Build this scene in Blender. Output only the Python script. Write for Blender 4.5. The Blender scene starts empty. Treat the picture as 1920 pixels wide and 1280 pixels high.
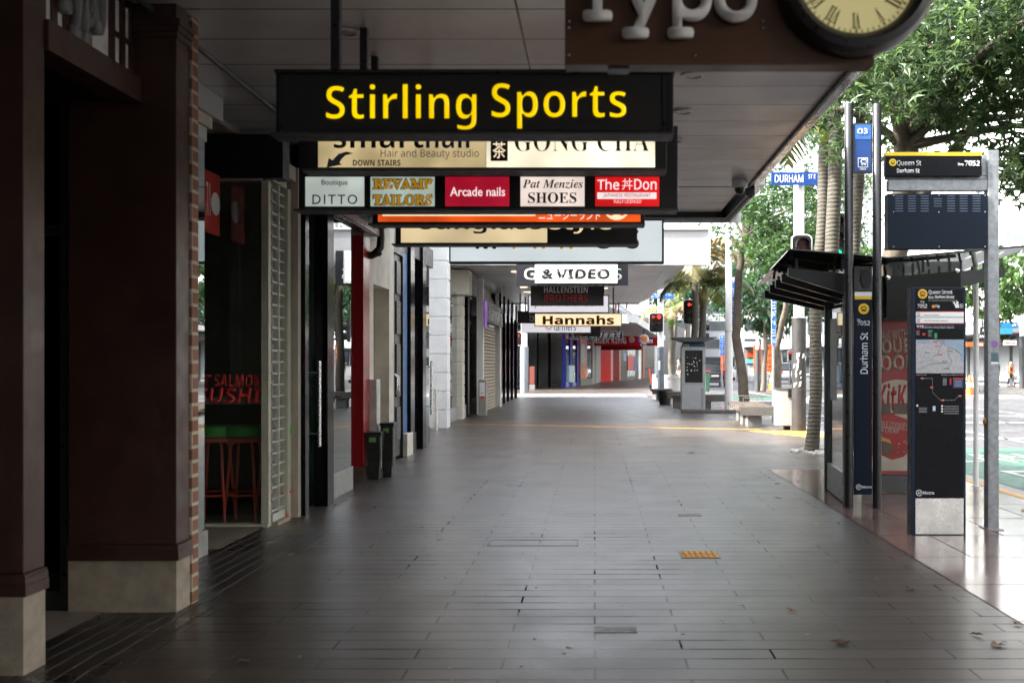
import bpy, bmesh, math, random
from mathutils import Matrix, Vector
R = math.radians
rnd = random.Random(11)
S = bpy.context.scene
COL = S.collection
# ---------------------------------------------------------------- camera, sky, sun, exposure
H, F, VX, VY = 1.45, 1900.0, 1115.0, 682.0          # eye height, focal length in photo pixels, vanishing point
cd = bpy.data.cameras.new("camera"); cam = bpy.data.objects.new("camera", cd); COL.objects.link(cam)
cam.location = (0, 0, H); cam.rotation_euler = (R(90), 0, 0)
cd.sensor_width = 36; cd.lens = F / 1920 * 36
cd.shift_x = -(VX - 960) / 1920; cd.shift_y = (VY - 640) / 1920
cd.clip_start = 0.05; cd.clip_end = 3000
cd.dof.use_dof = True; cd.dof.focus_distance = 15.0; cd.dof.aperture_fstop = 2.8
S.camera = cam
SUN_EL, SUN_AZ = 42, 255                             # azimuth from +Y, clockwise
w = bpy.data.worlds.new("World"); S.world = w; w.use_nodes = True
nt = w.node_tree; nt.nodes.clear()
sky = nt.nodes.new("ShaderNodeTexSky"); sky.sky_type = 'NISHITA'; sky.sun_disc = False
sky.sun_elevation = R(SUN_EL); sky.sun_rotation = R(SUN_AZ); sky.dust_density = 4.0; sky.air_density = 1.0
hs = nt.nodes.new("ShaderNodeHueSaturation"); hs.inputs['Saturation'].default_value = 0.30   # cloud veil
bg = nt.nodes.new("ShaderNodeBackground"); bg.inputs['Strength'].default_value = 0.15
wo = nt.nodes.new("ShaderNodeOutputWorld")
nt.links.new(sky.outputs[0], hs.inputs['Color']); nt.links.new(hs.outputs[0], bg.inputs[0]); nt.links.new(bg.outputs[0], wo.inputs[0])
sd = bpy.data.lights.new("sun", 'SUN'); sd.energy = 2.3; sd.angle = R(2); sd.color = (1, .95, .88)
so = bpy.data.objects.new("sun", sd); COL.objects.link(so)
_d = Vector((math.sin(R(SUN_AZ)) * math.cos(R(SUN_EL)), math.cos(R(SUN_AZ)) * math.cos(R(SUN_EL)), math.sin(R(SUN_EL))))
so.rotation_euler = _d.to_track_quat('Z', 'Y').to_euler(); so.location = (30, -20, 40)
S.view_settings.view_transform = 'Standard'; S.view_settings.look = 'None'
S.view_settings.exposure = 2.9; S.view_settings.gamma = 1
EXPO = 2.0 ** S.view_settings.exposure
S.cycles.max_bounces = 8; S.cycles.diffuse_bounces = 4; S.cycles.glossy_bounces = 4; S.cycles.transparent_max_bounces = 12
S.cycles.use_denoising = True; S.cycles.sample_clamp_indirect = 6; S.cycles.caustics_reflective = False; S.cycles.caustics_refractive = False

def gx(px, Y): return (px - VX) / F * Y             # photo pixel column at depth Y -> metres
def gz(py, Y): return H - (py - VY) / F * Y
def gy(py): return F * H / (py - VY)                # depth of a ground point seen in photo row py

# ---------------------------------------------------------------- materials
MATS = {}
def _new(name):
    m = bpy.data.materials.new(name); m.use_nodes = True; MATS[name] = m
    t = m.node_tree; t.nodes.clear()
    o = t.nodes.new("ShaderNodeOutputMaterial")
    return m, t, o
def N(t, kind, **kw):
    n = t.nodes.new(kind)
    for k, v in kw.items():
        if k in n.inputs: n.inputs[k].default_value = v
        else: setattr(n, k, v)
    return n
def M(name, col, rough=.5, metal=0., var=.12, scale=6., bump=0., bscale=60., rvar=.12, spec=.5, coat=0.):
    if name in MATS: return MATS[name]
    m, t, o = _new(name)
    b = N(t, "ShaderNodeBsdfPrincipled", Metallic=metal); b.inputs['Specular IOR Level'].default_value = spec
    if coat: b.inputs['Coat Weight'].default_value = coat
    ge = N(t, "ShaderNodeNewGeometry")
    n = N(t, "ShaderNodeTexNoise", Scale=scale, Detail=6., Roughness=.65)
    t.links.new(ge.outputs['Position'], n.inputs['Vector'])
    r = N(t, "ShaderNodeMapRange"); r.inputs['From Min'].default_value = .3; r.inputs['From Max'].default_value = .7
    r.inputs['To Min'].default_value = 1 - var; r.inputs['To Max'].default_value = 1 + var
    t.links.new(n.outputs['Fac'], r.inputs['Value'])
    mx = N(t, "ShaderNodeVectorMath", operation='SCALE'); mx.inputs[0].default_value = col[:3]
    t.links.new(r.outputs[0], mx.inputs['Scale']); t.links.new(mx.outputs[0], b.inputs['Base Color'])
    n2 = N(t, "ShaderNodeTexNoise", Scale=scale * 2.7, Detail=4.)
    t.links.new(ge.outputs['Position'], n2.inputs['Vector'])
    r2 = N(t, "ShaderNodeMapRange"); r2.inputs['From Min'].default_value = .3; r2.inputs['From Max'].default_value = .7
    r2.inputs['To Min'].default_value = max(.02, rough - rvar * rough * 1.5); r2.inputs['To Max'].default_value = min(1, rough + rvar)
    t.links.new(n2.outputs['Fac'], r2.inputs['Value']); t.links.new(r2.outputs[0], b.inputs['Roughness'])
    if bump:
        n3 = N(t, "ShaderNodeTexNoise", Scale=bscale, Detail=5.)
        t.links.new(ge.outputs['Position'], n3.inputs['Vector'])
        bp = N(t, "ShaderNodeBump", Strength=bump, Distance=.01)
        t.links.new(n3.outputs['Fac'], bp.inputs['Height']); t.links.new(bp.outputs[0], b.inputs['Normal'])
    t.links.new(b.outputs[0], o.inputs[0])
    return m
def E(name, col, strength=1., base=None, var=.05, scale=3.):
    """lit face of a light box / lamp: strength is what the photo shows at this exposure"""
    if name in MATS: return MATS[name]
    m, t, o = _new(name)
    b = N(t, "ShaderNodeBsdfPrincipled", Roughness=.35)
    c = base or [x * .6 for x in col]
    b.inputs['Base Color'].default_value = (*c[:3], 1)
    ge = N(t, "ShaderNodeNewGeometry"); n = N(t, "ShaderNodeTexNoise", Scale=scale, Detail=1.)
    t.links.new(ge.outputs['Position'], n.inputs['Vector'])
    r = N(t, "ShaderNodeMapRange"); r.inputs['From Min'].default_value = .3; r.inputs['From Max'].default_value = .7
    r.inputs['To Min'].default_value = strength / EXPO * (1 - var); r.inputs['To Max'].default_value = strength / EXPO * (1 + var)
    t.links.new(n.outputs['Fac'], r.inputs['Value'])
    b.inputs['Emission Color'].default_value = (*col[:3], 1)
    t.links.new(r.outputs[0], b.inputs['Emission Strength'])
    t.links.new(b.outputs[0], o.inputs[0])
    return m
def srgb(r, g, b):
    f = lambda c: (c / 255 / 12.92) if c <= 10 else ((c / 255 + .055) / 1.055) ** 2.4
    return (f(r), f(g), f(b))
def GLASS(name, tint=(.8, .85, .83), gloss=.0, base=.05, wav=.0):
    """shop glass: fresnel mix of clear and mirror, symmetric for both faces"""
    if name in MATS: return MATS[name]
    m, t, o = _new(name)
    tr = N(t, "ShaderNodeBsdfTransparent"); tr.inputs[0].default_value = (*tint, 1)
    gl = N(t, "ShaderNodeBsdfGlossy", Roughness=gloss); gl.inputs[0].default_value = (.95, .97, .97, 1)
    lw = N(t, "ShaderNodeLayerWeight", Blend=.5)
    p = N(t, "ShaderNodeMath", operation='POWER'); p.inputs[1].default_value = 3.5
    t.links.new(lw.outputs['Facing'], p.inputs[0])
    ma = N(t, "ShaderNodeMath", operation='MULTIPLY_ADD', use_clamp=True); ma.inputs[1].default_value = 1 - base; ma.inputs[2].default_value = base
    t.links.new(p.outputs[0], ma.inputs[0])
    if wav:
        ge = N(t, "ShaderNodeNewGeometry"); n = N(t, "ShaderNodeTexNoise", Scale=.8, Detail=1.)
        t.links.new(ge.outputs['Position'], n.inputs['Vector'])
        bp = N(t, "ShaderNodeBump", Strength=wav, Distance=.05); t.links.new(n.outputs['Fac'], bp.inputs['Height']); t.links.new(bp.outputs[0], gl.inputs['Normal'])
    mx = N(t, "ShaderNodeMixShader"); t.links.new(ma.outputs[0], mx.inputs[0]); t.links.new(tr.outputs[0], mx.inputs[1]); t.links.new(gl.outputs[0], mx.inputs[2])
    t.links.new(mx.outputs[0], o.inputs[0])
    return m
def LEAF(name, c0, c1, trans=.35, rough=.45):
    if name in MATS: return MATS[name]
    m, t, o = _new(name)
    ge = N(t, "ShaderNodeNewGeometry")
    cr = N(t, "ShaderNodeValToRGB"); cr.color_ramp.elements[0].color = (*c0, 1); cr.color_ramp.elements[1].color = (*c1, 1)
    t.links.new(ge.outputs['Random Per Island'], cr.inputs[0])
    b = N(t, "ShaderNodeBsdfPrincipled", Roughness=rough); t.links.new(cr.outputs[0], b.inputs['Base Color'])
    tl = N(t, "ShaderNodeBsdfTranslucent")
    hs = N(t, "ShaderNodeHueSaturation", Hue=.48, Saturation=1.1, Value=1.5); t.links.new(cr.outputs[0], hs.inputs['Color']); t.links.new(hs.outputs[0], tl.inputs[0])
    mx = N(t, "ShaderNodeMixShader"); mx.inputs[0].default_value = trans
    t.links.new(b.outputs[0], mx.inputs[1]); t.links.new(tl.outputs[0], mx.inputs[2]); t.links.new(mx.outputs[0], o.inputs[0])
    return m
def PAVE(name, c1, c2, mortar, bw, rh, ms, rough, offx=0., offy=0., bump=.35, speck=0., rot=0., wob=0., dirt=.25, rvar=.18, jfade=1., spec=.5):
    if name in MATS: return MATS[name]
    m, t, o = _new(name)
    ge = N(t, "ShaderNodeNewGeometry")
    mp = N(t, "ShaderNodeMapping"); mp.inputs['Location'].default_value = (offx, offy, 0); mp.inputs['Rotation'].default_value = (0, 0, rot)
    if wob:
        nw = N(t, "ShaderNodeTexNoise", Scale=1.7, Detail=2.); t.links.new(ge.outputs['Position'], nw.inputs['Vector'])
        vm = N(t, "ShaderNodeVectorMath", operation='MULTIPLY_ADD'); vm.inputs[1].default_value = (wob, wob, 0)
        t.links.new(nw.outputs['Color'], vm.inputs[0]); t.links.new(ge.outputs['Position'], vm.inputs[2]); t.links.new(vm.outputs[0], mp.inputs['Vector'])
    else: t.links.new(ge.outputs['Position'], mp.inputs['Vector'])
    br = N(t, "ShaderNodeTexBrick", Scale=1.); br.offset = .5
    br.inputs['Color1'].default_value = (*c1, 1); br.inputs['Color2'].default_value = (*c2, 1); br.inputs['Mortar'].default_value = (*mortar, 1)
    br.inputs['Mortar Size'].default_value = ms; br.inputs['Mortar Smooth'].default_value = .15; br.inputs['Bias'].default_value = 0
    br.inputs['Brick Width'].default_value = bw; br.inputs['Row Height'].default_value = rh
    t.links.new(mp.outputs[0], br.inputs['Vector'])
    br2 = N(t, "ShaderNodeTexBrick", Scale=1.); br2.offset = .5                       # same bond without joints: joints come and go
    for k_ in ('Color1', 'Color2'): br2.inputs[k_].default_value = br.inputs[k_].default_value
    br2.inputs['Mortar Size'].default_value = .0; br2.inputs['Brick Width'].default_value = bw; br2.inputs['Row Height'].default_value = rh
    t.links.new(mp.outputs[0], br2.inputs['Vector'])
    nj = N(t, "ShaderNodeTexNoise", Scale=1.1, Detail=3.); t.links.new(ge.outputs['Position'], nj.inputs['Vector'])
    rj = N(t, "ShaderNodeMapRange"); rj.inputs['From Min'].default_value = .40; rj.inputs['From Max'].default_value = .62; rj.inputs['To Min'].default_value = jfade; rj.inputs['To Max'].default_value = 1.
    t.links.new(nj.outputs['Fac'], rj.inputs['Value'])
    jm = N(t, "ShaderNodeMix", data_type='RGBA'); t.links.new(rj.outputs[0], jm.inputs[0]); t.links.new(br2.outputs['Color'], jm.inputs['A']); t.links.new(br.outputs['Color'], jm.inputs['B'])
    n = N(t, "ShaderNodeTexNoise", Scale=.9, Detail=8., Roughness=.7); t.links.new(ge.outputs['Position'], n.inputs['Vector'])
    r = N(t, "ShaderNodeMapRange"); r.inputs['From Min'].default_value = .3; r.inputs['From Max'].default_value = .7; r.inputs['To Min'].default_value = 1 - dirt; r.inputs['To Max'].default_value = 1 + dirt
    t.links.new(n.outputs['Fac'], r.inputs['Value'])
    n4 = N(t, "ShaderNodeTexNoise", Scale=140., Detail=3.); t.links.new(ge.outputs['Position'], n4.inputs['Vector'])
    r4 = N(t, "ShaderNodeMapRange"); r4.inputs['From Min'].default_value = .3; r4.inputs['From Max'].default_value = .7; r4.inputs['To Min'].default_value = 1 - speck; r4.inputs['To Max'].default_value = 1 + speck
    t.links.new(n4.outputs['Fac'], r4.inputs['Value'])
    mu = N(t, "ShaderNodeMath", operation='MULTIPLY'); t.links.new(r.outputs[0], mu.inputs[0]); t.links.new(r4.outputs[0], mu.inputs[1])
    sc = N(t, "ShaderNodeVectorMath", operation='SCALE'); t.links.new(jm.outputs['Result'], sc.inputs[0]); t.links.new(mu.outputs[0], sc.inputs['Scale'])
    b = N(t, "ShaderNodeBsdfPrincipled"); b.inputs['Specular IOR Level'].default_value = spec; t.links.new(sc.outputs[0], b.inputs['Base Color'])
    n2 = N(t, "ShaderNodeTexNoise", Scale=1.6, Detail=6., Roughness=.6); t.links.new(ge.outputs['Position'], n2.inputs['Vector'])
    r2 = N(t, "ShaderNodeMapRange"); r2.inputs['From Min'].default_value = .3; r2.inputs['From Max'].default_value = .7; r2.inputs['To Min'].default_value = max(.03, rough - rvar); r2.inputs['To Max'].default_value = min(1, rough + rvar)
    t.links.new(n2.outputs['Fac'], r2.inputs['Value']); t.links.new(r2.outputs[0], b.inputs['Roughness'])
    inv = N(t, "ShaderNodeMath", operation='MULTIPLY_ADD'); inv.inputs[1].default_value = -1.; t.links.new(br.outputs['Fac'], inv.inputs[0])
    n5 = N(t, "ShaderNodeTexNoise", Scale=35., Detail=5.); t.links.new(ge.outputs['Position'], n5.inputs['Vector'])
    m5 = N(t, "ShaderNodeMath", operation='MULTIPLY'); m5.inputs[1].default_value = .3; t.links.new(n5.outputs['Fac'], m5.inputs[0]); t.links.new(m5.outputs[0], inv.inputs[2])
    bp = N(t, "ShaderNodeBump", Strength=bump, Distance=.006); t.links.new(inv.outputs[0], bp.inputs['Height']); t.links.new(bp.outputs[0], b.inputs['Normal'])
    js = N(t, "ShaderNodeMath", operation='MULTIPLY_ADD', use_clamp=True); js.inputs[1].default_value = -spec; js.inputs[2].default_value = spec; jk = N(t, "ShaderNodeMath", operation='MULTIPLY'); t.links.new(br.outputs['Fac'], jk.inputs[0]); t.links.new(rj.outputs[0], jk.inputs[1]); t.links.new(jk.outputs[0], js.inputs[0]); t.links.new(js.outputs[0], b.inputs['Specular IOR Level'])
    t.links.new(b.outputs[0], o.inputs[0])
    return m

# ---------------------------------------------------------------- mesh helpers
WL = {}
def T(name, label, cat, loc=(0, 0, 0), group=None, kind=None):
    o = bpy.data.objects.new(name, None); COL.objects.link(o); o.location = loc; o.empty_display_size = .2
    WL[o] = Vector(loc); tag(o, label, cat, group, kind); return o
def tag(o, label=None, cat=None, group=None, kind=None):
    if label: o['label'] = label
    if cat: o['category'] = cat
    if group: o['group'] = group
    if kind: o['kind'] = kind
    return o
class MB:
    def __init__(s): s.bm = bmesh.new()
    def poly(s, pts):
        return s.bm.faces.new([s.bm.verts.new(p) for p in pts])
    def hexa(s, a, b):                                # two quads (same winding) -> closed box
        va = [s.bm.verts.new(p) for p in a]; vb = [s.bm.verts.new(p) for p in b]; n = len(va)
        s.bm.faces.new(va[::-1]); s.bm.faces.new(vb)
        for i in range(n): s.bm.faces.new((va[i], va[(i + 1) % n], vb[(i + 1) % n], vb[i]))
        return s
    def box(s, x0, x1, y0, y1, z0, z1):
        if x0 > x1: x0, x1 = x1, x0
        if y0 > y1: y0, y1 = y1, y0
        if z0 > z1: z0, z1 = z1, z0
        return s.hexa([(x0, y0, z0), (x1, y0, z0), (x1, y1, z0), (x0, y1, z0)], [(x0, y0, z1), (x1, y0, z1), (x1, y1, z1), (x0, y1, z1)])
    def prism_y(s, pts, y0, y1):                      # XZ outline extruded along Y
        return s.hexa([(x, y0, z) for x, z in pts], [(x, y1, z) for x, z in pts])
    def prism_x(s, pts, x0, x1):                      # YZ outline extruded along X
        return s.hexa([(x0, y, z) for y, z in pts], [(x1, y, z) for y, z in pts])
    def prism_z(s, pts, z0, z1):
        return s.hexa([(x, y, z0) for x, y in pts], [(x, y, z1) for x, y in pts])
    def wall(s, p0, p1, z0, z1, t):                   # upright slab between plan points, thickness t to the left of p0->p1
        d = (Vector(p1) - Vector(p0)).normalized(); n = Vector((-d.y, d.x)) * t
        a, b = Vector(p0), Vector(p1)
        return s.prism_z([tuple(a), tuple(b), tuple(b + n), tuple(a + n)], z0, z1)
    def tube(s, path, r, n=10, cap=True):
        path = [Vector(p) for p in path]; rs = r if isinstance(r, (list, tuple)) else [r] * len(path)
        rings = []; ref = None
        for i, p in enumerate(path):
            d = (path[min(i + 1, len(path) - 1)] - path[max(i - 1, 0)]).normalized()
            if ref is None: ref = Vector((1, 0, 0)) if abs(d.x) < .8 else Vector((0, 1, 0))
            u = (ref - d * ref.dot(d)).normalized(); v = d.cross(u); ref = u
            rings.append([s.bm.verts.new(p + (u * math.cos(2 * math.pi * k / n) + v * math.sin(2 * math.pi * k / n)) * rs[i]) for k in range(n)])
        for a, b in zip(rings, rings[1:]):
            for k in range(n): s.bm.faces.new((a[k], a[(k + 1) % n], b[(k + 1) % n], b[k]))
        if cap: s.bm.faces.new(rings[0][::-1]); s.bm.faces.new(rings[-1])
        return s
    def cyl(s, p0, p1, r0, r1=None, n=20): return s.tube([p0, p1], [r0, r0 if r1 is None else r1], n)
    def lathe(s, prof, c, n=24):                      # (r, z) profile turned about the upright axis through c
        rings = [[s.bm.verts.new((c[0] + r * math.cos(2 * math.pi * k / n), c[1] + r * math.sin(2 * math.pi * k / n), c[2] + z)) for k in range(n)] for r, z in prof]
        for a, b in zip(rings, rings[1:]):
            for k in range(n): s.bm.faces.new((a[k], a[(k + 1) % n], b[(k + 1) % n], b[k]))
        s.bm.faces.new(rings[0][::-1]); s.bm.faces.new(rings[-1]); return s
    def ball(s, c, r, n=16, m=10):
        rx, ry, rz = r if isinstance(r, (list, tuple)) else (r, r, r)
        mt = Matrix.Translation(c) @ Matrix.Diagonal((rx, ry, rz, 1))
        bmesh.ops.create_uvsphere(s.bm, u_segments=n, v_segments=m, radius=1, matrix=mt); return s
    def disc_y(s, c, r, t=.004, n=28):                # disc facing -Y
        return s.cyl((c[0], c[1], c[2]), (c[0], c[1] - t, c[2]), r, r, n)
    def build(s, name, mat, parent=None, bevel=0., smooth=False, local=False, seg=2, recalc=True):
        bm = s.bm
        if recalc: bmesh.ops.recalc_face_normals(bm, faces=bm.faces)
        if bevel: bmesh.ops.bevel(bm, geom=list(bm.edges), offset=bevel, segments=seg, profile=.7, affect='EDGES', clamp_overlap=True)
        me = bpy.data.meshes.new(name); bm.to_mesh(me); bm.free()
        return obj(name, me, mat, parent, smooth, local)
def obj(name, me, mat, parent=None, smooth=False, local=False):
    if mat: me.materials.append(mat)
    if smooth:
        me.polygons.foreach_set("use_smooth", [True] * len(me.polygons)); me.set_sharp_from_angle(angle=R(38))
    o = bpy.data.objects.new(name, me); COL.objects.link(o)
    if local: WL[o] = Vector((0, 0, 0))
    elif parent is not None:
        me.transform(Matrix.Translation(-WL[parent])); WL[o] = WL[parent].copy()
    else:
        xs = [v.co for v in me.vertices]
        c = Vector(((min(v.x for v in xs) + max(v.x for v in xs)) / 2, (min(v.y for v in xs) + max(v.y for v in xs)) / 2, min(v.z for v in xs)))
        me.transform(Matrix.Translation(-c)); o.location = c; WL[o] = c
    if parent is not None: o.parent = parent
    return o
def struct(name, mb, mat, smooth=False):
    return tag(mb.build(name, mat, smooth=smooth), kind='structure')
def copy_tree(o, parent=None):
    c = o.copy(); COL.objects.link(c); c.parent = parent
    WL[c] = WL.get(o, Vector())
    for ch in list(o.children): copy_tree(ch, c)
    return c
def from_np(name, verts, faces, mat, parent=None, local=False):
    me = bpy.data.meshes.new(name); me.from_pydata(verts, [], faces); me.update()
    return obj(name, me, mat, parent, False, local)

def evaluated_mesh(o):                               # mesh of a text or skinned object, evaluated in a small scratch scene
    sc = bpy.data.scenes.new("scratch"); sc.collection.objects.link(o); vl = sc.view_layers[0]; vl.update()
    me = bpy.data.meshes.new_from_object(o.evaluated_get(vl.depsgraph)); bpy.data.scenes.remove(sc); return me
# ---------------------------------------------------------------- lettering
FRONT = Matrix(((1, 0, 0), (0, 0, -1), (0, 1, 0))).to_4x4()        # read by someone looking along +Y
STREET = Matrix(((0, 0, 1), (1, 0, 0), (0, 1, 0))).to_4x4()        # read from the street, on a shop front facing +X
FLAT = Matrix.Identity(4)
ALPH = {'sans': (0x1D5A0, 0x1D5BA, 0x1D7E2), 'sansb': (0x1D5D4, 0x1D5EE, 0x1D7EC), 'serifb': (0x1D400, 0x1D41A, 0x1D7CE), 'serifbi': (0x1D468, 0x1D482, 0x1D7CE), 'mono': (0x1D670, 0x1D68A, 0x1D7F6), 'sansbi': (0x1D63C, 0x1D656, 0x1D7EC)}
def restyle(s, style):                                # letter shapes of another style from the built-in font
    if style not in ALPH: return s
    u, l, d = ALPH[style]
    return ''.join(chr(u + ord(c) - 65) if 'A' <= c <= 'Z' else chr(l + ord(c) - 97) if 'a' <= c <= 'z' else chr(d + ord(c) - 48) if '0' <= c <= '9' else c for c in s)
def text_mesh(s, bold=0., depth=.004, shear=0., serif=0., space=1., line=1., res=3, style=None):
    if style is None and depth <= .0011: style = ''
    if style is None:
        style = 'sansb' if bold >= .012 else 'sans'
        if style == 'sansb': bold = max(-.005, (bold - .035) * .6)
    s = restyle(s, style)
    c = bpy.data.curves.new("lettering", 'FONT'); c.body = s; c.size = 1; c.offset = bold; c.shear = shear
    c.align_x = 'CENTER'; c.space_character = space; c.space_line = line; c.resolution_u = res; c.extrude = 0
    o = bpy.data.objects.new("lettering_tmp", c); me = evaluated_mesh(o); bpy.data.objects.remove(o); bpy.data.curves.remove(c)
    bm = bmesh.new(); bm.from_mesh(me); bpy.data.meshes.remove(me)
    bars = []
    if serif:
        for e in bm.edges:
            if len(e.link_faces) != 1: continue
            a, b = e.verts[0].co, e.verts[1].co
            if abs(a.y - b.y) < .004 and .035 < abs(a.x - b.x) < .2 + bold * 2:
                fm = e.link_faces[0].calc_center_median(); up = 1 if fm.y > a.y else -1
                bars.append(((a.x + b.x) / 2, a.y, abs(a.x - b.x), up))
    xs = [v.co.x for v in bm.verts]; ys = [v.co.y for v in bm.verts]
    ext = bmesh.ops.extrude_face_region(bm, geom=list(bm.faces))
    for g in ext['geom']:
        if isinstance(g, bmesh.types.BMVert): g.co.z += 1
    for (x, y, wd, up) in bars:
        hw = wd * (.5 + serif) ; th = .055 * up * (.6 + serif)
        m = MB.__new__(MB); m.bm = bm
        m.box(x - hw, x + hw, min(y, y + th), max(y, y + th), 0., 1.06)
    bmesh.ops.recalc_face_normals(bm, faces=bm.faces)
    me = bpy.data.meshes.new("lettering"); bm.to_mesh(me); bm.free()
    return me, (min(xs), max(xs), min(ys), max(ys)), depth
def text(s, mat, parent, c, wd, ht, basis=FRONT, name='lettering', depth=.004, roll=0., **kw):
    me, (x0, x1, y0, y1), d = text_mesh(s, depth=depth, **kw)
    if not len(me.vertices): return None
    sx = wd / max(1e-6, x1 - x0); sy = (ht / max(1e-6, y1 - y0)) if ht else sx
    m = Matrix.Translation(Vector(c)) @ basis @ Matrix.Rotation(roll, 4, 'Z') @ Matrix.Diagonal((sx, sy, d, 1)) @ Matrix.Translation((-(x0 + x1) / 2, -(y0 + y1) / 2, 0))
    me.transform(m)
    return obj(name, me, mat, parent)
def tpx(s, mat, parent, x0, x1, y0, y1, Y, **kw):      # lettering filling a photo rectangle on an upright face at depth Y
    return text(s, mat, parent, (gx((x0 + x1) / 2, Y), Y, gz((y0 + y1) / 2, Y)), (x1 - x0) / F * Y, (y1 - y0) / F * Y, **kw)
def pbox(mb, x0, x1, y0, y1, Y0, Y1):                 # box whose front face at depth Y0 fills a photo rectangle
    return mb.box(gx(x0, Y0), gx(x1, Y0), Y0, Y1, gz(y1, Y0), gz(y0, Y0))
# ---------------------------------------------------------------- palette
BLACK = M('black_paint', (.012, .012, .013), .35, scale=4, var=.3)
SATIN = M('satin_black_metal', (.018, .018, .02), .3, var=.25, spec=.6)
GLOSSBLK = M('polished_black_stone', (.006, .006, .007), .10, var=.4, rvar=.05, spec=.16)
BROWN = M('oxblood_timber_paint', (.052, .023, .017), .38, var=.3, scale=3, bump=.10, bscale=45, rvar=.15)
PLINTH = M('beige_cast_stone', (.34, .29, .23), .6, var=.26, scale=7, bump=.15, bscale=80)
WHITE = M('white_paint', (.78, .78, .76), .45, var=.05)
OFFWHITE = M('aged_cream_plaster', (.62, .58, .50), .7, var=.16, scale=3, bump=.2, bscale=30)
CREAM = M('cream_painted_metal', (.50, .50, .40), .45, var=.1)
GREYW = M('light_grey_panel', (.56, .57, .59), .35, var=.05, spec=.5)
ALU = M('brushed_aluminium', (.62, .63, .64), .32, metal=.9, var=.08, scale=12)
STEEL = M('stainless_steel', (.66, .66, .65), .22, metal=1., var=.08, scale=20, bump=.04)
GALV = M('galvanised_steel', (.27, .285, .295), .5, metal=.45, var=.28, scale=22)
DGREY = M('dark_grey_paint', (.065, .068, .072), .5, var=.15)
MGREY = M('mid_grey_paint', (.22, .235, .25), .5, var=.12)
NAVY = M('navy_panel', (.0025, .008, .024), .35, var=.15, spec=.2)
NAVYBLK = M('near_black_navy_print', (.0025, .003, .005), .3, var=.2, spec=.16)
REDP = M('gloss_red_paint', (.30, .010, .014), .22, var=.03, rvar=.02)
BRICK = None
WOOD = M('dark_stained_board', (.10, .042, .018), .35, var=.35, scale=2.2, bump=.06)
CONC = M('grey_concrete', (.17, .17, .165), .75, var=.18, scale=5, bump=.25)
TIMBER = M('weathered_bench_timber', (.13, .105, .085), .7, var=.3, scale=7, bump=.3)
PGLASS = GLASS('shop_window_glass', wav=.02)
GREENGLASS = GLASS('green_tinted_door_glass', tint=(.25, .42, .36), base=.05, wav=.01)
DARKGLASS = GLASS('dark_tinted_glass', tint=(.25, .27, .26), base=.05)
MIRR = GLASS('mirrored_shop_glass', tint=(.3, .33, .33), base=.22, wav=.015)
TEXTBLK = M('black_lettering', (.012, .012, .012), .4)
TEXTWHT = M('white_lettering', (.85, .85, .85), .4, var=.02)
YELP = M('signal_yellow', (.83, .56, .02), .4, var=.05)
BLUEP = M('sign_blue', (.006, .045, .20), .35, var=.06)
BLUES = M('parking_sign_blue', (.012, .10, .36), .35, var=.05)
ORANGE = M('work_sign_orange', (.85, .13, .015), .45, var=.06)
PANEL, t, o_ = _new('soffit_panels')                  # awning underside: pale metal panels with dark joints
_g = N(t, "ShaderNodeNewGeometry"); _mp = N(t, "ShaderNodeMapping"); _mp.inputs['Location'].default_value = (.46 + 3.6, .1, 0)
_b = N(t, "ShaderNodeTexBrick", Scale=1.); _b.offset = 0
_b.inputs['Color1'].default_value = (.74, .775, .84, 1); _b.inputs['Color2'].default_value = (.69, .725, .79, 1); _b.inputs['Mortar'].default_value = (.02, .02, .02, 1)
_b.inputs['Mortar Size'].default_value = .008; _b.inputs['Brick Width'].default_value = 3.6; _b.inputs['Row Height'].default_value = .555; _b.inputs['Mortar Smooth'].default_value = .1
_p = N(t, "ShaderNodeBsdfPrincipled", Roughness=.34); _p.inputs['Specular IOR Level'].default_value = .7
_n = N(t, "ShaderNodeTexNoise", Scale=3., Detail=5.); _r = N(t, "ShaderNodeMapRange"); _r.inputs['To Min'].default_value = .2; _r.inputs['To Max'].default_value = .5
t.links.new(_g.outputs['Position'], _mp.inputs[0]); t.links.new(_mp.outputs[0], _b.inputs['Vector']); _n2 = N(t, "ShaderNodeTexNoise", Scale=1.1, Detail=7., Roughness=.65); t.links.new(_g.outputs['Position'], _n2.inputs['Vector'])
_r2 = N(t, "ShaderNodeMapRange"); _r2.inputs['From Min'].default_value = .3; _r2.inputs['From Max'].default_value = .7; _r2.inputs['To Min'].default_value = .78; _r2.inputs['To Max'].default_value = 1.12; t.links.new(_n2.outputs['Fac'], _r2.inputs['Value'])
_s2 = N(t, "ShaderNodeVectorMath", operation='SCALE'); t.links.new(_b.outputs['Color'], _s2.inputs[0]); t.links.new(_r2.outputs[0], _s2.inputs['Scale']); t.links.new(_s2.outputs[0], _p.inputs['Base Color'])
t.links.new(_g.outputs['Position'], _n.inputs['Vector']); t.links.new(_n.outputs['Fac'], _r.inputs['Value']); t.links.new(_r.outputs[0], _p.inputs['Roughness'])
_bp = N(t, "ShaderNodeBump", Strength=.4, Distance=.004); _bp.invert = True; t.links.new(_b.outputs['Fac'], _bp.inputs['Height']); t.links.new(_bp.outputs[0], _p.inputs['Normal'])
t.links.new(_p.outputs[0], o_.inputs[0])
BASALT = PAVE('basalt_pavers', (.084, .066, .054), (.060, .048, .041), (.004, .0035, .003), 0.89, .167, .0062, .35, offx=.445, offy=.02, speck=.16, dirt=.2, rvar=.045, bump=.7, jfade=.28, spec=.55)
BASALT2 = PAVE('basalt_cobble_strip', (.034, .029, .026), (.025, .022, .02), (.13, .11, .095), 3.4, .098, .006, .36, rot=R(90), wob=.05, bump=.6)
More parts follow.
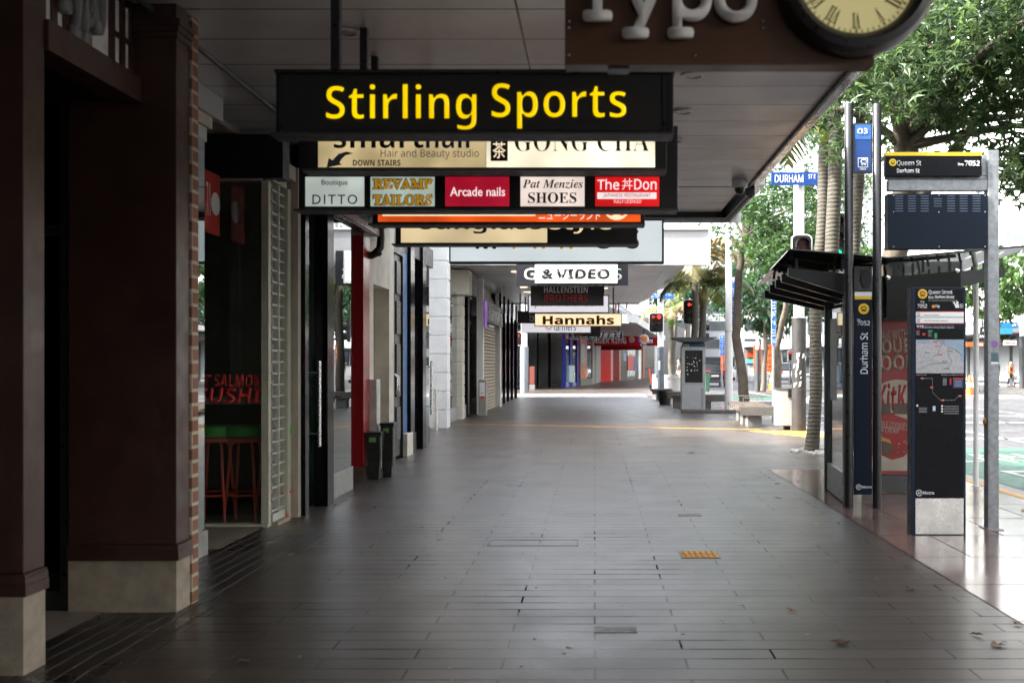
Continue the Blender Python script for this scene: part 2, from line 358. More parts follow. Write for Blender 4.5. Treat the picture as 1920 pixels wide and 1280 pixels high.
GRANITE = PAVE('pink_granite_slabs', (.15, .093, .078), (.128, .08, .07), (.05, .04, .04), 1.25, .95, .007, .17, offx=.3, speck=.3, dirt=.18, rvar=.06, bump=.15, spec=.28)
ASPHALT = M('road_asphalt', (.055, .055, .058), .55, var=.16, scale=1.3, bump=.3, bscale=90, rvar=.15)
PAVE2 = PAVE('far_grey_pavers', (.10, .097, .094), (.08, .078, .076), (.05, .05, .05), .6, .6, .008, .45)
KERB = M('kerb_stone', (.30, .30, .29), .6, var=.2, scale=4)
RWHITE = M('road_paint_white', (.5, .5, .5), .6, var=.12, scale=8)
RGREEN = M('road_paint_green', (.045, .125, .088), .65, var=.2, scale=3)
RYEL = M('road_paint_yellow', (.60, .29, .04), .6, var=.2, scale=6)

# ---------------------------------------------------------------- setting: ground, road, pavements
m = MB(); m.poly([(-600, -200, -.20), (600, -200, -.20), (600, 900, -.20), (-600, 900, -.20)]); struct('ground', m, ASPHALT)
m = MB(); m.poly([(4.9, -60, -.13), (22, -60, -.13), (22, 46, -.13), (30, 160, -.13), (12, 160, -.13), (4.9, 62, -.13)]); struct('road', m, ASPHALT)
m = MB(); m.box(-14, 4.72, -20, 62, -.19, 0); m.prism_z([(-14, 62), (4.72, 62), (13, 160), (-14, 160)], -.19, 0); struct('pavement', m, BASALT)
m = MB()
for i in range(41):
    y = -20 + i * 2; m.box(4.723, 4.90, y, y + 1.994, -.19, .001)
struct('kerb', m, KERB)
m = MB(); m.box(22, 60, -30, 44, -.19, .0); m.prism_z([(22, 50), (60, 50), (60, 160), (30.5, 160), (22, 56)], -.19, .0); struct('far_pavement', m, PAVE2)
m = MB(); m.poly([(2.385, 1, .004), (4.72, 1, .004), (4.72, 13.9, .004), (2.385, 13.9, .004)])
m.poly([(2.75, 29.6, .004), (4.72, 29.6, .004), (4.72, 46, .004), (2.35, 46, .004)])
struct('granite_paving', m, GRANITE)
m = MB(); m.poly([(-3.4, 2, .004), (-2.285, 2, .004), (-2.285, 8.6, .004), (-3.4, 8.6, .004)]); struct('cobbled_edge_paving', m, BASALT2)
m = MB(); m.poly([(-4.2, 4.75, .008), (-2.86, 4.75, .008), (-2.86, 5.945, .008), (-4.2, 5.945, .008)])
m.poly([(-3.6, 7.9, .008), (-2.93, 7.9, .008), (-2.93, 9.0, .008), (-3.6, 9.0, .008)])
struct('doorway_paving', m, M('dusty_threshold_tiles', (.20, .17, .14), .7, var=.2, scale=10))
m = MB(); z = -.126
def rq(x0, y0, x1, y1, zz=z): m.poly([(x0, y0, zz), (x1, y0, zz), (x1, y1, zz), (x0, y1, zz)])
rq(5.35, 12.9, 8.6, 19); rq(6.2, 45.3, 10.5, 49.5); struct('green_lane_marking', m, RGREEN)
m = MB(); z = -.122
rq(8.62, -20, 8.74, 60); rq(13.4, -20, 13.5, 38)
for y in range(0, 40, 3): rq(11.0, y, 11.12, y + 1.2)
rq(5.3, 21.2, 12.8, 21.6); rq(5.3, 27, 13, 27.4); rq(5.3, 30.5, 13, 30.9); rq(5.3, 43, 13, 43.4)
for k in range(5): rq(5.4 + .7 * k, 12.0, 5.75 + .7 * k, 12.25)
m.poly([(7.2, 36, z), (7.35, 36, z), (13.2, 60, z), (13.0, 60, z)])
m.poly([(12.2, 46, z), (21, 46.5, z), (21, 47.5, z), (12.2, 47, z)]); m.poly([(12.2, 49, z), (21, 49.5, z), (21, 50.5, z), (12.2, 50, z)])
struct('road_marking', m, RWHITE)
for s, yc, hh in (("BUS", 14.2, 1.5), ("LANE", 17.0, 1.5)):
    o = text(s, RWHITE, None, (6.9, yc, -.122), 1.9, hh, basis=FLAT, name='road_lettering', depth=.002, bold=.01); tag(o, kind='structure')
m = MB(); m.poly([(4.60, -6, .0075), (4.715, -6, .0075), (4.715, 13.0, .0075), (4.60, 13.0, .0075)]); struct('yellow_kerb_line', m, RYEL)
m = MB()
for k in range(14):                                   # studded warning strip running across the footpath
    a = k / 14; b = (k + .93) / 14; x0 = -3.25 + 6.95 * a; x1 = -3.25 + 6.95 * b; ya = 24.4 - 2.1 * a; yb = 24.4 - 2.1 * b
    m.prism_z([(x0, ya), (x1, yb), (x1, yb + .09), (x0, ya + .09)], .0, .006)
m.prism_z([(3.35, 21.9), (4.25, 20.0), (4.66, 20.0), (4.66, 22.0)], 0, .006)
struct('tactile_paving', m, RYEL)
m = MB(); m.poly([(-13, 44.2, .004), (2.34, 44.2, .004), (2.34, 49.2, .004), (-13, 49.2, .004)]); struct('painted_sun_band', m, PAVE('painted_sun_pavers', (.34, .335, .33), (.29, .285, .28), (.12, .12, .12), .6, .3, .006, .45))  # bright sun band across the footpath put into the colour of a pale sheet
m = MB(); m.poly([(-60, 47.5, -.125), (-5.5, 47.5, -.125), (-5.5, 47.6, -.125), (-60, 47.6, -.125)]); struct('side_road_marking', m, RWHITE)
gravel = MB()
for (cx, cy, rr) in ((3.75, 16.7, .55), (4.0, 16.2, .5), (4.3, 27.2, .7)):
    for k in range(150):
        a = rnd.random() * 6.28; q = rr * math.sqrt(rnd.random()); s = .012 + rnd.random() * .016
        gravel.box(cx + q * math.cos(a) - s, cx + q * math.cos(a) + s, cy + q * math.sin(a) - s, cy + q * math.sin(a) + s, 0, s * 1.2)
tag(gravel.build('gravel', M('pale_gravel', (.5, .48, .45), .8, var=.3, scale=30)), kind='stuff')
# small fittings set in the paving
t_ = T('paving_fitting', 'yellow studded tactile tile set alone in the grey footpath', 'tactile tile', (.79, 7.7, 0))
TILEY = M('orange_tactile_tile', (.62, .29, .03), .55, var=.3, scale=22)
for ya, yb in ((7.575, 7.70), (7.712, 7.835)): mb = MB(); mb.box(.66, .93, ya, yb, .0, .006); mb.build('tile_base', TILEY, t_, bevel=.002)
mb = MB(); mb.box(.645, .945, 7.56, 7.85, 0, .0025); mb.build('recess', BLACK, t_)
for i in range(6):
    for j in range(4): mb = MB(); mb.lathe([(.016, .0062), (.012, .011)], (.685 + i * .044, 7.605 + j * .066, 0), 10); mb.build('stud', TILEY, t_)
t_ = T('drain_cover', 'long thin drain cover outlined in the footpath below the hanging signs', 'drain cover', (-.45, 8.2, 0))
mb = MB(); x0, x1, y0, y1 = -.86, -.13, 8.08, 8.36
for b in ((x0, x1, y0, y0 + .012), (x0, x1, y1 - .012, y1), (x0, x0 + .012, y0 + .0125, y1 - .0125), (x1 - .012, x1, y0 + .0125, y1 - .0125)): mb.box(*b, 0, .003)
mb.build('rim', M('worn_dull_rim', (.12, .12, .12), .5), t_); mb = MB(); mb.box(x0 + .014, x1 - .014, y0 + .014, y1 - .014, 0, .002); mb.build('plate', BASALT, t_)
t_ = MB(); t_.box(0, .23, 5.47, 5.6, 0, .003); tag(t_.build('paving_patch', M('pale_repair_tile', (.125, .118, .11), .45), bevel=.001), 'small pale grey repair tile in the dark footpath near a brown leaf', 'paving tile')
t_ = MB(); t_.box(.80, 1.02, 9.66, 9.8, 0, .003); tag(t_.build('paving_patch', M('pinkish_repair_tile', (.12, .095, .085), .5), bevel=.001), 'pinkish pale tile in the footpath behind the yellow studded tile', 'paving tile')

# fallen leaves
def star(r, lobes=5, fold=.25, inner=.42, rng=rnd):
    v = []
    for k in range(lobes * 2):
        a = math.pi / 2 + (k - 0) * math.pi / lobes; q = r * (1 if k % 2 == 0 else inner) * (.85 + .3 * rng.random())
        v.append(Vector((q * math.cos(a), q * math.sin(a), fold * q * (1 if k % 2 else .2) * rng.random())))
    return v
DEADLEAF = M('dry_brown_leaf', (.075, .038, .016), .7, var=.4, scale=40)
DEADLEAF2 = M('dry_orange_leaf', (.22, .10, .035), .7, var=.3, scale=40)
lf = [(1.28, 5.25, .062, DEADLEAF, 'curled brown leaf, the largest one lying on the footpath'), (1.16, 5.93, .035, DEADLEAF2, 'small tan leaf lying flat beyond the large curled brown leaf'),
      (2.03, 6.5, .04, DEADLEAF, 'dark shrivelled leaf near the granite edge by the info totem'), (2.08, 5.22, .045, DEADLEAF2, 'pale orange leaf in the front corner beside a dark leaf'),
      (2.04, 5.42, .035, DEADLEAF, 'small black-brown leaf just behind the pale orange leaf'), (2.35, 5.63, .03, DEADLEAF, 'tiny dark leaf at the front of the granite strip'),
      (-1.7, 4.93, .025, DEADLEAF2, 'tiny yellow leaf by the brown shopfront'), (1.98, 10.9, .04, DEADLEAF, 'brown leaf on the dark paving beside the bus stop totem'),
      (2.2, 12.2, .045, DEADLEAF2, 'orange leaf on the granite in front of the glass shelter'), (1.55, 16.4, .09, DEADLEAF, 'brown leaf far up the footpath beyond the shelter'),
      (4.25, 10.0, .05, DEADLEAF2, 'orange leaf on the granite by the yellow kerb line'), (2.52, 12.5, .04, DEADLEAF, 'small brown leaf against the foot of the shelter glass')]
for (x, y, r, mt, lab) in lf:
    v = star(r, 5, .9); a = rnd.random() * 6.28; ca, sa = math.cos(a), math.sin(a)
    mb = MB(); pts = [(x + p.x * ca - p.y * sa, y + p.x * sa + p.y * ca, .006 + abs(p.z)) for p in v]
    c = mb.bm.verts.new((x, y, .008)); vs = [mb.bm.verts.new(p) for p in pts]
    for k in range(len(vs)): mb.bm.faces.new((c, vs[k], vs[(k + 1) % len(vs)]))
    mb.tube([(x, y, .008), (x + r * .8 * ca, y + r * .8 * sa, .02), (x + r * 1.3 * ca, y + r * 1.3 * sa, .012)], .0018, 5)
    tag(mb.build('fallen_leaf', mt), lab, 'leaf', 'fallen leaves on the footpath')

specks = MB(); g = random.Random(77)
for k in range(170):                                  # gum spots, chips and grit
    y = 3.6 + 18 * g.random() ** 1.6; x = g.uniform(-2.4, 3.4); s = g.uniform(.003, .010) * (1.6 if g.random() < .12 else 1)
    n_ = 7; a0 = g.random() * 6; pts = [(x + s * (1 + .5 * g.random()) * math.cos(a0 + 6.283 * i / n_), y + s * (1 + .5 * g.random()) * math.sin(a0 + 6.283 * i / n_)) for i in range(n_)]
    specks.prism_z(pts, .0005, .0015 + .0015 * g.random())
tag(specks.build('litter_specks', M('grit_and_gum', (.36, .34, .30), .8, var=.5, scale=3)), kind='stuff')
# ---------------------------------------------------------------- awnings over the footpath
aw = T('street_awning', 'long pale panelled awning over the near footpath, hung with lit signs', 'awning', (0, 4, 3.55))
mb = MB(); mb.box(-3.75, 1.80, -40, 12.0, 3.55, 3.64); mb.box(-3.75, 1.74, 12.06, 14.02, 3.55, 3.64); mb.build('soffit', PANEL, aw)  # awning and timber shopfront run on unseen behind the viewpoint to darken the foreground
mb = MB(); mb.box(-3.75, 1.9, 12.0, 12.06, 3.56, 3.66); mb.build('movement_joint', BLACK, aw)
mb = MB(); mb.box(1.802, 1.825, -40, 12.0, 3.52, 4.1); mb.build('gutter_edge', BLACK, aw)
mb = MB(); mb.box(1.827, 1.925, -40, 11.99, 3.545, 4.15); mb.box(1.907, 2.02, 12.0, 14.3, 3.56, 4.15); mb.build('fascia', M('patchy_bright_metal', (.5, .5, .52), .18, metal=.9, var=.7, scale=2.5, rvar=.15), aw, bevel=.01)  # fascia metal differs in tone in random patches
mb = MB(); mb.box(1.802, 1.905, 12.06, 14.02, 3.45, 3.75); mb.tube([(1.86, 12.1, 3.46), (1.86, 14.0, 3.44)], .035, 8); mb.build('drain_channel', BLACK, aw)
mb = MB(); mb.box(-3.75, 1.905, 14.022, 14.2, 3.47, 3.9); mb.build('end_beam', BLACK, aw); mb = MB(); mb.box(-3.75, 2.05, 14.202, 14.26, 3.43, 3.56); mb.build('end_trim', ALU, aw)
mb = MB(); mb.box(-3.75, 1.9, -40, 14.2, 4.16, 4.22); mb.build('roof', MGREY, aw)
for (x, y) in ((.71, 7.36), (.73, 8.42), (-1.57, 6.4), (.75, 9.5), (.75, 5.0), (.77, 10.6)):
    f = MB(); f.lathe([(.085, -.004), (.085, -.018), (.062, -.018), (.058, -.004)], (x, y, 3.55), 24); fo = f.build('downlight', WHITE, aw, smooth=True)
    f = MB(); f.lathe([(.055, -.003), (.05, -.012)], (x, y, 3.55), 20); f.build('lens', M('unlit_lamp_lens', (.3, .3, .3), .2), fo)
mb = MB(); mb.tube([(-2.58, 5.6, 3.515), (-2.62, 9.6, 3.515)], .018, 8); mb.build('conduit', DGREY, aw, smooth=True)
cmr = T('security_camera', 'white dome security camera under the far corner of the near awning', 'security camera', (1.66, 11.6, 3.55))
mb = MB(); mb.lathe([(.075, -.09), (.09, -.085), (.09, -.001), (.08, 0)], (1.66, 11.6, 3.55), 24); mb.build('housing', WHITE, cmr, smooth=True)
mb = MB(); mb.lathe([(.012, -.165), (.04, -.15), (.058, -.12), (.062, -.091)], (1.66, 11.6, 3.55), 20); mb.build('dome', M('smoked_dome', (.05, .05, .05), .05), cmr, smooth=True)

a2 = T('street_awning', 'second pale awning farther up the footpath, with a broad blank front fascia', 'awning', (-.5, 33, 3.95))
mb = MB(); mb.box(-4.2, 1.85, 25.7, 41.6, 3.95, 4.05); mb.build('soffit', PANEL, a2)
mb = MB(); mb.prism_y([(1.852, 3.95), (2.25, 4.12), (2.25, 4.3), (2.86, 4.55), (2.86, 4.75), (1.852, 4.75)], 25.7, 41.6); mb.build('side_fascia', GREYW, a2)
mb = MB(); mb.box(-4.2, 2.88, 25.5, 25.698, gz(497, 25.5), gz(428, 25.5)); mb.build('front_fascia', M('dull_grey_fascia', (.30, .305, .315), .5, var=.05), a2)
mb = MB(); mb.box(-4.2, 2.90, 25.44, 25.498, gz(431, 25.5), gz(427, 25.5)); mb.box(2.87, 2.905, 25.44, 25.498, gz(497, 25.5), gz(431.2, 25.5)); mb.build('fascia_trim', GREYW, a2)
mb = MB(); mb.box(-4.2, 2.86, 25.7, 41.6, 4.77, 4.85); mb.build('roof', MGREY, a2)
mb = MB(); mb.box(-4.2, 1.84, 41.62, 41.75, 3.9, 4.76); mb.build('end_beam', MGREY, a2)
LAMPW = E('warm_downlight', (1, .78, .5), 2.2)
for (px, py) in ((967, 509), (982, 538), (989, 547), (1133, 540)):
    Y = F * 2.5 / (VY - py)
    f = MB(); f.lathe([(.13, -.003), (.12, -.02)], (gx(px, Y), Y, 3.95), 20); f.build('downlight', LAMPW, a2)

# ---------------------------------------------------------------- shops down the left side
DARKIN = M('dim_shop_interior', (.34, .33, .30), .8, var=.3, scale=2)
WALLUP = M('painted_upper_wall', (.42, .40, .37), .7, var=.12, scale=2)
def shop(name, label, y0, y1, xf, col=None, back=-8.0, top=9.0, zin=3.5):
    t = T(name, label, 'shop', (xf, (y0 + y1) / 2, 0))
    mb = MB(); mb.box(back, xf - .35, y0 + .01, y1 - .01, 3.70, top); mb.build('upper_wall', col or WALLUP, t)
    mb = MB()                                         # room behind the shopfront: back, two ends, ceiling
    mb.box(back, back + .1, y0 + .01, y1 - .01, 0, 3.68); mb.box(back + .102, xf - 1.2, y0 + .01, y0 + .08, 0, 3.5); mb.box(back + .102, xf - 1.2, y1 - .08, y1 - .01, 0, 3.5)
    mb.box(back + .102, xf - .25, y0 + .01, y1 - .01, zin + .002, 3.68); mb.build('interior_wall', DARKIN, t)
    return t
# A: brown timber shopfront with the transom letters
sa = shop('timber_shopfront', 'oxblood brown timber shopfront with pale stone plinths closest to the camera', -40, 6.11, -2.45)
def pillar(x0, x1, y0, y1, ztop, zp, zm, cap=None):
    mb = MB(); mb.box(x0, x1, y0, y1, zm, ztop); p = mb.build('pillar', BROWN, sa, bevel=.006)
    mb = MB(); mb.box(x0 + .0, x1 + .004, y0 - .006, y1 + .002, 0, zp); mb.build('plinth', PLINTH, p, bevel=.006)
    prof = [(0, zp + .002), (.022, zp + .002), (.022, zp + .045), (.012, zp + .055), (.018, zp + .075), (.012, zp + .09), (0, zm - .002)]
    mb = MB(); d = [(o, z) for o, z in prof]
    for (oa, za), (ob, zb) in zip(d, d[1:]):
        if zb - za < .001: continue
        o = max(oa, ob); mb.box(x0 - .002, x1 + o, y0 - o, y1 + .001, za, zb - .0005)
    mb.build('base_moulding', BROWN, p)
    if cap:
        for i, o in enumerate((.010, .022, .034)):
            mb = MB(); mb.box(x0, x1 + o, y0 - o, y1 + .001, cap + i * .035, cap + i * .035 + .034); mb.build('capital_moulding', BROWN, p)
    return p
pillar(-3.7, -2.655, 4.71, 4.89, 3.55, .37, .475)
pillar(-3.07, -2.44, 5.91, 6.10, 3.55, .305, .40, cap=3.35)
mb = MB(); mb.box(-2.80, -2.635, 4.893, 5.905, 2.965, 3.115); mb.build('lintel', BROWN, sa, bevel=.005)
mb = MB(); mb.box(-2.74, -2.70, 4.893, 5.905, 3.117, 3.55); tr = mb.build('transom_pane', M('frosted_white_pane', (.74, .74, .75), .3, var=.04), sa)
fy_ = lambda px: 2.69 * 1900 / (1115 - px)
for a, b in ((71, 85), (97, 107), (120, 130), (206, 215), (226, 234), (243, 251), (258, 268)):
    mb = MB(); mb.box(-2.698, -2.686, fy_(a), fy_(b), 3.117, 3.549); mb.build('glazing_bar', BROWN, sa)
for a, b in ((215, 226), (234, 243), (251, 258)):
    mb = MB(); mb.box(-2.698, -2.688, fy_(a) + .002, fy_(b) - .002, 3.29, 3.32); mb.build('glazing_bar', BROWN, sa)
LETG = M('grey_letter', (.20, .20, .20), .5, var=.08)
text("Typo", LETG, sa, (-2.696, 5.27, 3.34), .44, .46, basis=STREET, depth=.05, bold=.035, style='mono')
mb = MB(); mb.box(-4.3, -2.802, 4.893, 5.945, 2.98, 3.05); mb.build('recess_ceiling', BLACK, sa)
mb = MB(); mb.box(-4.3, -3.075, 5.95, 5.962, .05, 2.978); mb.build('door_glass', DARKGLASS, sa)
mb = MB(); mb.box(-3.13, -3.073, 5.93, 5.947, 0, 2.978); mb.box(-4.3, -3.132, 5.93, 5.947, 0, .12); mb.box(-4.3, -3.132, 5.93, 5.947, 2.2, 2.26); mb.build('door_frame', SATIN, sa)
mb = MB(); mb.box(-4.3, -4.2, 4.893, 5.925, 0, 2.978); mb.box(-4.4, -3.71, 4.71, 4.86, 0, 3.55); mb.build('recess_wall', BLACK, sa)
BRK = PAVE('orange_brick', (.30, .135, .075), (.22, .10, .058), (.55, .50, .43), .23, .086, .011, .75)
# bricks must run up the wall: swap the mapping to (y, z)
_t = BRK.node_tree
for n_ in _t.nodes:
    if n_.bl_idname == 'ShaderNodeMapping':
        cx_ = N(_t, "ShaderNodeSeparateXYZ"); cb_ = N(_t, "ShaderNodeCombineXYZ")
        src = n_.inputs['Vector'].links[0].from_socket; _t.links.new(src, cx_.inputs[0])
        ad = N(_t, "ShaderNodeMath", operation='ADD'); _t.links.new(cx_.outputs['X'], ad.inputs[0]); _t.links.new(cx_.outputs['Y'], ad.inputs[1])
        _t.links.new(ad.outputs[0], cb_.inputs['X']); _t.links.new(cx_.outputs['Z'], cb_.inputs['Y']); _t.links.new(cb_.outputs[0], n_.inputs['Vector'])
mb = MB(); mb.box(-3.4, -2.428, 6.112, 6.21, 0, 3.55); tag(mb.build('brick_pier', BRK, bevel=.004), 'narrow orange brick pier with white mortar at the end of the brown shopfront', 'brick pier')

# B: sushi shop
sb = shop('sushi_shop', 'sushi shop with red lettering on its glass and a pale roller shutter beside it', 6.215, 9.68, -2.95)
mb = MB(); mb.box(-2.975, -2.965, 6.25, 7.7, .19, 3.15); mb.build('side_window', MIRR, sb)
mb = MB(); mb.box(-3.02, -2.945, 6.25, 7.72, 0, .188); mb.build('side_plinth', M('grey_stone_block', (.33, .33, .32), .5, var=.2, scale=8), sb, bevel=.004)
mb = MB(); mb.box(-3.05, -2.94, 6.25, 8.02, 3.36, 3.545); mb.build('fascia_panel', GREYW, sb)
mb = MB(); mb.box(-3.06, -2.965, 6.25, 7.86, 3.265, 3.355); mb.build('upper_beam', OFFWHITE, sb); mb = MB(); mb.box(-3.06, -2.985, 6.25, 7.8, 3.155, 3.26); mb.build('lower_beam', GREYW, sb)
mb = MB(); mb.box(-4.6, -2.77, 9.0, 9.2, 3.10, 3.49); mb.build('sign_box', BLACK, sb, bevel=.004)
mb = MB(); mb.box(-4.6, -2.96, 9.05, 9.062, .03, 3.075); mb.build('front_window', GLASS('clear_front_glass', tint=(.93, .96, .95), base=.10), sb)
mb = MB(); mb.box(-4.6, -2.90, 8.98, 9.09, 0, .03); mb.box(-4.6, -2.97, 9.02, 9.08, 3.08, 3.10); mb.box(-2.965, -2.90, 9.01, 9.075, .031, 3.08); mb.build('window_frame', CREAM, sb, bevel=.003)
SUSHI = M('red_vinyl_lettering', (.80, .05, .05), .5)
tpx("EAT SALMON", SUSHI, sb, 358, 491, 702, 725, 9.046, bold=.03, shear=.15, depth=.002)
tpx("SUSHI", SUSHI, sb, 366, 491, 727, 756, 9.046, bold=.045, shear=.15, depth=.002)
mb = MB()                                             # shutter: pale bars over smoky panes
for k in range(29):
    z = .12 + k * .103
    mb.box(-2.925, -2.895, 9.10, 9.46, z, z + .016)
mb.box(-2.925, -2.89, 9.10, 9.46, .032, .10); mb.box(-2.925, -2.885, 9.255, 9.275, .102, 3.08)
sh = mb.build('roller_shutter', M('pale_shutter_bar', (.52, .53, .49), .4), sb)
mb = MB(); mb.box(-2.936, -2.926, 9.10, 9.46, .04, 3.08); mb.build('shutter_pane', M('smoky_shutter_pane', (.26, .245, .21), .25, var=.2, spec=.6), sh)
mb = MB(); mb.box(-2.95, -2.865, 9.465, 9.565, 0, 3.085); mb.box(-2.95, -2.875, 9.08, 9.463, 3.085, 3.16); mb.build('shutter_post', CREAM, sb, bevel=.004)
mb = MB(); mb.box(-2.95, -2.80, 9.57, 9.66, 0, 3.3); mb.box(-2.95, -2.82, 9.21, 9.568, 3.165, 3.3); mb.build('trim', M('beige_trim', (.4, .36, .30), .5), sb, bevel=.003)
mb = MB(); mb.box(-2.96, -2.84, 9.09, 9.46, 0, .03); mb.build('sill', PLINTH, sb)
mb = MB(); mb.box(-3.32, -3.30, 8.56, 8.92, 2.57, 3.1); bn = mb.build('hanging_banner', M('red_banner', (.42, .03, .02), .6), sb)
mb = MB(); mb.cyl((-3.2995, 8.82, 2.84), (-3.297, 8.82, 2.84), .1, n=24); mb.build('bowl_emblem', TEXTWHT, bn)
text("スハ", TEXTWHT, bn, (-3.2985, 8.65, 2.85), .1, .3, basis=STREET, depth=.002)
# inside the sushi shop
t_ = T('service_counter', 'black counter with a white top inside the sushi shop window', 'counter', (-3.3, 9.95, 0))
mb = MB(); mb.box(-3.75, -3.08, 9.75, 10.2, 0, 1.06); mb.build('body', BLACK, t_); mb = MB(); mb.box(-3.8, -3.05, 9.7, 10.25, 1.062, 1.115); mb.build('counter_top', WHITE, t_, bevel=.006)
def stool(x, y, lab):
    t = T('bar_stool', lab, 'stool', (x, y, 0), 'red bar stools inside the sushi shop')
    mb = MB(); mb.lathe([(.15, .73), (.165, .74), (.165, .765), (.15, .775)], (x, y, 0), 24); mb.build('seat', SRED, t, smooth=True)
    mb = MB(); mb.lathe([(.16, .776), (.175, .79), (.175, .87), (.155, .885)], (x, y, 0), 24); mb.build('cushion', SGREEN, t, smooth=True)
    for a in (45, 135, 225, 315):
        c, s_ = math.cos(R(a)), math.sin(R(a))
        mb = MB(); mb.tube([(x + .10 * c, y + .10 * s_, .735), (x + .14 * c, y + .14 * s_, .70), (x + .21 * c, y + .21 * s_, 0)], .013, 8); mb.build('leg', SRED, t, smooth=True)
    mb = MB(); mb.tube([(x + .185 * math.cos(k * .3307), y + .185 * math.sin(k * .3307), .25) for k in range(20)], .010, 6, cap=False); mb.build('footrest', SRED, t, smooth=True)
SRED = M('red_tube_steel', (.80, .10, .06), .35); SGREEN = M('green_vinyl_cushion', (.06, .42, .06), .4)
stool(-3.52, 9.38, 'red bar stool with a green cushion, the outer one seen by the glass edge'); stool(-3.24, 9.40, 'red bar stool with a green cushion next to the roller shutter'); stool(-3.02, 9.62, 'red bar stool with a green cushion tucked against the white counter')
t_ = T('ceiling_lamp', 'small dim pendant lamp inside the sushi shop', 'lamp', (-4.0, 10.0, 2.6))
mb = MB(); mb.tube([(-4, 10, 3.5), (-4, 10, 2.75)], .006, 6); mb.build('cord', BLACK, t_); mb = MB(); mb.lathe([(.12, 0), (.04, .15), (.01, .16)], (-4, 10, 2.6), 20); mb.build('lamp_shade', SRED, t_, smooth=True)

# C: black framed glass doors
sc_ = shop('glass_door_shop', 'black framed shop with a green glass door and long steel handle', 9.685, 12.6, -2.78, zin=3.3)
mb = MB(); mb.box(-2.90, -2.765, 9.685, 9.80, 0, 3.54); mb.box(-2.86, -2.72, 10.33, 10.57, 0, 3.2); mb.build('pillar', GLOSSBLK, sc_, bevel=.004)
mb = MB(); mb.box(-2.84, -2.815, 9.80, 9.98, 0, 3.2); mb.build('side_light', MIRR, sc_)
mb = MB(); mb.box(-2.865, -2.84, 9.985, 10.32, .03, 3.0); dg_ = mb.build('door', GREENGLASS, sc_)
mb = MB(); mb.tube([(-2.77, 10.2, .62), (-2.77, 10.2, 1.48)], .017, 10); mb.cyl((-2.842, 10.2, .75), (-2.77, 10.2, .75), .01); mb.cyl((-2.842, 10.2, 1.36), (-2.77, 10.2, 1.36), .01); mb.build('handle', STEEL, dg_, smooth=True)
mb = MB(); mb.box(-2.835, -2.825, 10.575, 11.75, .27, 3.05); mb.build('shop_window', MIRR, sc_)
mb = MB(); mb.box(-2.86, -2.805, 10.575, 11.77, 0, .265); mb.build('stall_riser', M('grey_stone_block', (.33, .33, .32), .5), sc_, bevel=.004)
mb = MB(); mb.box(-2.88, -2.79, 9.80, 10.329, 3.2, 3.54); mb.box(-2.88, -2.76, 10.575, 12.58, 3.06, 3.54); mb.box(-2.88, -2.715, 10.33, 10.573, 3.205, 3.54); mb.build('fascia', M('dull_metal_fascia', (.12, .12, .125), .25, metal=.5), sc_)
mb = MB(); mb.box(-3.6, -2.87, 9.99, 10.0, 0, 3.2); mb.build('inner_partition', DARKIN, sc_)
mb = MB(); mb.box(-4.2, -3.04, 12.45, 12.55, 0, 3.3); mb.box(-4.2, -3.6, 11.78, 12.44, 0, 3.3); mb.build('recess_wall', GREYW, sc_)
# D: red column unit
sd_ = shop('red_column_shop', 'shop with a glossy red corner column and red beam above it', 12.605, 13.0, -2.9)
mb = MB(); mb.box(-3.03, -2.875, 12.6, 12.95, .17, 3.05); cl_ = mb.build('red_column', REDP, sd_, bevel=.004)
mb = MB(); mb.box(-3.035, -2.87, 12.595, 12.955, 0, .168); mb.build('column_base', M('brown_tile_base', (.10, .06, .04), .5), cl_)
mb = MB(); mb.box(-3.04, -2.87, 12.595, 12.96, 3.052, 3.3); mb.build('column_cap', GREYW, cl_)
mb = MB(); mb.box(-2.868, -2.74, 10.9, 12.98, 3.075, 3.16); mb.build('red_beam', M('dull_red_beam', (.16, .03, .025), .4), sd_)
mb = MB(); mb.tube([(-2.93, 12.99, 2.84), (-2.86, 12.99, 2.84), (-2.79, 12.99, 2.87), (-2.75, 12.99, 2.94), (-2.74, 12.99, 3.06), (-2.74, 12.99, 3.2), (-2.60, 13.0, 3.3), (-2.3, 13.05, 3.32)], .05, 12); mb.tube([(-2.80, 12.99, 2.86), (-2.765, 12.99, 2.90)], .062, 12)
tag(mb.build('drain_pipe', BLACK, smooth=True), 'black plastic drain pipe bending down beside the red column', 'pipe')
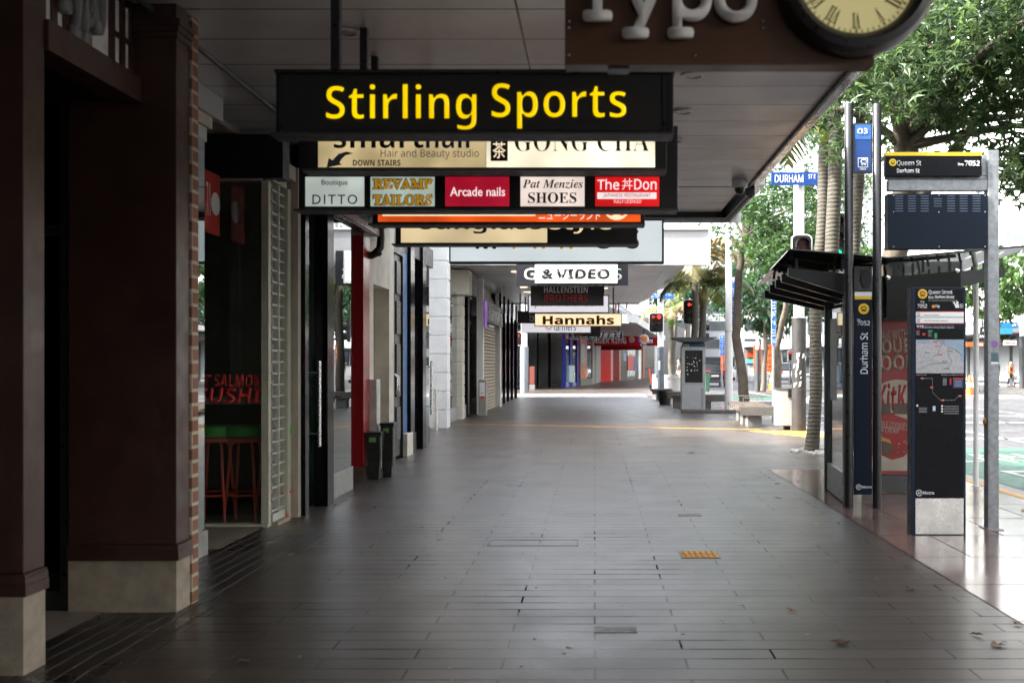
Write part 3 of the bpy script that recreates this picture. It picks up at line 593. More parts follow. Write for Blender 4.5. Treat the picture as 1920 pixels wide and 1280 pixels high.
# E: cream plaster wall with niche, metal boxes, dark panelled doors
se = shop('plaster_front_shop', 'cream plaster front with a shallow niche and dark panelled doors', 13.005, 15.7, -2.95)
mb = MB(); mb.box(-3.2, -2.90, 13.01, 13.28, 0, 3.54); mb.box(-3.2, -2.90, 14.3, 14.62, 0, 3.54); mb.box(-3.2, -2.902, 13.282, 14.298, 2.5, 3.54); mb.box(-3.3, -3.12, 13.282, 14.298, 0, 2.498); mb.build('plaster_wall', OFFWHITE, se)
mb = MB(); mb.box(-3.118, -3.095, 13.4, 14.2, .45, 1.16); mb.build('dented_metal_sheet', M('dented_sheet_metal', (.62, .56, .42), .25, metal=.9, bump=1.2, bscale=3.5), se)
for (ya, yb) in ((14.66, 15.14), (15.16, 15.64)):
    mb = MB(); mb.box(-3.06, -3.0, ya, yb, .05, 3.1); d_ = mb.build('door', M('dark_green_grey_door', (.045, .05, .05), .35), se)
    for (za, zb) in ((.3, .8), (.95, 1.75), (1.9, 2.4), (2.5, 3.0)):
        mb = MB(); mb.box(-2.999, -2.975, ya + .08, yb - .08, za, zb); mb.build('door_panel', M('dark_green_grey_door', (.045, .05, .05), .35), d_, bevel=.018)
    mb = MB(); yk = yb - .05 if ya < 15 else ya + .05; mb.tube([(-2.998, yk, 1.0), (-2.94, yk, 1.05), (-2.94, yk, 1.25), (-2.998, yk, 1.3)], .012, 8); mb.build('handle', STEEL, d_, smooth=True)
mb = MB(); mb.box(-3.06, -2.96, 14.625, 14.658, 0, 3.54); mb.box(-3.06, -2.96, 15.642, 15.69, 0, 3.54); mb.box(-3.06, -2.96, 14.66, 15.64, 3.105, 3.54); mb.build('door_frame', BLACK, se)
mb = MB(); mb.box(-2.898, -2.80, 13.02, 13.24, .5, 1.25); tag(mb.build('meter_cabinet', M('chipped_white_cabinet', (.66, .64, .6), .5, var=.2, scale=14), bevel=.008), 'chipped white metal cabinet fixed on the plaster wall above the black bins', 'cabinet')
def bin_(x0, x1, y, zt, lab):
    t = T('rubbish_bin', lab, 'bin', ((x0 + x1) / 2, y, 0), 'black rubbish bins beside the red column')
    w_ = x1 - x0
    mb = MB(); mb.hexa([(x0 + .03, y, 0), (x1 - .03, y, 0), (x1 - .03, y + .2, 0), (x0 + .03, y + .2, 0)], [(x0, y - .02, zt), (x1, y - .02, zt), (x1, y + .24, zt), (x0, y + .24, zt)]); mb.build('body', M('scuffed_black_plastic', (.022, .024, .022), .45, var=.6, scale=25), t, bevel=.008)
    mb = MB(); mb.box(x0 - .008, x1 + .008, y - .03, y + .25, zt + .001, zt + .035); mb.build('lid', BLACK, t, bevel=.008)
    mb = MB(); mb.box(x0 + .04, x1 - .06, y - .028, y - .021, zt - .09, zt - .03); mb.build('green_sticker', M('green_sticker', (.16, .42, .12), .5), t)
    mb = MB(); mb.box(x1 - .012, x1 + .006, y - .032, y + .0, .14, zt - .02); mb.build('steel_strip', GALV, t)
bin_(-2.87, -2.68, 12.72, .56, 'scuffed black bin in front, tight against the red column'); bin_(-2.745, -2.575, 12.99, .66, 'taller black bin just behind the one at the red column')
# F: dark glazed fronts up to the white column
sf = shop('dark_glazed_shop', 'dark glazed shopfront with slim black pillars and a tall door handle', 15.705, 18.75, -3.0, top=5.4)
for px0, px1, mt, nm in ((768, 785, GLOSSBLK, 'pillar'), (791, 808, GLOSSBLK, 'pillar')):
    Y0 = -2.95 * F / (px0 - VX); mb = MB(); mb.box(-3.1, -2.93, Y0, Y0 + .35, 0, 3.54); mb.build(nm, mt, sf, bevel=.004)
mb = MB(); mb.box(-3.07, -3.055, 15.72, 18.7, .3, 3.2); mb.build('shop_window', MIRR, sf)
mb = MB(); mb.box(-3.1, -3.04, 15.72, 18.7, 0, .298); mb.box(-3.1, -2.98, 15.72, 18.7, 3.21, 3.54); mb.build('stall_riser', DGREY, sf)
mb = MB(); mb.box(-3.04, -2.98, 15.75, 16.1, .3, 3.2); mb.build('blue_panel', M('blue_poster', (.03, .12, .3), .4, var=.4, scale=4), sf)
mb = MB(); mb.tube([(-2.90, 18.0, .55), (-2.90, 18.0, 1.5)], .025, 8); mb.cyl((-3.05, 18.0, .7), (-2.9, 18.0, .7), .014); mb.cyl((-3.05, 18.0, 1.4), (-2.9, 18.0, 1.4), .014); mb.build('handle', STEEL, sf, smooth=True)
mb = MB(); mb.box(-3.03, -3.0, 17.35, 17.38, .3, 3.2); mb.build('brass_jamb', M('brass_jamb', (.7, .5, .2), .3, metal=.8), sf)
mb = MB(); mb.box(-3.02, -2.92, 15.8, 16.3, 0, .36); tag(mb.build('stone_block', OFFWHITE, bevel=.01), 'cream stone block at the foot of the dark shopfront by the panelled doors', 'stone block')
# G: white rusticated stone building
sg = shop('stone_front_shop', 'white rusticated stone front standing in daylight between the two awnings', 18.755, 28.2, -3.55, top=5.0, col=M('white_stone', (.66, .65, .62), .6, var=.08))
WSTONE = M('white_painted_stone', (.74, .74, .73), .55, var=.06, scale=5)
CSTONE = M('cream_stone', (.58, .55, .46), .6, var=.1, scale=5)
def rustic(x0, x1, y0, y1, zt, n, mt, nm):
    mb = MB(); h = zt / n
    for k in range(n): mb.box(x0, x1, y0, y1, k * h, (k + 1) * h - .03)
    mb.box(x0 + .02, x1 - .02, y0 + .02, y1 - .02, .0, zt); return mb.build(nm, mt, sg, bevel=.012)
rustic(-3.95, -3.32, 22.8, 23.3, 4.2, 10, WSTONE, 'stone_pier')
rustic(-3.9, -3.46, 26.5, 27.0, 3.6, 12, CSTONE, 'stone_pier')
mb = MB(); mb.box(-4.0, -3.28, 26.4, 27.1, 3.25, 3.9); mb.build('capital', CSTONE, sg, bevel=.02)
mb = MB(); mb.box(-4.1, -3.9, 18.76, 22.9, 0, 3.68); mb.build('set_back_wall', WSTONE, sg)
mb = MB(); mb.box(-3.62, -3.60, 23.35, 26.45, .35, 3.3); mb.box(-3.62, -3.60, 27.1, 28.15, .35, 3.3); mb.build('shop_window', MIRR, sg)
mb = MB(); mb.box(-3.66, -3.56, 23.35, 26.45, 0, .345); mb.box(-3.66, -3.5, 27.1, 28.15, 0, .345); mb.build('stall_riser', M('grey_speckled_granite', (.28, .28, .29), .4, var=.3, scale=60), sg)
mb = MB(); mb.box(-3.595, -3.5, 24.3, 24.5, 0, 3.3); mb.build('cream_post', M('pale_green_cream_post', (.46, .48, .33), .5), sg)
mb = MB(); mb.box(-3.75, -3.3, 27.2, 28.15, 3.3, 3.9); mb.build('sign_board', DGREY, sg)
mb = MB(); mb.box(-3.6, -3.45, 27.6, 27.9, 0, 3.3); mb.build('pillar', GLOSSBLK, sg)
# H: shoe shop with tiled roller grille
sh_ = shop('shoe_shop', 'shoe shop with a pale gridded grille and grey name panel over it', 28.205, 35.6, -3.3)
mb = MB()
for k in range(25): mb.box(-3.36, -3.345, 29.6, 34.2, .02 + k * .105, .05 + k * .105)
for k in range(30): mb.box(-3.362, -3.347, 29.6 + k * .155, 29.63 + k * .155, .021, 2.6)
mb.build('security_grille', M('cream_grille', (.58, .52, .42), .5), sh_)
mb = MB(); mb.box(-3.40, -3.385, 29.6, 34.2, .02, 2.65); mb.build('backing_blind', M('tan_blind', (.42, .35, .27), .6), sh_)
mb = MB(); mb.box(-3.4, -3.2, 30.0, 35.3, 2.72, 3.35); np_ = mb.build('name_panel', MGREY, sh_)
text("Hannahs", TEXTWHT, np_, (-3.199, 32.6, 3.03), 4.2, .5, basis=STREET, depth=.02, bold=.02)
mb = MB(); mb.box(-3.2, -3.18, 29.3, 30.0, 2.5, 3.3); mb.build('purple_sign', E('purple_light_sign', srgb(150, 70, 200), .3), sh_)
mb = MB(); mb.box(-3.4, -3.22, 29.2, 29.5, 0, 3.9); mb.box(-3.4, -3.2, 34.3, 34.75, 0, 2.7); mb.build('white_post', WHITE, sh_)
mb = MB(); mb.box(-3.4, -3.25, 34.8, 35.55, 0, 2.7); mb.build('pillar', GLOSSBLK, sh_)
mb = MB(); mb.box(-3.6, -3.55, 28.25, 29.15, .3, 3.9); mb.build('shop_window', MIRR, sh_)
t_ = T('defibrillator_cabinet', 'stone coloured cabinet with a white red-heart notice outside the shoe shop', 'cabinet', (-3.14, 28.6, 0))
mb = MB(); mb.box(gx(897, 28.4), gx(911, 28.4), 28.4, 28.8, 0, 1.0); mb.build('body', M('grey_beige_stone', (.26, .24, .21), .5), t_, bevel=.01)
mb = MB(); mb.box(gx(899, 28.39), gx(909, 28.39), 28.385, 28.397, .55, .93); mb.build('notice', WHITE, t_)
mb = MB(); c = ((gx(904, 28.38)), gz(745, 28.38)); mb.prism_y([(c[0] + .05 * 16 * math.sin(a) ** 3 / 16, c[1] + .05 * (13 * math.cos(a) - 5 * math.cos(2 * a) - 2 * math.cos(3 * a) - math.cos(4 * a)) / 16) for a in [k * math.pi / 12 for k in range(24)]], 28.378, 28.384); mb.build('heart_symbol', M('red_print', (.6, .02, .02), .5), t_)
text("AED", M('red_print', (.6, .02, .02), .5), t_, (c[0], 28.384, c[1] + .12), .1, .04, bold=.02)
# I: black pillared end shop
si = shop('black_pillar_shop', 'black pillared shop at the far corner before the side street', 35.605, 43.6, -3.35)
for y in (35.8, 37.4, 39.2, 41.0, 43.1):
    mb = MB(); mb.box(-3.5, -3.3, y, y + .45, 0, 3.94); mb.build('pillar', GLOSSBLK, si)
mb = MB(); mb.box(-3.46, -3.44, 35.65, 43.5, .4, 3.3); mb.build('shop_window', MIRR, si)
mb = MB(); mb.box(-3.5, -3.42, 35.65, 43.5, 0, .398); mb.box(-3.5, -3.38, 35.65, 43.5, 3.31, 3.94); mb.build('stall_riser', WHITE, si)
t_ = MB(); t_.lathe([(.075, 0), (.075, .012), (.05, .014), (.05, .9), (.045, .905)], (-3.5, 22.3, 0), 20)
tag(t_.build('bollard', STEEL, smooth=True), 'short stainless steel bollard in front of the white stone pier', 'bollard')
# ---------------------------------------------------------------- hanging signs
HANG = 'signs hanging under the awnings'
def sign(name, label, x0, x1, y0, y1, Y, zc=3.55, t=.12, frame=BLACK, rods=(), group=HANG, lip=.0, cat='shop sign'):
    r = T(name, label, cat, (gx((x0 + x1) / 2, Y), Y + t / 2, gz(y1, Y)), group)
    mb = MB(); pbox(mb, x0, x1, y0, y1, Y, Y + t); mb.build('case', frame, r, bevel=.006)
    if lip:
        zb = gz(y1, Y); mb = MB(); mb.box(gx(x0, Y) - .025, gx(x1, Y) + .0, Y - .03, Y + t + .03, zb - lip, zb - .001); mb.build('bottom_lip', DGREY, r)
    for px in rods:
        mb = MB(); x = gx(px, Y); mb.box(x - .022, x + .022, Y + .03, Y + .08, gz(y0, Y) + .001, zc); mb.build('hanger', SATIN, r)
    return r
def face(r, mat, x0, x1, y0, y1, Y, name='face', proud=.006):
    mb = MB(); mb.box(gx(x0, Y), gx(x1, Y), Y - proud, Y - .0005, gz(y1, Y), gz(y0, Y)); return mb.build(name, mat, r)

# timber board with the clock
Y = 3.6
r = T('shop_sign', 'brown timber board with pale raised typewriter letters hung beside the big clock', 'shop sign', (gx(1350, Y), Y, gz(122, Y)), HANG)
mb = MB(); pbox(mb, 1059, 1640, -95, 122, Y, Y + .09); mb.build('board', WOOD, r, bevel=.004)
LETW = M('pale_raised_letter', (.86, .86, .86), .5, var=.06)
tpx("Typo", LETW, r, 1080, 1419, -62, 74, Y - .022, bold=.026, style='mono', depth=.018)
for px, py in ((1067, 41), (1067, 53), (1067, 104), (1303, 105), (1431, 41), (1431, 53), (1629, 106)): mb = MB(); mb.ball((gx(px, Y), Y - .002, gz(py, Y)), .0045, 8, 6); mb.build('screw', STEEL, r)
mb = MB()
for px in (1150, 1560): mb.box(gx(px, Y) - .02, gx(px, Y) + .02, Y + .02, Y + .06, gz(-95, Y), 3.55)
mb.build('hanger', SATIN, r)
mb = MB(); mb.box(gx(1140, Y), gx(1180, Y), Y + .01, Y + .08, gz(122, Y) - .012, gz(122, Y) - .001); mb.build('bracket', SATIN, r)
cl = T('wall_clock', 'large round clock with black rim and cream dial at the end of the board', 'clock', (gx(1612, Y), Y - .05, gz(-55, Y)))
cx, cz = gx(1612, Y - .09), gz(-55, Y - .09); q = (Y - .09) / F
def ring_y(mb, prof, cx, cz, n=64):                    # (radius, y) profile turned about a horizontal axis along Y
    rings = [[mb.bm.verts.new((cx + rr * math.cos(2 * math.pi * k / n), y, cz + rr * math.sin(2 * math.pi * k / n))) for k in range(n)] for rr, y in prof]
    for a, b in zip(rings, rings[1:] + rings[:1]):
        for k in range(n): mb.bm.faces.new((a[k], a[(k + 1) % n], b[(k + 1) % n], b[k]))
mb = MB(); ring_y(mb, [(152 * q, Y - .002), (152 * q, Y - .05), (144 * q, Y - .09), (130 * q, Y - .10), (118 * q, Y - .085), (112 * q, Y - .06), (112 * q, Y - .002)], cx, cz); mb.build('rim', SATIN, cl, smooth=True)
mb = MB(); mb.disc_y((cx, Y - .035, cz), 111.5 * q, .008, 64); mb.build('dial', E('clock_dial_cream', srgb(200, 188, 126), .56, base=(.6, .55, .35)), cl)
yd = Y - .0445
for k, nm in enumerate(("XII", "I", "II", "III", "IIII", "V", "VI", "VII", "VIII", "IX", "X", "XI")):
    a = R(90 - 30 * k); rr = 86 * q
    wn = {1: 7, 2: 15, 3: 24, 4: 33}.get(len(nm), 20) * q
    text(nm, TEXTBLK, cl, (cx + rr * math.cos(a), yd, cz + rr * math.sin(a)), max(wn, 9 * q), 30 * q, roll=a - math.pi / 2, depth=.002, style='serifb', name='numeral')
mb = MB()
for k in range(60):
    a = R(6 * k); c, s_ = math.cos(a), math.sin(a); r0, r1, hw = 103 * q, 109 * q, (.0016 if k % 5 else .003)
    mb.hexa([(cx + r0 * c - hw * s_, yd, cz + r0 * s_ + hw * c), (cx + r0 * c + hw * s_, yd, cz + r0 * s_ - hw * c), (cx + r1 * c + hw * s_, yd, cz + r1 * s_ - hw * c), (cx + r1 * c - hw * s_, yd, cz + r1 * s_ + hw * c)],
            [(cx + r0 * c - hw * s_, yd - .002, cz + r0 * s_ + hw * c), (cx + r0 * c + hw * s_, yd - .002, cz + r0 * s_ - hw * c), (cx + r1 * c + hw * s_, yd - .002, cz + r1 * s_ - hw * c), (cx + r1 * c - hw * s_, yd - .002, cz + r1 * s_ + hw * c)])
mb.build('minute_mark', TEXTBLK, cl)
for a, ln, hw in ((R(150), 55 * q, .005), (R(30), 80 * q, .004)):
    c, s_ = math.cos(a), math.sin(a); mb = MB(); mb.tube([(cx - .02 * c, yd - .008, cz - .02 * s_), (cx + ln * c, yd - .008, cz + ln * s_)], [hw, .0015], 6); mb.build('hand', TEXTBLK, cl)

# 1: black board with yellow lettering
Y = 5.0
r = sign('shop_sign', 'wide black box sign with big yellow lettering, lowest and closest of the row', 517, 1263, 133, 250, Y, t=.10, rods=(625, 1170), lip=.012)
face(r, M('charcoal_sign_face', (.018, .018, .019), .5, var=.1), 529, 1241, 145, 246, Y)
mb = MB(); pbox(mb, 514, 1266, 130, 136, Y - .02, Y + .14); mb.build('top_lip', SATIN, r)
for a in (1243, 523): mb = MB(); pbox(mb, a, a + 4.5, 140, 247, Y - .012, Y - .0005); mb.build('frame_strip', SATIN, r)
YEL = E('lit_yellow_lettering', srgb(255, 214, 0), 1.02, base=(.7, .5, .0), var=.12, scale=2.5)
tpx("Stirling", YEL, r, 612, 893, 159, 243, Y - .008, style='sansb', bold=-.022)
tpx("Sports", YEL, r, 922, 1174, 157, 241, Y - .008, style='sansb', bold=-.022)
# 2: cream double sign
Y = 6.3
r = sign('shop_sign', 'lit cream double sign for a beauty studio and a tea shop below the yellow lettering', 576, 1250, 222, 317, Y, rods=(679, 1180), lip=.016)
CRM = E('lit_cream_panel', srgb(232, 208, 156), .78, var=.4, scale=3.2); CRM2 = E('lit_warm_white_panel', srgb(255, 244, 214), 1.15, var=.35, scale=3.4)
face(r, CRM, 597, 911, 232, 314, Y); face(r, CRM2, 912, 1228, 232, 314, Y)
tpx("smart", TEXTBLK, r, 626, 794, 240, 278, Y - .008, bold=.02); tpx("hair", M('deep_blue_lettering', (.01, .06, .22), .4), r, 799, 890, 236, 278, Y - .008, bold=.02)
tpx("Hair and Beauty studio", M('taupe_lettering', (.25, .22, .18), .5), r, 714, 898, 280, 299, Y - .008, bold=-.008)
tpx("DOWN STAIRS", TEXTBLK, r, 662, 751, 300, 311, Y - .008, bold=.012)
mb = MB(); mb.prism_y([(gx(a, Y), gz(b, Y)) for a, b in ((613, 315), (617, 297), (624, 301), (636, 289), (650, 285), (663, 288), (648, 292), (641, 299), (637, 306), (642, 309))], Y - .009, Y - .0065)
mb.build('arrow', M('slate_blue_print', (.12, .15, .2), .5), r)
tpx("GONG CHA", TEXTBLK, r, 965, 1217, 243, 284, Y - .008, style='serifb', bold=-.014)
mb = MB(); pbox(mb, 920, 952, 226, 302, Y - .010, Y - .0065); em = mb.build('emblem', M('maroon_emblem', (.03, .005, .006), .4), r, bevel=.003)
tpx("貢", E('lit_emblem_strokes', srgb(255, 235, 200), .95), em, 924, 948, 232, 262, Y - .0105); tpx("茶", E('lit_emblem_strokes', (1, 1, 1)), em, 924, 948, 266, 297, Y - .0105)
# 3: row of five small panels
Y = 6.9
r = sign('shop_sign', 'black rack holding five small lit panels under the cream double sign', 560, 1271, 236, 392, Y, rods=(700, 1150), lip=.015)
P1 = E('lit_pale_panel', srgb(205, 215, 208), .75, var=.22, scale=4.); P2 = E('lit_pale_green_panel', srgb(190, 208, 198), .7, var=.22, scale=4.); P3 = E('lit_crimson_panel', srgb(170, 20, 45), .95, var=.22, scale=4.); P4 = E('lit_pinkish_white_panel', srgb(240, 222, 212), .95, var=.22, scale=4.); P5 = E('lit_red_panel', srgb(205, 22, 25), 1., var=.22, scale=4.)
for mt, a, b in ((P1, 573, 683), (P2, 695, 815), (P3, 835, 955), (P4, 976, 1096), (P5, 1116, 1236)): face(r, mt, a, b, 332, 387, Y, 'panel')
tpx("Boutique", TEXTBLK, r, 603, 652, 337, 350, Y - .008, style=''); tpx("DITTO", TEXTBLK, r, 586, 670, 365, 383, Y - .008, space=1.25, style='')
OCH = M('ochre_lettering', (.52, .27, .02), .5); OCHE = E('lit_ochre_lettering', srgb(205, 150, 30), .5, base=(.4, .22, .02))
for s, a, b, c, d in (("REVAMP", 700, 811, 335, 355), ("TAILORS", 700, 810, 365, 385)):
    tpx(s, TEXTBLK, r, a - 1.5, b + 1.5, c - 1, d + 1, Y - .008, style='serifb', bold=.06); tpx(s, OCHE, r, a, b, c, d, Y - .013, style='serifb', bold=.018)
LITW = E('lit_white_lettering', srgb(250, 235, 235), .9)
tpx("Arcade nails", LITW, r, 844, 947, 351, 368, Y - .008, bold=.008, style='')
tpx("Pat Menzies", TEXTBLK, r, 980, 1093, 337, 354, Y - .008, style='serifbi'); tpx("SHOES", TEXTBLK, r, 990, 1081, 361, 381, Y - .008, style='serifb')
tpx("The", LITW, r, 1120, 1161, 336, 356, Y - .008, bold=.01); tpx("丼", LITW, r, 1166, 1186, 335, 356, Y - .008, bold=.02); tpx("Don", LITW, r, 1189, 1231, 336, 356, Y - .008, bold=.01)
mb = MB(); pbox(mb, 1120, 1231, 361, 373, Y - .0095, Y - .0065); mb.build('white_bar', LITW, r)
tpx("JAPANESE RESTAURANT", M('red_print', (.6, .02, .02), .5), r, 1131, 1220, 363, 371, Y - .012); tpx("FULLY LICENCED", LITW, r, 1151, 1202, 375, 381, Y - .008)
# 4: orange sign
Y = 7.8
r = sign('shop_sign', 'orange bordered lit sign with white Japanese lettering below the rack of five panels', 698, 1209, 368, 419, Y, rods=(800, 1120), lip=.016)
ORF = E('lit_orange_face', srgb(238, 88, 28), .98, var=.35, scale=3); face(r, ORF, 709, 1201, 373, 416, Y)
mb = MB(); pbox(mb, 717, 1004, 378, 405, Y - .010, Y - .0065); mb.build('cream_panel', E('lit_pale_cream_face', srgb(255, 232, 190), 1.), r)
tpx("ニューシーランド", LITW, r, 1010, 1126, 396, 412, Y - .008, bold=.01)
mb = MB(); mb.disc_y((gx(1156, Y), Y - .0065, gz(388, Y)), 25 * Y / F, .004); d_ = mb.build('round_emblem', E('lit_pale_cream_face', (1, 1, 1)), r)
mb = MB(); mb.disc_y((gx(1146, Y), Y - .0106, gz(399, Y)), 6 * Y / F, .002); mb.disc_y((gx(1166, Y), Y - .0106, gz(399, Y)), 6 * Y / F, .002); mb.build('emblem_mark', ORF, d_)
# 5: half cream half black
Y = 9.0
r = sign('shop_sign', 'lit sign half cream with black words and half black with cream words', 741, 1195, 398, 457, Y, rods=(800, 1130), lip=.014)
face(r, E('lit_tan_face', srgb(226, 204, 160), .85, var=.3, scale=2), 752, 1026, 404, 455, Y); face(r, BLACK, 1027, 1187, 404, 455, Y)
tpx("sunglass", TEXTBLK, r, 789, 1017, 404, 438, Y - .008, bold=.025); tpx("style", E('lit_cream_lettering', srgb(250, 225, 175), .9), r, 1031, 1147, 404, 438, Y - .008, bold=.005)
# 6: white sign with gold letters
Y = 12.5
r = sign('shop_sign', 'large pale white lit sign with brown and gold capitals closing the near awning', 842, 1245, 411, 494, Y, frame=DGREY, rods=(900, 1200))
face(r, E('lit_cool_white_face', srgb(226, 236, 240), .80, var=.05), 845, 1241, 414, 490, Y)
GOLD = E('lit_gold_lettering', srgb(214, 160, 60), .75)
for ch, a, b, mt in (("M", 892, 930, TEXTBLK), ("I", 961, 966, GOLD), ("R", 1000, 1023, GOLD), ("R", 1050, 1075, GOLD), ("O", 1113, 1150, M('brown_lettering', (.16, .09, .02), .5)), ("S", 1176, 1198, M('brown_lettering', (.16, .09, .02), .5))):
    tpx(ch, mt, r, a, b, 430, 466.5, Y - .008, bold=.015)
# second awning
r = sign('shop_sign', 'black sign with a white ring letter half hidden behind the white photo shop sign', 968, 1178, 470, 535, 25.36, zc=3.96, t=.07, frame=M('black_navy_sign', (.008, .009, .014), .4))
tpx("GLASSONS", TEXTWHT, r, 983, 1166, 503, 525, 25.355, bold=.01, depth=.008)
r = sign('shop_sign', 'white lit sign with heavy black lettering fixed on the second awning front', 1003, 1158, 470, 531, 25.1, zc=3.96, t=.18, frame=M('off_white_case', (.6, .6, .57), .5))
face(r, E('lit_neutral_white_face', srgb(240, 240, 236), .92), 1006, 1155, 473, 528, 25.1); tpx("&", TEXTBLK, r, 1015, 1038, 504, 523, 25.09, bold=.05, depth=.006, style=''); tpx("VIDEO", TEXTBLK, r, 1041, 1143, 504, 523, 25.09, style='sansb', bold=.02, depth=.006)
r = sign('shop_sign', 'black menswear sign with a grey line over a red line of lettering', 995, 1132, 536, 573, 27.0, zc=3.95, rods=(1010, 1118))
tpx("HALLENSTEIN", M('pale_grey_print', (.5, .5, .5), .5), r, 1020, 1102, 537.5, 549, 26.995, bold=.03); tpx("BROTHERS", M('dull_red_print', (.32, .018, .02), .5), r, 1020, 1102, 551.5, 566, 26.995, bold=.03)
r = sign('shop_sign', 'white sign with thin magenta lettering behind the black menswear sign', 990, 1142, 553, 587, 30.0, zc=3.95, frame=MGREY, rods=(1000, 1132))
face(r, E('lit_lilac_white_face', srgb(232, 228, 236), .85), 992, 1140, 555, 585, 30.0); tpx("peteralexander", M('magenta_print', (.35, .01, .14), .5), r, 1003, 1121, 561, 578, 29.99)
r = sign('shop_sign', 'glowing cream sign with heavy black lettering, brightest under the second awning', 1002, 1166, 587, 612, 33.0, zc=3.95, frame=DGREY, rods=(1015, 1150))
face(r, E('lit_amber_cream_face', srgb(255, 232, 190), 1.0), 1003.5, 1164.5, 588.5, 610.5, 33.0)
tpx("Hannahs", E('lit_amber_halo', srgb(235, 170, 80), .8), r, 1017, 1152, 591, 609, 32.992, bold=.075); tpx("Hannahs", TEXTBLK, r, 1018, 1151, 592, 608, 32.985, bold=.05)
r = sign('shop_sign', 'black sign with one thin grey letter showing at the left of the glowing cream sign', 970, 1052, 583, 606, 36.0, zc=3.95, rods=(975, 1045)); tpx("b", M('pale_grey_print', (.5, .5, .5), .5), r, 993, 1001, 588, 602, 35.99)
r = sign('shop_sign', 'white sign with purple lettering and a red burst under the glowing cream sign', 978, 1108, 600, 624, 38.0, zc=3.95, frame=MGREY, rods=(985, 1100))
face(r, E('lit_lilac_white_face', (1, 1, 1)), 979, 1107, 601, 623, 38.0); tpx("farmers", M('purple_print', (.06, .015, .12), .5), r, 1038, 1080, 605, 620, 37.99, bold=.01)
mb = MB()
for k in range(9):
    a = R(180 + k * 22.5); mb.tube([(gx(1029, 37.99) + .05 * math.cos(a), 37.985, gz(613, 37.99) + .05 * math.sin(a)), (gx(1029, 37.99) + .13 * math.cos(a), 37.985, gz(613, 37.99) + .13 * math.sin(a))], .008, 5)
mb.build('burst_emblem', M('red_print', (.6, .02, .02), .5), r)
r = sign('shop_sign', 'small plain black sign behind the white sign with purple lettering', 1076, 1126, 612, 631, 39.5, zc=3.95, rods=(1080, 1120))
tpx("ASB", M('amber_print', (.6, .3, .02), .5), r, 1079, 1092, 626, 630, 39.49)
r = sign('shop_sign', 'dark blue sports shoe sign with slanted white lettering at the awning end', 1065, 1168, 621, 635, 41.0, zc=3.95, frame=TEXTWHT, rods=(1075, 1160))
face(r, M('dark_sign_blue', (.012, .03, .09), .4), 1066, 1167, 622, 634.3, 41.0); tpx("SKECHERS", TEXTWHT, r, 1069, 1164, 624, 633.3, 40.99, style='sansbi', bold=.02)
r = sign('shop_sign', 'royal blue cash machine sign behind the other far signs', 1050, 1102, 612, 627, 41.3, zc=3.95, frame=BLUEP, rods=(1055, 1098)); tpx("ATM", TEXTWHT, r, 1052, 1064, 622, 626.4, 41.29); tpx("ANZ", TEXTWHT, r, 1083, 1097, 622, 626.4, 41.29)

# ---------------------------------------------------------------- bus stop: twin-post totem
Y = 10.2
r = T('bus_stop_totem', 'tall black twin-post bus stop totem with a blue plate on top', 'bus stop', (gx(1618, Y), Y, 0))
for px in (1591.5, 1644.5):
    mb = MB(); mb.lathe([(.044, 0), (.044, gz(197, Y)), (.036, gz(195, Y))], (gx(px, Y), Y, 0), 20); mb.build('post', SATIN, r, smooth=True)
mb = MB(); pbox(mb, 1600, 1636, 231, 325, Y - .02, Y + .02); pl = mb.build('route_plate', SATIN, r, bevel=.006)
mb = MB(); pbox(mb, 1603, 1633, 234, 321, Y - .026, Y - .0205); pf = mb.build('blue_face', BLUEP, pl)
mb = MB(); pbox(mb, 1603, 1633, 234, 261, Y - .029, Y - .0265); mb.build('lighter_band', M('mid_sign_blue', (.03, .14, .5), .35), pl)
tpx("Q3", TEXTWHT, pl, 1608, 1627, 241, 254, Y - .030, bold=.02)
def bus_icon(par, cx, cz, s, Y, mat, hole):              # front of a bus: body, windscreen, lamps, wheels
    mb = MB(); mb.prism_y([(cx + s * a, cz + s * b) for a, b in ((-.42, -.42), (.42, -.42), (.42, .30), (.34, .46), (-.34, .46), (-.42, .30))], Y - .002, Y); mb.box(cx - .34 * s, cx - .18 * s, Y - .002, Y, cz - .56 * s, cz - .425 * s); mb.box(cx + .18 * s, cx + .34 * s, Y - .002, Y, cz - .56 * s, cz - .425 * s)
    mb.box(cx - .56 * s, cx - .45 * s, Y - .002, Y, cz - .05 * s, cz + .2 * s); mb.box(cx + .45 * s, cx + .56 * s, Y - .002, Y, cz - .05 * s, cz + .2 * s); mb.build('bus_symbol', mat, par)
    mb = MB(); mb.box(cx - .32 * s, cx + .32 * s, Y - .004, Y - .0025, cz - .12 * s, cz + .28 * s); mb.disc_y((cx - .28 * s, Y - .0025, cz - .28 * s), .07 * s, .0015, 12); mb.disc_y((cx + .28 * s, Y - .0025, cz - .28 * s), .07 * s, .0015, 12); mb.build('bus_symbol_window', hole, par)
mb = MB(); pbox(mb, 1608.5, 1627.5, 296, 314, Y - .028, Y - .0265); mb.build('icon_frame', TEXTWHT, pl, bevel=.0005); mb = MB(); pbox(mb, 1610, 1626, 297.5, 312.5, Y - .030, Y - .0285); mb.build('icon_ground', BLUEP, pl)
bus_icon(pl, gx(1618, Y), gz(305, Y), 11.5 * Y / F, Y - .0305, TEXTWHT, BLUEP); tpx("BUS", TEXTWHT, pl, 1612.5, 1623.5, 315, 319, Y - .0265, bold=.02)
mb = MB(); pbox(mb, 1601, 1635.5, 500, 546, Y - .03, Y + .03); sp = mb.build('speaker_box', SATIN, r, bevel=.008)
mb = MB(); mb.lathe([(.001, -.02), (.05, -.02), (.05, 0), (.001, 0)], (0, 0, 0), 28)
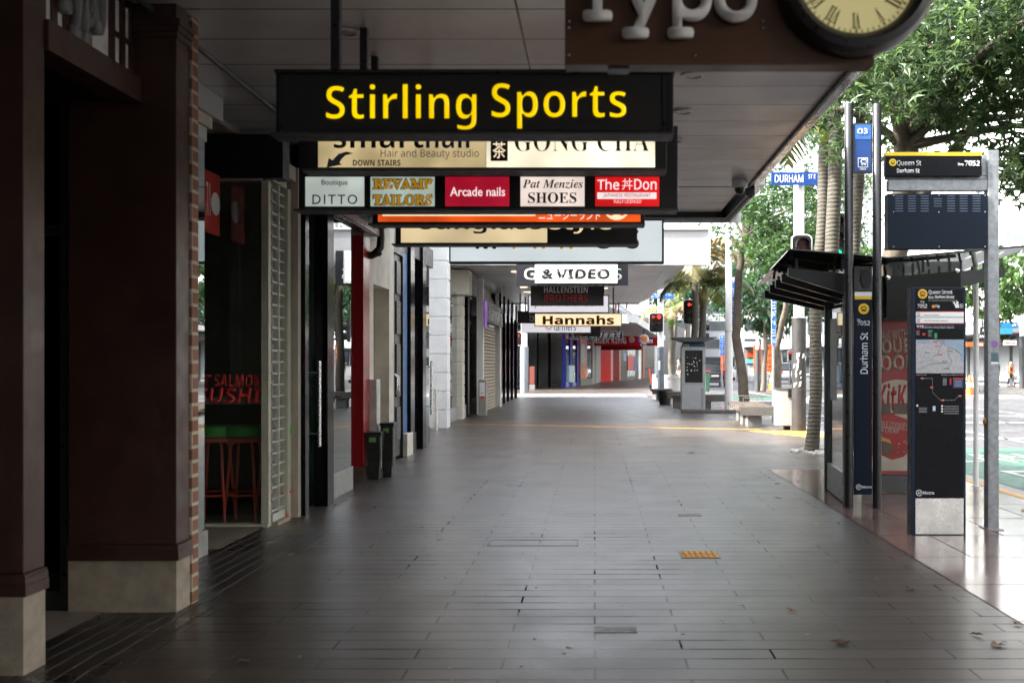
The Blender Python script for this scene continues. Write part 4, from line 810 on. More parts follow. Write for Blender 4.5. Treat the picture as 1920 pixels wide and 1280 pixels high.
for v in mb.bm.verts: v.co = Vector((gx(1621.5, Y) + v.co.x * 1.02, Y - .032 + v.co.z, gz(523, Y) + v.co.y * 1.9))
mb.build('speaker_cover', M('dull_black_grille', (.012, .012, .014), .8), sp, smooth=True)
mb = MB(); pbox(mb, 1602, 1635, 546.5, 927, Y - .02, Y + .02); pn = mb.build('name_panel', NAVY, r, bevel=.004)
mb = MB(); pbox(mb, 1602.5, 1634.5, 547, 555.5, Y - .023, Y - .0205); mb.build('white_stripe', TEXTWHT, pn); mb = MB(); pbox(mb, 1602.5, 1634.5, 555.6, 561, Y - .023, Y - .0205); mb.build('yellow_stripe', YELP, pn)
mb = MB(); mb.disc_y((gx(1618.5, Y), Y - .0205, gz(579, Y)), 10 * Y / F, .002); mb.build('yellow_roundel', YELP, pn); bus_icon(pn, gx(1618.5, Y), gz(579, Y), 10 * Y / F, Y - .0228, NAVYBLK, YELP)
tpx("Stop", TEXTWHT, pn, 1607, 1613, 597.5, 601, Y - .0205); tpx("7052", TEXTWHT, pn, 1607, 1631, 601.5, 610, Y - .0205, bold=.01)
text("Durham St", TEXTWHT, pn, (gx(1618.5, Y), Y - .0205, gz(662, Y)), 77 * Y / F, 15 * Y / F, roll=R(90), bold=.008)
def metro(par, x, y, s, Y):                              # ring with AT and the word beside it
    mb = MB(); mb.disc_y((gx(x, Y), Y, gz(y, Y)), s * Y / F, .0015); mb.build('logo_ring', TEXTWHT, par)
    mb = MB(); mb.disc_y((gx(x, Y), Y - .0017, gz(y, Y)), s * .78 * Y / F, .0012); mb.build('logo_ground', NAVYBLK, par)
    tpx("AT", TEXTWHT, par, x - s * .55, x + s * .6, y - s * .42, y + s * .42, Y - .0031, bold=.03, shear=.2); tpx("Metro", TEXTWHT, par, x + s * 1.25, x + s * 4.6, y - s * .45, y + s * .5, Y - .0005, bold=.02)
metro(pn, 1610, 912.5, 5.2, Y - .021)

# bus stop: information totem with the map
Y = 8.58
r = T('info_totem', 'black information totem with a city map and a bare steel foot', 'info totem', (gx(1760, Y), Y + .06, 0))
mb = MB(); pbox(mb, 1709, 1811, 538, 1003, Y, Y + .12); mb.build('case', M('dark_blue_case', (.003, .011, .03), .35, spec=.25), r, bevel=.004)
mb = MB(); pbox(mb, 1717, 1806, 542, 933, Y - .005, Y - .0005); pn = mb.build('poster_panel', NAVYBLK, r)
mb = MB(); pbox(mb, 1716.5, 1807, 934, 1001, Y - .007, Y - .0005); mb.build('steel_plate', M('scuffed_steel_plate', (.62, .60, .57), .26, metal=.85, var=.2, scale=5, bump=.10, bscale=2.5), r, bevel=.002)
yf = Y - .0055
def pr(mat, a, b, c, d, nm='printed_block', k=0): mb = MB(); pbox(mb, a, b, c, d, yf - .0012 - k * .0014, yf - k * .0014); return mb.build(nm, mat, pn)
mb = MB(); mb.disc_y((gx(1729.5, Y), yf, gz(551, Y)), 9 * Y / F, .0012); mb.build('yellow_roundel', M('amber_yellow_print', (.80, .45, .04), .4), pn); bus_icon(pn, gx(1729.5, Y), gz(551, Y), 9.5 * Y / F, yf - .0014, NAVYBLK, M('amber_yellow_print', (.8, .45, .04)))
tpx("Queen Street", TEXTWHT, pn, 1741, 1785.5, 544, 553, yf, bold=.004); tpx("Near", TEXTWHT, pn, 1741, 1751, 554.5, 560, yf); tpx("Durham Street", TEXTWHT, pn, 1753, 1789, 553.5, 560, yf, bold=.012)
tpx("See reverse for services from other stops", M('pale_grey_print', (.5, .5, .5)), pn, 1741, 1795, 562, 565, yf, depth=.001)
tpx("Stop", TEXTWHT, pn, 1725.5, 1733, 564, 568, yf); tpx("7052", TEXTWHT, pn, 1720, 1738, 570, 577.5, yf, bold=.01)
mb = MB(); mb.disc_y((gx(1749.5, Y), yf, gz(574.5, Y)), 3 * Y / F, .0012); mb.build('orange_dot', M('orange_print', (.75, .28, .03), .4), pn); tpx("City", TEXTWHT, pn, 1753, 1761.5, 571, 577.5, yf, bold=.012)
mb = MB(); c_ = lambda a, b: (gx(a, Y), gz(b, Y)); mb.prism_y([c_(a, b) for a, b in ((1786, 566), (1788, 565), (1792, 570), (1797, 570), (1798, 577), (1791, 577), (1790, 573))], yf - .0012, yf); mb.disc_y((gx(1794.3, Y), yf, gz(567.3, Y)), 2.4 * Y / F, .0012, 14); mb.build('hailing_figure', TEXTWHT, pn)
for k in range(3): pr(M('pale_grey_print', (.5, .5, .5)), 1799.5, 1806, 570 + k * 2.8, 571.4 + k * 2.8)
RP = M('red_print', (.6, .02, .02)); GP = M('green_print', (.03, .35, .12), .5); LG = M('light_grey_print', (.32, .32, .34), .5)
pr(RP, 1717.5, 1807, 583.5, 607); pr(TEXTWHT, 1717.5, 1807, 585, 594, k=1); pr(TEXTWHT, 1717.5, 1807, 595.5, 605.6, k=1); pr(GP, 1717.5, 1807, 594.3, 595.3, k=1)
for s, a, b, c, d in (("City", 1719, 1725, 586, 589), ("LINK", 1719, 1725, 590, 593), ("Inner", 1719, 1726, 597, 600), ("LINK", 1719, 1725, 601, 604)): tpx(s, TEXTBLK, pn, a, b, c, d, yf - .0028, depth=.001, bold=.02)
tpx("Wynyard Qtr, Karangahape Rd", TEXTBLK, pn, 1733, 1761, 589.5, 592, yf - .0028, depth=.001); tpx("Victoria Park, Ponsonby, Karangahape Rd", TEXTBLK, pn, 1733, 1777, 600, 602.8, yf - .0028, depth=.001)
pr(NAVY, 1717.5, 1807, 608.5, 616.5); tpx("N10", TEXTWHT, pn, 1719, 1731.5, 609.5, 615, yf - .0013, bold=.03); tpx("Night Bus - Friday and Saturday night only", LG, pn, 1733, 1788, 609.5, 612, yf - .0013, depth=.001); tpx("Newmarket, Onehunga, Mangere, Papatoetoe", TEXTWHT, pn, 1733, 1789, 612.8, 615.5, yf - .0013, depth=.001, bold=.01)
pr(RP, 1718, 1725, 619, 621); pr(RP, 1729.5, 1735, 624.5, 628.5); pr(GP, 1740, 1749, 619, 621); pr(GP, 1752, 1757, 624.5, 634)
for k in range(4): pr(LG, 1718, 1724, 622 + k * 1.7, 622.7 + k * 1.7); pr(LG, 1740, 1746 + k % 2 * 2, 622 + k * 2.6, 622.8 + k * 2.6)
MAPM, t, o_ = _new('printed_city_map')                   # pale map: blocks, roads and water by noise cells
g_ = N(t, "ShaderNodeNewGeometry"); b_ = N(t, "ShaderNodeBsdfPrincipled", Roughness=.4)
v_ = N(t, "ShaderNodeTexVoronoi", Scale=42.); v_.feature = 'DISTANCE_TO_EDGE'; t.links.new(g_.outputs['Position'], v_.inputs['Vector'])
c1 = N(t, "ShaderNodeValToRGB"); c1.color_ramp.elements[0].color = (.30, .29, .32, 1); c1.color_ramp.elements[0].position = .02; c1.color_ramp.elements[1].color = (.47, .46, .48, 1); c1.color_ramp.elements[1].position = .06
n_ = N(t, "ShaderNodeTexNoise", Scale=26., Detail=6.); t.links.new(g_.outputs['Position'], n_.inputs['Vector']); c2 = N(t, "ShaderNodeValToRGB"); c2.color_ramp.elements[0].position = .56; c2.color_ramp.elements[1].position = .60; c2.color_ramp.elements[0].color = (0, 0, 0, 1)
mx_ = N(t, "ShaderNodeMix", data_type='RGBA'); mx_.inputs['B'].default_value = (.36, .42, .35, 1)
t.links.new(v_.outputs['Distance'], c1.inputs[0]); t.links.new(n_.outputs['Fac'], c2.inputs[0]); t.links.new(c2.outputs[0], mx_.inputs[0]); t.links.new(c1.outputs[0], mx_.inputs['A']); t.links.new(mx_.outputs['Result'], b_.inputs['Base Color']); t.links.new(b_.outputs[0], o_.inputs[0])
mp_ = pr(MAPM, 1717.5, 1807, 636.5, 699.5, 'map')
WAT = M('map_water_blue', (.27, .37, .48), .4)
mb = MB(); mb.prism_y([c_(a, b) for a, b in ((1720, 637), (1740, 637), (1744, 641), (1735, 642), (1722, 643))], yf - .0027, yf - .0013); mb.prism_y([c_(a, b) for a, b in ((1755, 637), (1806.5, 637), (1806.5, 680), (1799, 675), (1802, 664), (1790, 652), (1776, 648), (1762, 643))], yf - .0027, yf - .0013); mb.build('map_water', WAT, mp_)
mb = MB()
def pline(mb, pts, wd, k=2, Yp=yf):
    mb.tube([(gx(a, Y), Yp - .0014 * k, gz(b, Y)) for a, b in pts], wd, 5)
pline(mb, [(1750, 642), (1753, 640), (1756, 645), (1752, 649), (1764, 648), (1767, 641), (1761, 655), (1757, 666), (1760, 667)], .0012); mb.build('map_route', RP, mp_)
mb = MB(); pline(mb, [(1776, 651), (1790, 655), (1799, 662), (1805, 667)], .0012); pline(mb, [(1776, 653), (1779, 668), (1784, 676), (1776, 688), (1782, 698)], .001); pline(mb, [(1719, 693), (1735, 686), (1750, 681), (1776, 680)], .001); mb.build('map_rail_line', TEXTBLK, mp_)
mb = MB(); pline(mb, [(1718, 680), (1735, 676), (1748, 672), (1757, 662)], .001); mb.build('map_road', LG, mp_)
for s, a, b, mt in (("Wynyard", 1753, 640, RP), ("City", 1767, 639, RP), ("Aotea", 1762, 664, RP), ("Herne Bay", 1738, 661, GP), ("Newton", 1771, 677, GP), ("Grafton", 1781, 657, GP), ("Newmarket", 1775, 690, GP)): tpx(s, mt, mp_, a - 4, a + 5, b - 1.5, b + 1.5, yf - .0028, depth=.001, bold=.01)
mb = MB(); pline(mb, [(1725, 709), (1748, 709), (1748, 735), (1763, 750), (1789, 750), (1797, 742)], .0016, 0); mb.build('route_line', LG, pn)
for a, b in ((1729.5, 709), (1747, 726), (1768, 750), (1800, 742)): pr(M('salmon_print', (.7, .16, .14), .5), a - 2.5, a + 2.5, b - 1.6, b + 1.6, k=2)
tpx("Night bus route map", M('pale_grey_print', (.5, .5, .5)), pn, 1718, 1737, 701.5, 704, yf, depth=.001); tpx("Night buses go to these destinations from this stop", M('pale_grey_print', (.5, .5, .5)), pn, 1765, 1806, 701.5, 704, yf, depth=.001)
for k in range(6): pr(LG, 1768, 1775, 709 + k * 2.3, 710 + k * 2.3)
pr(RP, 1781, 1783.5, 709, 721); pr(M('dim_navy_print', (.03, .05, .14), .5), 1787, 1806, 709, 727); pr(RP, 1787, 1806, 708, 710.5, k=1)
for k in range(5): pr(LG, 1790, 1803, 713 + k * 2.6, 713.9 + k * 2.6, k=1)
for k in range(4): pr(LG, 1723, 1738, 764 + k * 2.6, 765 + k * 2.6); pr(LG, 1770, 1798, 761 + k * 4.4, 762.2 + k * 4.4)
pr(M('pale_screen_print', (.55, .68, .8), .4), 1749, 1754, 761, 770)
mb = MB(); mb.disc_y((gx(1719.5, Y), yf, gz(760, Y)), 2 * Y / F, .0012, 14)
for k in range(3): mb.disc_y((gx(1766, Y), yf, gz(761 + k * 5, Y)), 1.8 * Y / F, .0012, 14)
mb.build('white_dot', TEXTWHT, pn)
metro(pn, 1723.5, 923.5, 6, yf)

# bus stop: galvanised pole with departure board
Y = 8.85
r = T('departure_board', 'galvanised steel pole carrying a black bus stop header over a navy departure board', 'bus stop', (gx(1863, Y), Y, 0))
mb = MB(); pbox(mb, 1852.5, 1873.5, 281, 994, Y, Y + .1); mb.build('pole', GALV, r, bevel=.012)
mb = MB(); pbox(mb, 1666, 1852, 337, 357, Y + .01, Y + .09); pbox(mb, 1660, 1852.3, 330.5, 336.5, Y + .03, Y + .07); pbox(mb, 1843, 1852.3, 290, 330, Y + .03, Y + .07); mb.build('arm', GALV, r, bevel=.004)
mb = MB(); pbox(mb, 1660, 1841, 287, 330, Y - .03, Y + .025); hd = mb.build('header', NAVYBLK, r, bevel=.003)
mb = MB(); pbox(mb, 1660, 1841, 285.5, 292, Y - .034, Y + .028); mb.build('yellow_strip', YELP, hd)
mb = MB(); mb.disc_y((gx(1672, Y), Y - .0305, gz(306, Y)), 6.8 * Y / F, .002); mb.build('yellow_roundel', YELP, hd); bus_icon(hd, gx(1672, Y), gz(306, Y), 6.8 * Y / F, Y - .033, NAVYBLK, YELP)
tpx("Queen St", TEXTWHT, hd, 1681.5, 1727, 301, 312.5, Y - .0305, bold=-.006); tpx("Durham St", TEXTWHT, hd, 1681.5, 1724, 316, 324.5, Y - .0305, bold=.016); tpx("Stop", TEXTWHT, hd, 1796, 1806.5, 306, 312, Y - .0305, bold=-.006); tpx("7052", TEXTWHT, hd, 1809, 1837, 301.5, 311.5, Y - .0305, bold=.02)
mb = MB(); pbox(mb, 1665, 1851, 363, 466.5, Y - .02, Y + .10); bd = mb.build('display_case', M('departure_board_blue', (.0022, .0085, .021), .35, spec=.2), r, bevel=.004)
for i, cxp in enumerate((1686, 1710, 1734, 1758.5, 1783.5, 1807, 1831)):
    for k in range(7 if i != 3 else 4): mb = MB(); pbox(mb, cxp - 7.3, cxp + 7.3, 366.8 + (i == 3) * 5 + k * 4.7, 368.3 + (i == 3) * 5 + k * 4.7, Y - .026, Y - .0205); mb.build('vent_slot', M('pale_blue_slot', (.10, .14, .21), .5), bd)
for a in (1674, 1759, 1845):
    for b in (367, 398, 463): mb = MB(); mb.disc_y((gx(a, Y), Y - .0205, gz(b, Y)), .0045, .003, 10); mb.build('screw', STEEL, bd)
mb = MB(); mb.disc_y((gx(1865, Y), Y - .0005, gz(645, Y)), 6.5 * Y / F, .002); mb.build('round_sticker', M('violet_sticker', (.2, .1, .3), .5, var=.6, scale=60), r)
mb = MB(); pbox(mb, 1858.5, 1872, 661, 682, Y - .0025, Y - .0005); mb.build('notice_sticker', M('slate_sticker', (.07, .12, .14), .5, var=.6, scale=90), r)
mb = MB(); pbox(mb, 1858.5, 1872, 678.5, 682, Y - .004, Y - .0027); mb.build('sticker_strip', TEXTWHT, r)
mb = MB(); mb.ball((gx(1850.5, Y), Y + .05, gz(791, Y)), (.014, .025, .035), 12, 8); mb.build('push_button', M('amber_button', (.45, .2, .03), .35), r)
mb = MB(); mb.box(gx(1848, Y), gx(1878, Y), Y - .05, Y + .15, .004, .012); mb.build('base_plate', GALV, r)
t_ = MB(); t_.lathe([(.031, 0), (.031, gz(527, 12) + .3), (.026, gz(527, 12) + .31)], (gx(1830, 12), 12.0, 0), 14); t_.lathe([(.05, .004), (.05, .012)], (gx(1830, 12), 12.0, 0), 14)
tag(t_.build('sign_post', WHITE, smooth=True), 'thin scuffed white post standing between the map totem and the galvanised pole', 'post')

# bus shelter
r = T('bus_shelter', 'black bus shelter with a ribbed butterfly roof and glass walls', 'bus shelter', (3.2, 11.2, 0))
XC = 3.03
for k in range(5):
    Yr = 10.62 + k * .34; xl = 2.03 - .005 * k; dz = -.035 * k
    mb = MB(); mb.prism_y([(xl, 2.455 + dz), (xl, 2.37 + dz), (XC - .2, 2.12 + dz * .5), (XC + .2, 2.12 + dz * .5), (4.30, 2.36), (4.30, 2.46), (XC + .15, 2.37), (XC - .15, 2.37)], Yr, Yr + .06); mb.build('roof_rib', BLACK, r)
mb = MB(); mb.hexa([(2.0, 10.45, 2.62), (XC, 10.45, 2.53), (XC, 12.35, 2.46), (1.98, 12.35, 2.42)], [(2.0, 10.45, 2.632), (XC, 10.45, 2.542), (XC, 12.35, 2.472), (1.98, 12.35, 2.432)])
mb.hexa([(XC + .002, 10.45, 2.53), (4.52, 10.45, 2.66), (4.52, 12.35, 2.58), (XC + .002, 12.35, 2.46)], [(XC + .002, 10.45, 2.542), (4.52, 10.45, 2.672), (4.52, 12.35, 2.592), (XC + .002, 12.35, 2.472)])
mb.build('roof_glass', GLASS('roof_glass', tint=(.07, .07, .068), base=.03), r)
mb = MB(); mb.tube([(2.0, 10.46, 2.63), (XC, 10.46, 2.54), (4.52, 10.46, 2.67)], .012, 6); mb.build('roof_edge', SATIN, r)
mb = MB()
for k in range(5):
    for x in (2.12, 2.6, 3.45, 3.85, 4.22):
        z0 = 2.45 - .03 * (x < 3) * k if x < 3 else 2.44; mb.cyl((x, 10.65 + k * .34, z0 - .03), (x, 10.65 + k * .34, z0 + .10), .015, n=8)
mb.build('roof_spacer', DGREY, r)
for (x, y) in ((2.69, 11.66), (2.6, 10.42), (3.86, 11.5)):
    mb = MB(); mb.box(x - .045, x + .045, y - .03, y + .03, 0, 2.14); mb.build('post', SATIN, r, bevel=.004)
mb = MB(); mb.hexa([(2.595, 10.46, .33), (2.607, 10.46, .33), (2.697, 11.62, .33), (2.685, 11.62, .33)], [(2.595, 10.46, 2.1), (2.607, 10.46, 2.1), (2.697, 11.62, 2.1), (2.685, 11.62, 2.1)]); mb.build('side_glass', GLASS('shelter_glass', tint=(.82, .87, .86), base=.07), r)
mb = MB(); mb.hexa([(2.57, 10.46, .02), (2.63, 10.46, .02), (2.72, 11.62, .02), (2.66, 11.62, .02)], [(2.57, 10.46, .32), (2.63, 10.46, .32), (2.72, 11.62, .32), (2.66, 11.62, .32)]); mb.build('kick_panel', M('grey_kick_panel', (.20, .205, .21), .35, metal=.4), r)
mb = MB(); mb.box(2.64, 2.675, 11.05, 11.35, 1.05, 1.95); mb.build('timetable_frame', M('pale_grey_frame', (.42, .44, .43), .4), r, bevel=.004)
yp = 11.35
mb = MB(); mb.box(3.02, 3.83, yp, yp + .12, .02, .17 + .03); mb.box(3.02, 3.83, yp, yp + .12, 2.0, 2.13); mb.box(3.02, 3.07, yp, yp + .12, .201, 1.999); mb.box(3.78, 3.83, yp, yp + .12, .201, 1.999); mb.box(3.0715, 3.7785, yp + .06, yp + .12, .201, 1.999); ac = mb.build('poster_case', SATIN, r)
mb = MB(); mb.box(3.075, 3.775, yp + .045, yp + .058, .21, 1.93); po = mb.build('red_poster', M('poster_red', (.30, .010, .006), .45, var=.12, scale=2), ac)
PCR = M('poster_cream', (.42, .36, .28), .4, var=.1)
ypp = yp + .044
def ptx(s, x0, x1, y0, y1, mt=None, par=None, k=0, **kw): return tpx(s, mt or PCR, po, x0, x1, y0, y1, ypp - k * .003, depth=.002, **kw)
ptx("BREAK WITH", 1632, 1702, 619, 636, bold=.02, roll=R(4)); ptx("DOUBLE", 1634, 1738, 634, 662, bold=.06, roll=R(3)); ptx("COOKIE", 1630, 1744, 664, 694, bold=.06, roll=R(3))
mb = MB(); e0 = (gx(1684, ypp), gz(743, ypp)); mb.hexa([(e0[0] + .275 * math.cos(a), ypp, e0[1] + .19 * math.sin(a)) for a in [k * math.pi / 24 for k in range(48)]], [(e0[0] + .275 * math.cos(a), ypp - .002, e0[1] + .19 * math.sin(a)) for a in [k * math.pi / 24 for k in range(48)]]); mb.build('oval_logo', PCR, po)
ptx("KitKat", 1645, 1727, 718, 770, mt=M('poster_red', (.4, .03, .02)), k=1, bold=.05, shear=.1)
mb = MB()
for x0, x1 in ((1654, 1670), (1676, 1702)): pbox(mb, x0, x1, 756, 776, ypp - .012, ypp - .001)
mb.build('chocolate_bar', M('chocolate_brown', (.09, .05, .035), .4), po, bevel=.003)
mb = MB(); mb.prism_y([(gx(a, ypp), gz(b, ypp)) for a, b in ((1676, 777), (1740, 800), (1740, 792), (1702, 770))], ypp - .004, ypp - .001); mb.build('wafer', M('wafer_beige', (.5, .42, .32), .6), po)
ptx("DOUBLE COOKIES", 1634, 1702, 790, 803, roll=R(-6)); ptx("& CREAM", 1652, 1685, 800, 811, roll=R(-5))
mb = MB(); mb.prism_y([(gx(a, ypp), gz(b, ypp)) for a, b in ((1630, 882), (1742, 882), (1742, 828), (1712, 838), (1694, 856), (1672, 862), (1650, 852), (1640, 858), (1630, 850))], ypp - .003, ypp - .001); mb.build('cream_splash', PCR, po)
mb = MB()
for k in range(9): mb.disc_y((gx(1682 + rnd.random() * 20, ypp), ypp - .0005, gz(822 + rnd.random() * 26, ypp)), .004 + rnd.random() * .006, .002, 10)
mb.build('cream_drop', PCR, po)
mb = MB(); mb.disc_y((gx(1662, ypp), ypp - .0035, gz(840, ypp)), .075, .003, 24); mb.build('cookie', M('chocolate_brown', (.09, .05, .035)), po)
mb = MB(); mb.prism_y([(gx(a, ypp), gz(b, ypp)) for a, b in ((1645, 815), (1668, 824), (1672, 832), (1655, 826), (1645, 828))], ypp - .010, ypp - .007); mb.build('caramel_swirl', M('caramel_print', (.55, .3, .08), .5), po)
mb = MB(); mb.box(3.075, 3.775, yp - .006, yp + .0, .205, 1.995); mb.build('poster_glass', GLASS('poster_glass', tint=(.95, .95, .95), base=.006), ac)
mb = MB(); mb.box(3.02, 3.83, 10.60, 10.61, 1.93, 2.52); mb.build('front_glass', GLASS('smoky_shelter_glass', tint=(.36, .37, .36), base=.008), r)
for px, py in ((1665, 520), (1795, 507)): mb = MB(); mb.ball((gx(px, 10.58), 10.585, gz(py, 10.58)), (.03, .015, .03), 14, 8); mb.build('glass_clamp', STEEL, r, smooth=True)
# ---------------------------------------------------------------- trees and palms
BARK = M('grey_brown_bark', (.13, .105, .08), .8, var=.35, scale=6, bump=.8, bscale=14)
BARK2 = M('dark_bark', (.075, .06, .045), .85, var=.4, scale=5, bump=.8, bscale=12)
def limb(mb, pts, r0, r1, n=10):
    pts = [Vector(p) for p in pts]; out = []
    for i in range(len(pts) - 1):
        for k in range(4): out.append(pts[i].lerp(pts[i + 1], k / 4))
    out.append(pts[-1]); m_ = len(out) - 1
    out = [p + Vector((rnd.uniform(-1, 1), rnd.uniform(-1, 1), 0)) * (.25 * r0 * (0 < i < m_)) for i, p in enumerate(out)]
    mb.tube(out, [r0 + (r1 - r0) * (i / m_) ** .8 for i in range(m_ + 1)], n)
def leaves(clusters, per, size, keep=None, lobes=5, spread=.45, droop=.5, seed=1):
    g = random.Random(seed); V, Fc = [], []
    for (cx, cy, cz, cr) in clusters:
        for _ in range(per):
            a = g.random() * 6.283; b = math.acos(g.uniform(-1, 1)); q = cr * g.random() ** .5
            x = cx + q * math.sin(b) * math.cos(a); y = cy + q * math.sin(b) * math.sin(a); z = cz + q * .7 * math.cos(b)
            if keep and not keep(x, y, z): continue
            s = size * g.uniform(.7, 1.25)
            M3 = Matrix.Rotation(g.random() * 6.283, 3, 'Z') @ Matrix.Rotation(-g.uniform(.25, 1.45) * droop * 2, 3, 'X') @ Matrix.Rotation(g.uniform(-.5, .5), 3, 'Z')
            i0 = len(V)
            if lobes:
                V.append((x, y, z))
                for k in range(lobes * 2):
                    t = -math.pi / 2 + k * math.pi / lobes; rr = s * ((1.0 if k else .3) if k % 2 == 0 else .31)
                    p = M3 @ Vector((rr * math.cos(t), rr * math.sin(t), -.18 * rr if k % 2 == 0 else .05 * s)); V.append((x + p.x, y + p.y, z + p.z))
                n = lobes * 2
                for k in range(n): Fc.append((i0, i0 + 1 + k, i0 + 1 + (k + 1) % n))
            else:
                for p in ((-.5, 0, 0), (0, -.95, .12), (.5, 0, 0), (0, .95, -.1)):
                    p = M3 @ (Vector(p) * s); V.append((x + p.x, y + p.y, z + p.z))
                Fc.append((i0, i0 + 1, i0 + 2)); Fc.append((i0, i0 + 2, i0 + 3))
    return V, Fc
def blob(c, r, n, seed, cr, lo=.55, flat=1.):
    g = random.Random(seed); out = []
    while len(out) < n:
        p = Vector((g.uniform(-1, 1), g.uniform(-1, 1), g.uniform(-1, 1)))
        if lo < p.length < 1: out.append((c[0] + p.x * r[0], c[1] + p.y * r[1], c[2] + p.z * r[2], cr * g.uniform(.6, 1.3)))
    return out
def tree(label, base, path, r0, r1, clusters, per, size, mat, bark=BARK, lobes=5, keep=None, seed=3, group='street trees', nlimb=14, name='street_tree'):
    r = T(name, label, 'tree', base, group)
    mb = MB(); pts = [base] + path; limb(mb, pts, r0, r1, 14); top = Vector(path[-1]); mid = Vector(path[-2] if len(path) > 1 else base)
    g = random.Random(seed)
    for c in g.sample(clusters, min(nlimb, len(clusters))):
        st = mid.lerp(top, g.uniform(.2, 1)); c = Vector(c[:3])
        if keep and not keep(*c): continue
        limb(mb, [st, st.lerp(c, .5) + Vector((0, 0, .2)), c], r1 * .62, .012, 7)
    mb.build('trunk', bark, r, smooth=True)
    V, Fc = leaves(clusters, per, size, keep, lobes, seed=seed)
    from_np('crown', V, Fc, mat, r); return r
L1 = LEAF('sweetgum_leaf', (.030, .060, .026), (.11, .18, .072), trans=.5); L2 = LEAF('maple_leaf', (.014, .042, .016), (.07, .15, .035)); L3 = LEAF('far_green_leaf', (.02, .055, .02), (.10, .19, .05), trans=.4); L4 = LEAF('far_dark_leaf', (.012, .04, .02), (.05, .11, .05))
kp = lambda x, y, z: not (x < 2.25 and y < 14.6) and not (z < 2.75 and x < 4.8) and not (x < 2.95 and y > 25.3 and y < 42 and z < 5.0) and not (2.2 < x < 4.0 and 8 < y < 10.5 and z < 4.2) and not (3.7 < x < 4.95 and y < 15.4 and z < 4.7)
# the big tree by the shelter
cl_ = blob((5.6, 12.6, 6.6), (3.0, 5.2, 3.0), 135, 21, .75, .35) + blob((5.2, 9.2, 4.5), (1.6, 1.6, 1.0), 26, 22, .5, .1) + blob((5.9, 11.3, 4.9), (2.7, 3.3, 1.45), 150, 24, .6, .1) + blob((3.6, 13.5, 5.2), (1.0, 2.0, 1.2), 16, 23, .5, .1)
tree('big leafy street tree with star shaped leaves rising behind the bus shelter', (4.42, 14.9, 0), [(4.40, 14.9, 1.5), (4.43, 14.8, 3.0), (4.55, 14.7, 4.2), (4.5, 14.5, 6.2)], .245, .13, cl_, 64, .115, L1, bark=BARK, keep=kp, seed=5, nlimb=16)
mb = MB(); limb(mb, [(4.5, 14.75, 3.55), (5.0, 14.6, 4.3), (5.6, 14.2, 5.2)], .15, .06); limb(mb, [(4.52, 14.7, 4.5), (4.0, 14.5, 4.95), (3.4, 14.3, 5.05), (2.9, 14.6, 5.0)], .075, .03); limb(mb, [(4.45, 14.7, 4.5), (4.25, 14.3, 5.2), (4.0, 13.8, 6.0)], .12, .06)
mb.build('bough', BARK, bpy.data.objects['street_tree'], smooth=True)
for dy, lab in ((-19.5, 'unseen leafy tree added behind the viewpoint to shade the foreground'), (-31, 'farther unseen leafy tree added behind the viewpoint to shade the foreground')):  # unseen tree copies added behind the viewpoint to keep light off the foreground
    c_t = copy_tree(bpy.data.objects['street_tree']); c_t['label'] = lab; c_t.location.y += dy
kp2 = lambda x, y, z: not (x < 4.0 and z < 4.1) and not (x < 2.3 and y < 14.6) and not (x < 3.0 and 25.2 < y < 42 and z < 5.2)
cl_ = blob((4.6, 26.6, 6.3), (2.4, 2.8, 2.2), 70, 31, .7, .3) + blob((4.7, 25.8, 4.35), (.9, 1.0, .6), 18, 32, .42, .1) + blob((5.2, 25.2, 5.0), (1.7, 1.6, 1.3), 50, 33, .55, .1)
tree('slim bare trunked street tree growing beside the timber bench', (3.98, 27.0, 0), [(3.93, 27.0, 1.0), (3.78, 27.0, 2.2), (3.83, 27.0, 3.4), (3.9, 27.0, 4.4), (4.2, 26.8, 5.8)], .155, .08, cl_, 55, .095, L2, bark=BARK2, keep=kp2, seed=7)
cl_ = blob((6.6, 31.5, 6.2), (2.2, 3, 2.2), 42, 41, .8, .3)
tree('street tree with a full crown standing past the white lamp pole', (6.0, 33.2, -.05), [(6.0, 33.2, 2.0), (6.2, 32.6, 3.6), (6.5, 32, 5.5)], .13, .07, cl_, 45, .11, L2, keep=kp2, seed=9)
far = [((9.6, 58, -.1), 5.6, 3.1, L4, 'dark bushy tree behind the parked black car'), ((11.6, 66, -.1), 7.0, 3.6, L3, 'bright green tree above the orange road works sign'), ((14.6, 72, -.1), 6.6, 3.6, L4, 'dark green tree beyond the far traffic poles'), ((13.2, 55, -.1), 6.2, 2.9, L3, 'yellow green tree overhanging the far lane'),
       ((18.0, 88, -.1), 8.5, 4.2, L4, 'tall dark tree at the end of the street'), ((8.2, 92, 0), 8.0, 3.6, L4, 'distant dark tree beyond the palms'), ((22.5, 57, 0), 6.0, 2.8, L3, 'round crowned tree on the opposite footpath'), ((24.8, 84, 0), 6.2, 3.2, L4, 'dark tree on the opposite footpath beyond the white building canopy')]
for i, (b, zc, rr, mt, lab) in enumerate(far):
    cl_ = blob((b[0], b[1], zc), (rr, rr, rr * .72), 60, 60 + i, rr * .26, .2)
    tree(lab, b, [(b[0] + .1, b[1], zc * .35), (b[0] + .2, b[1], zc * .6), (b[0], b[1], zc)], .2, .1, cl_, 75, .18, mt, lobes=0, seed=70 + i, nlimb=10)
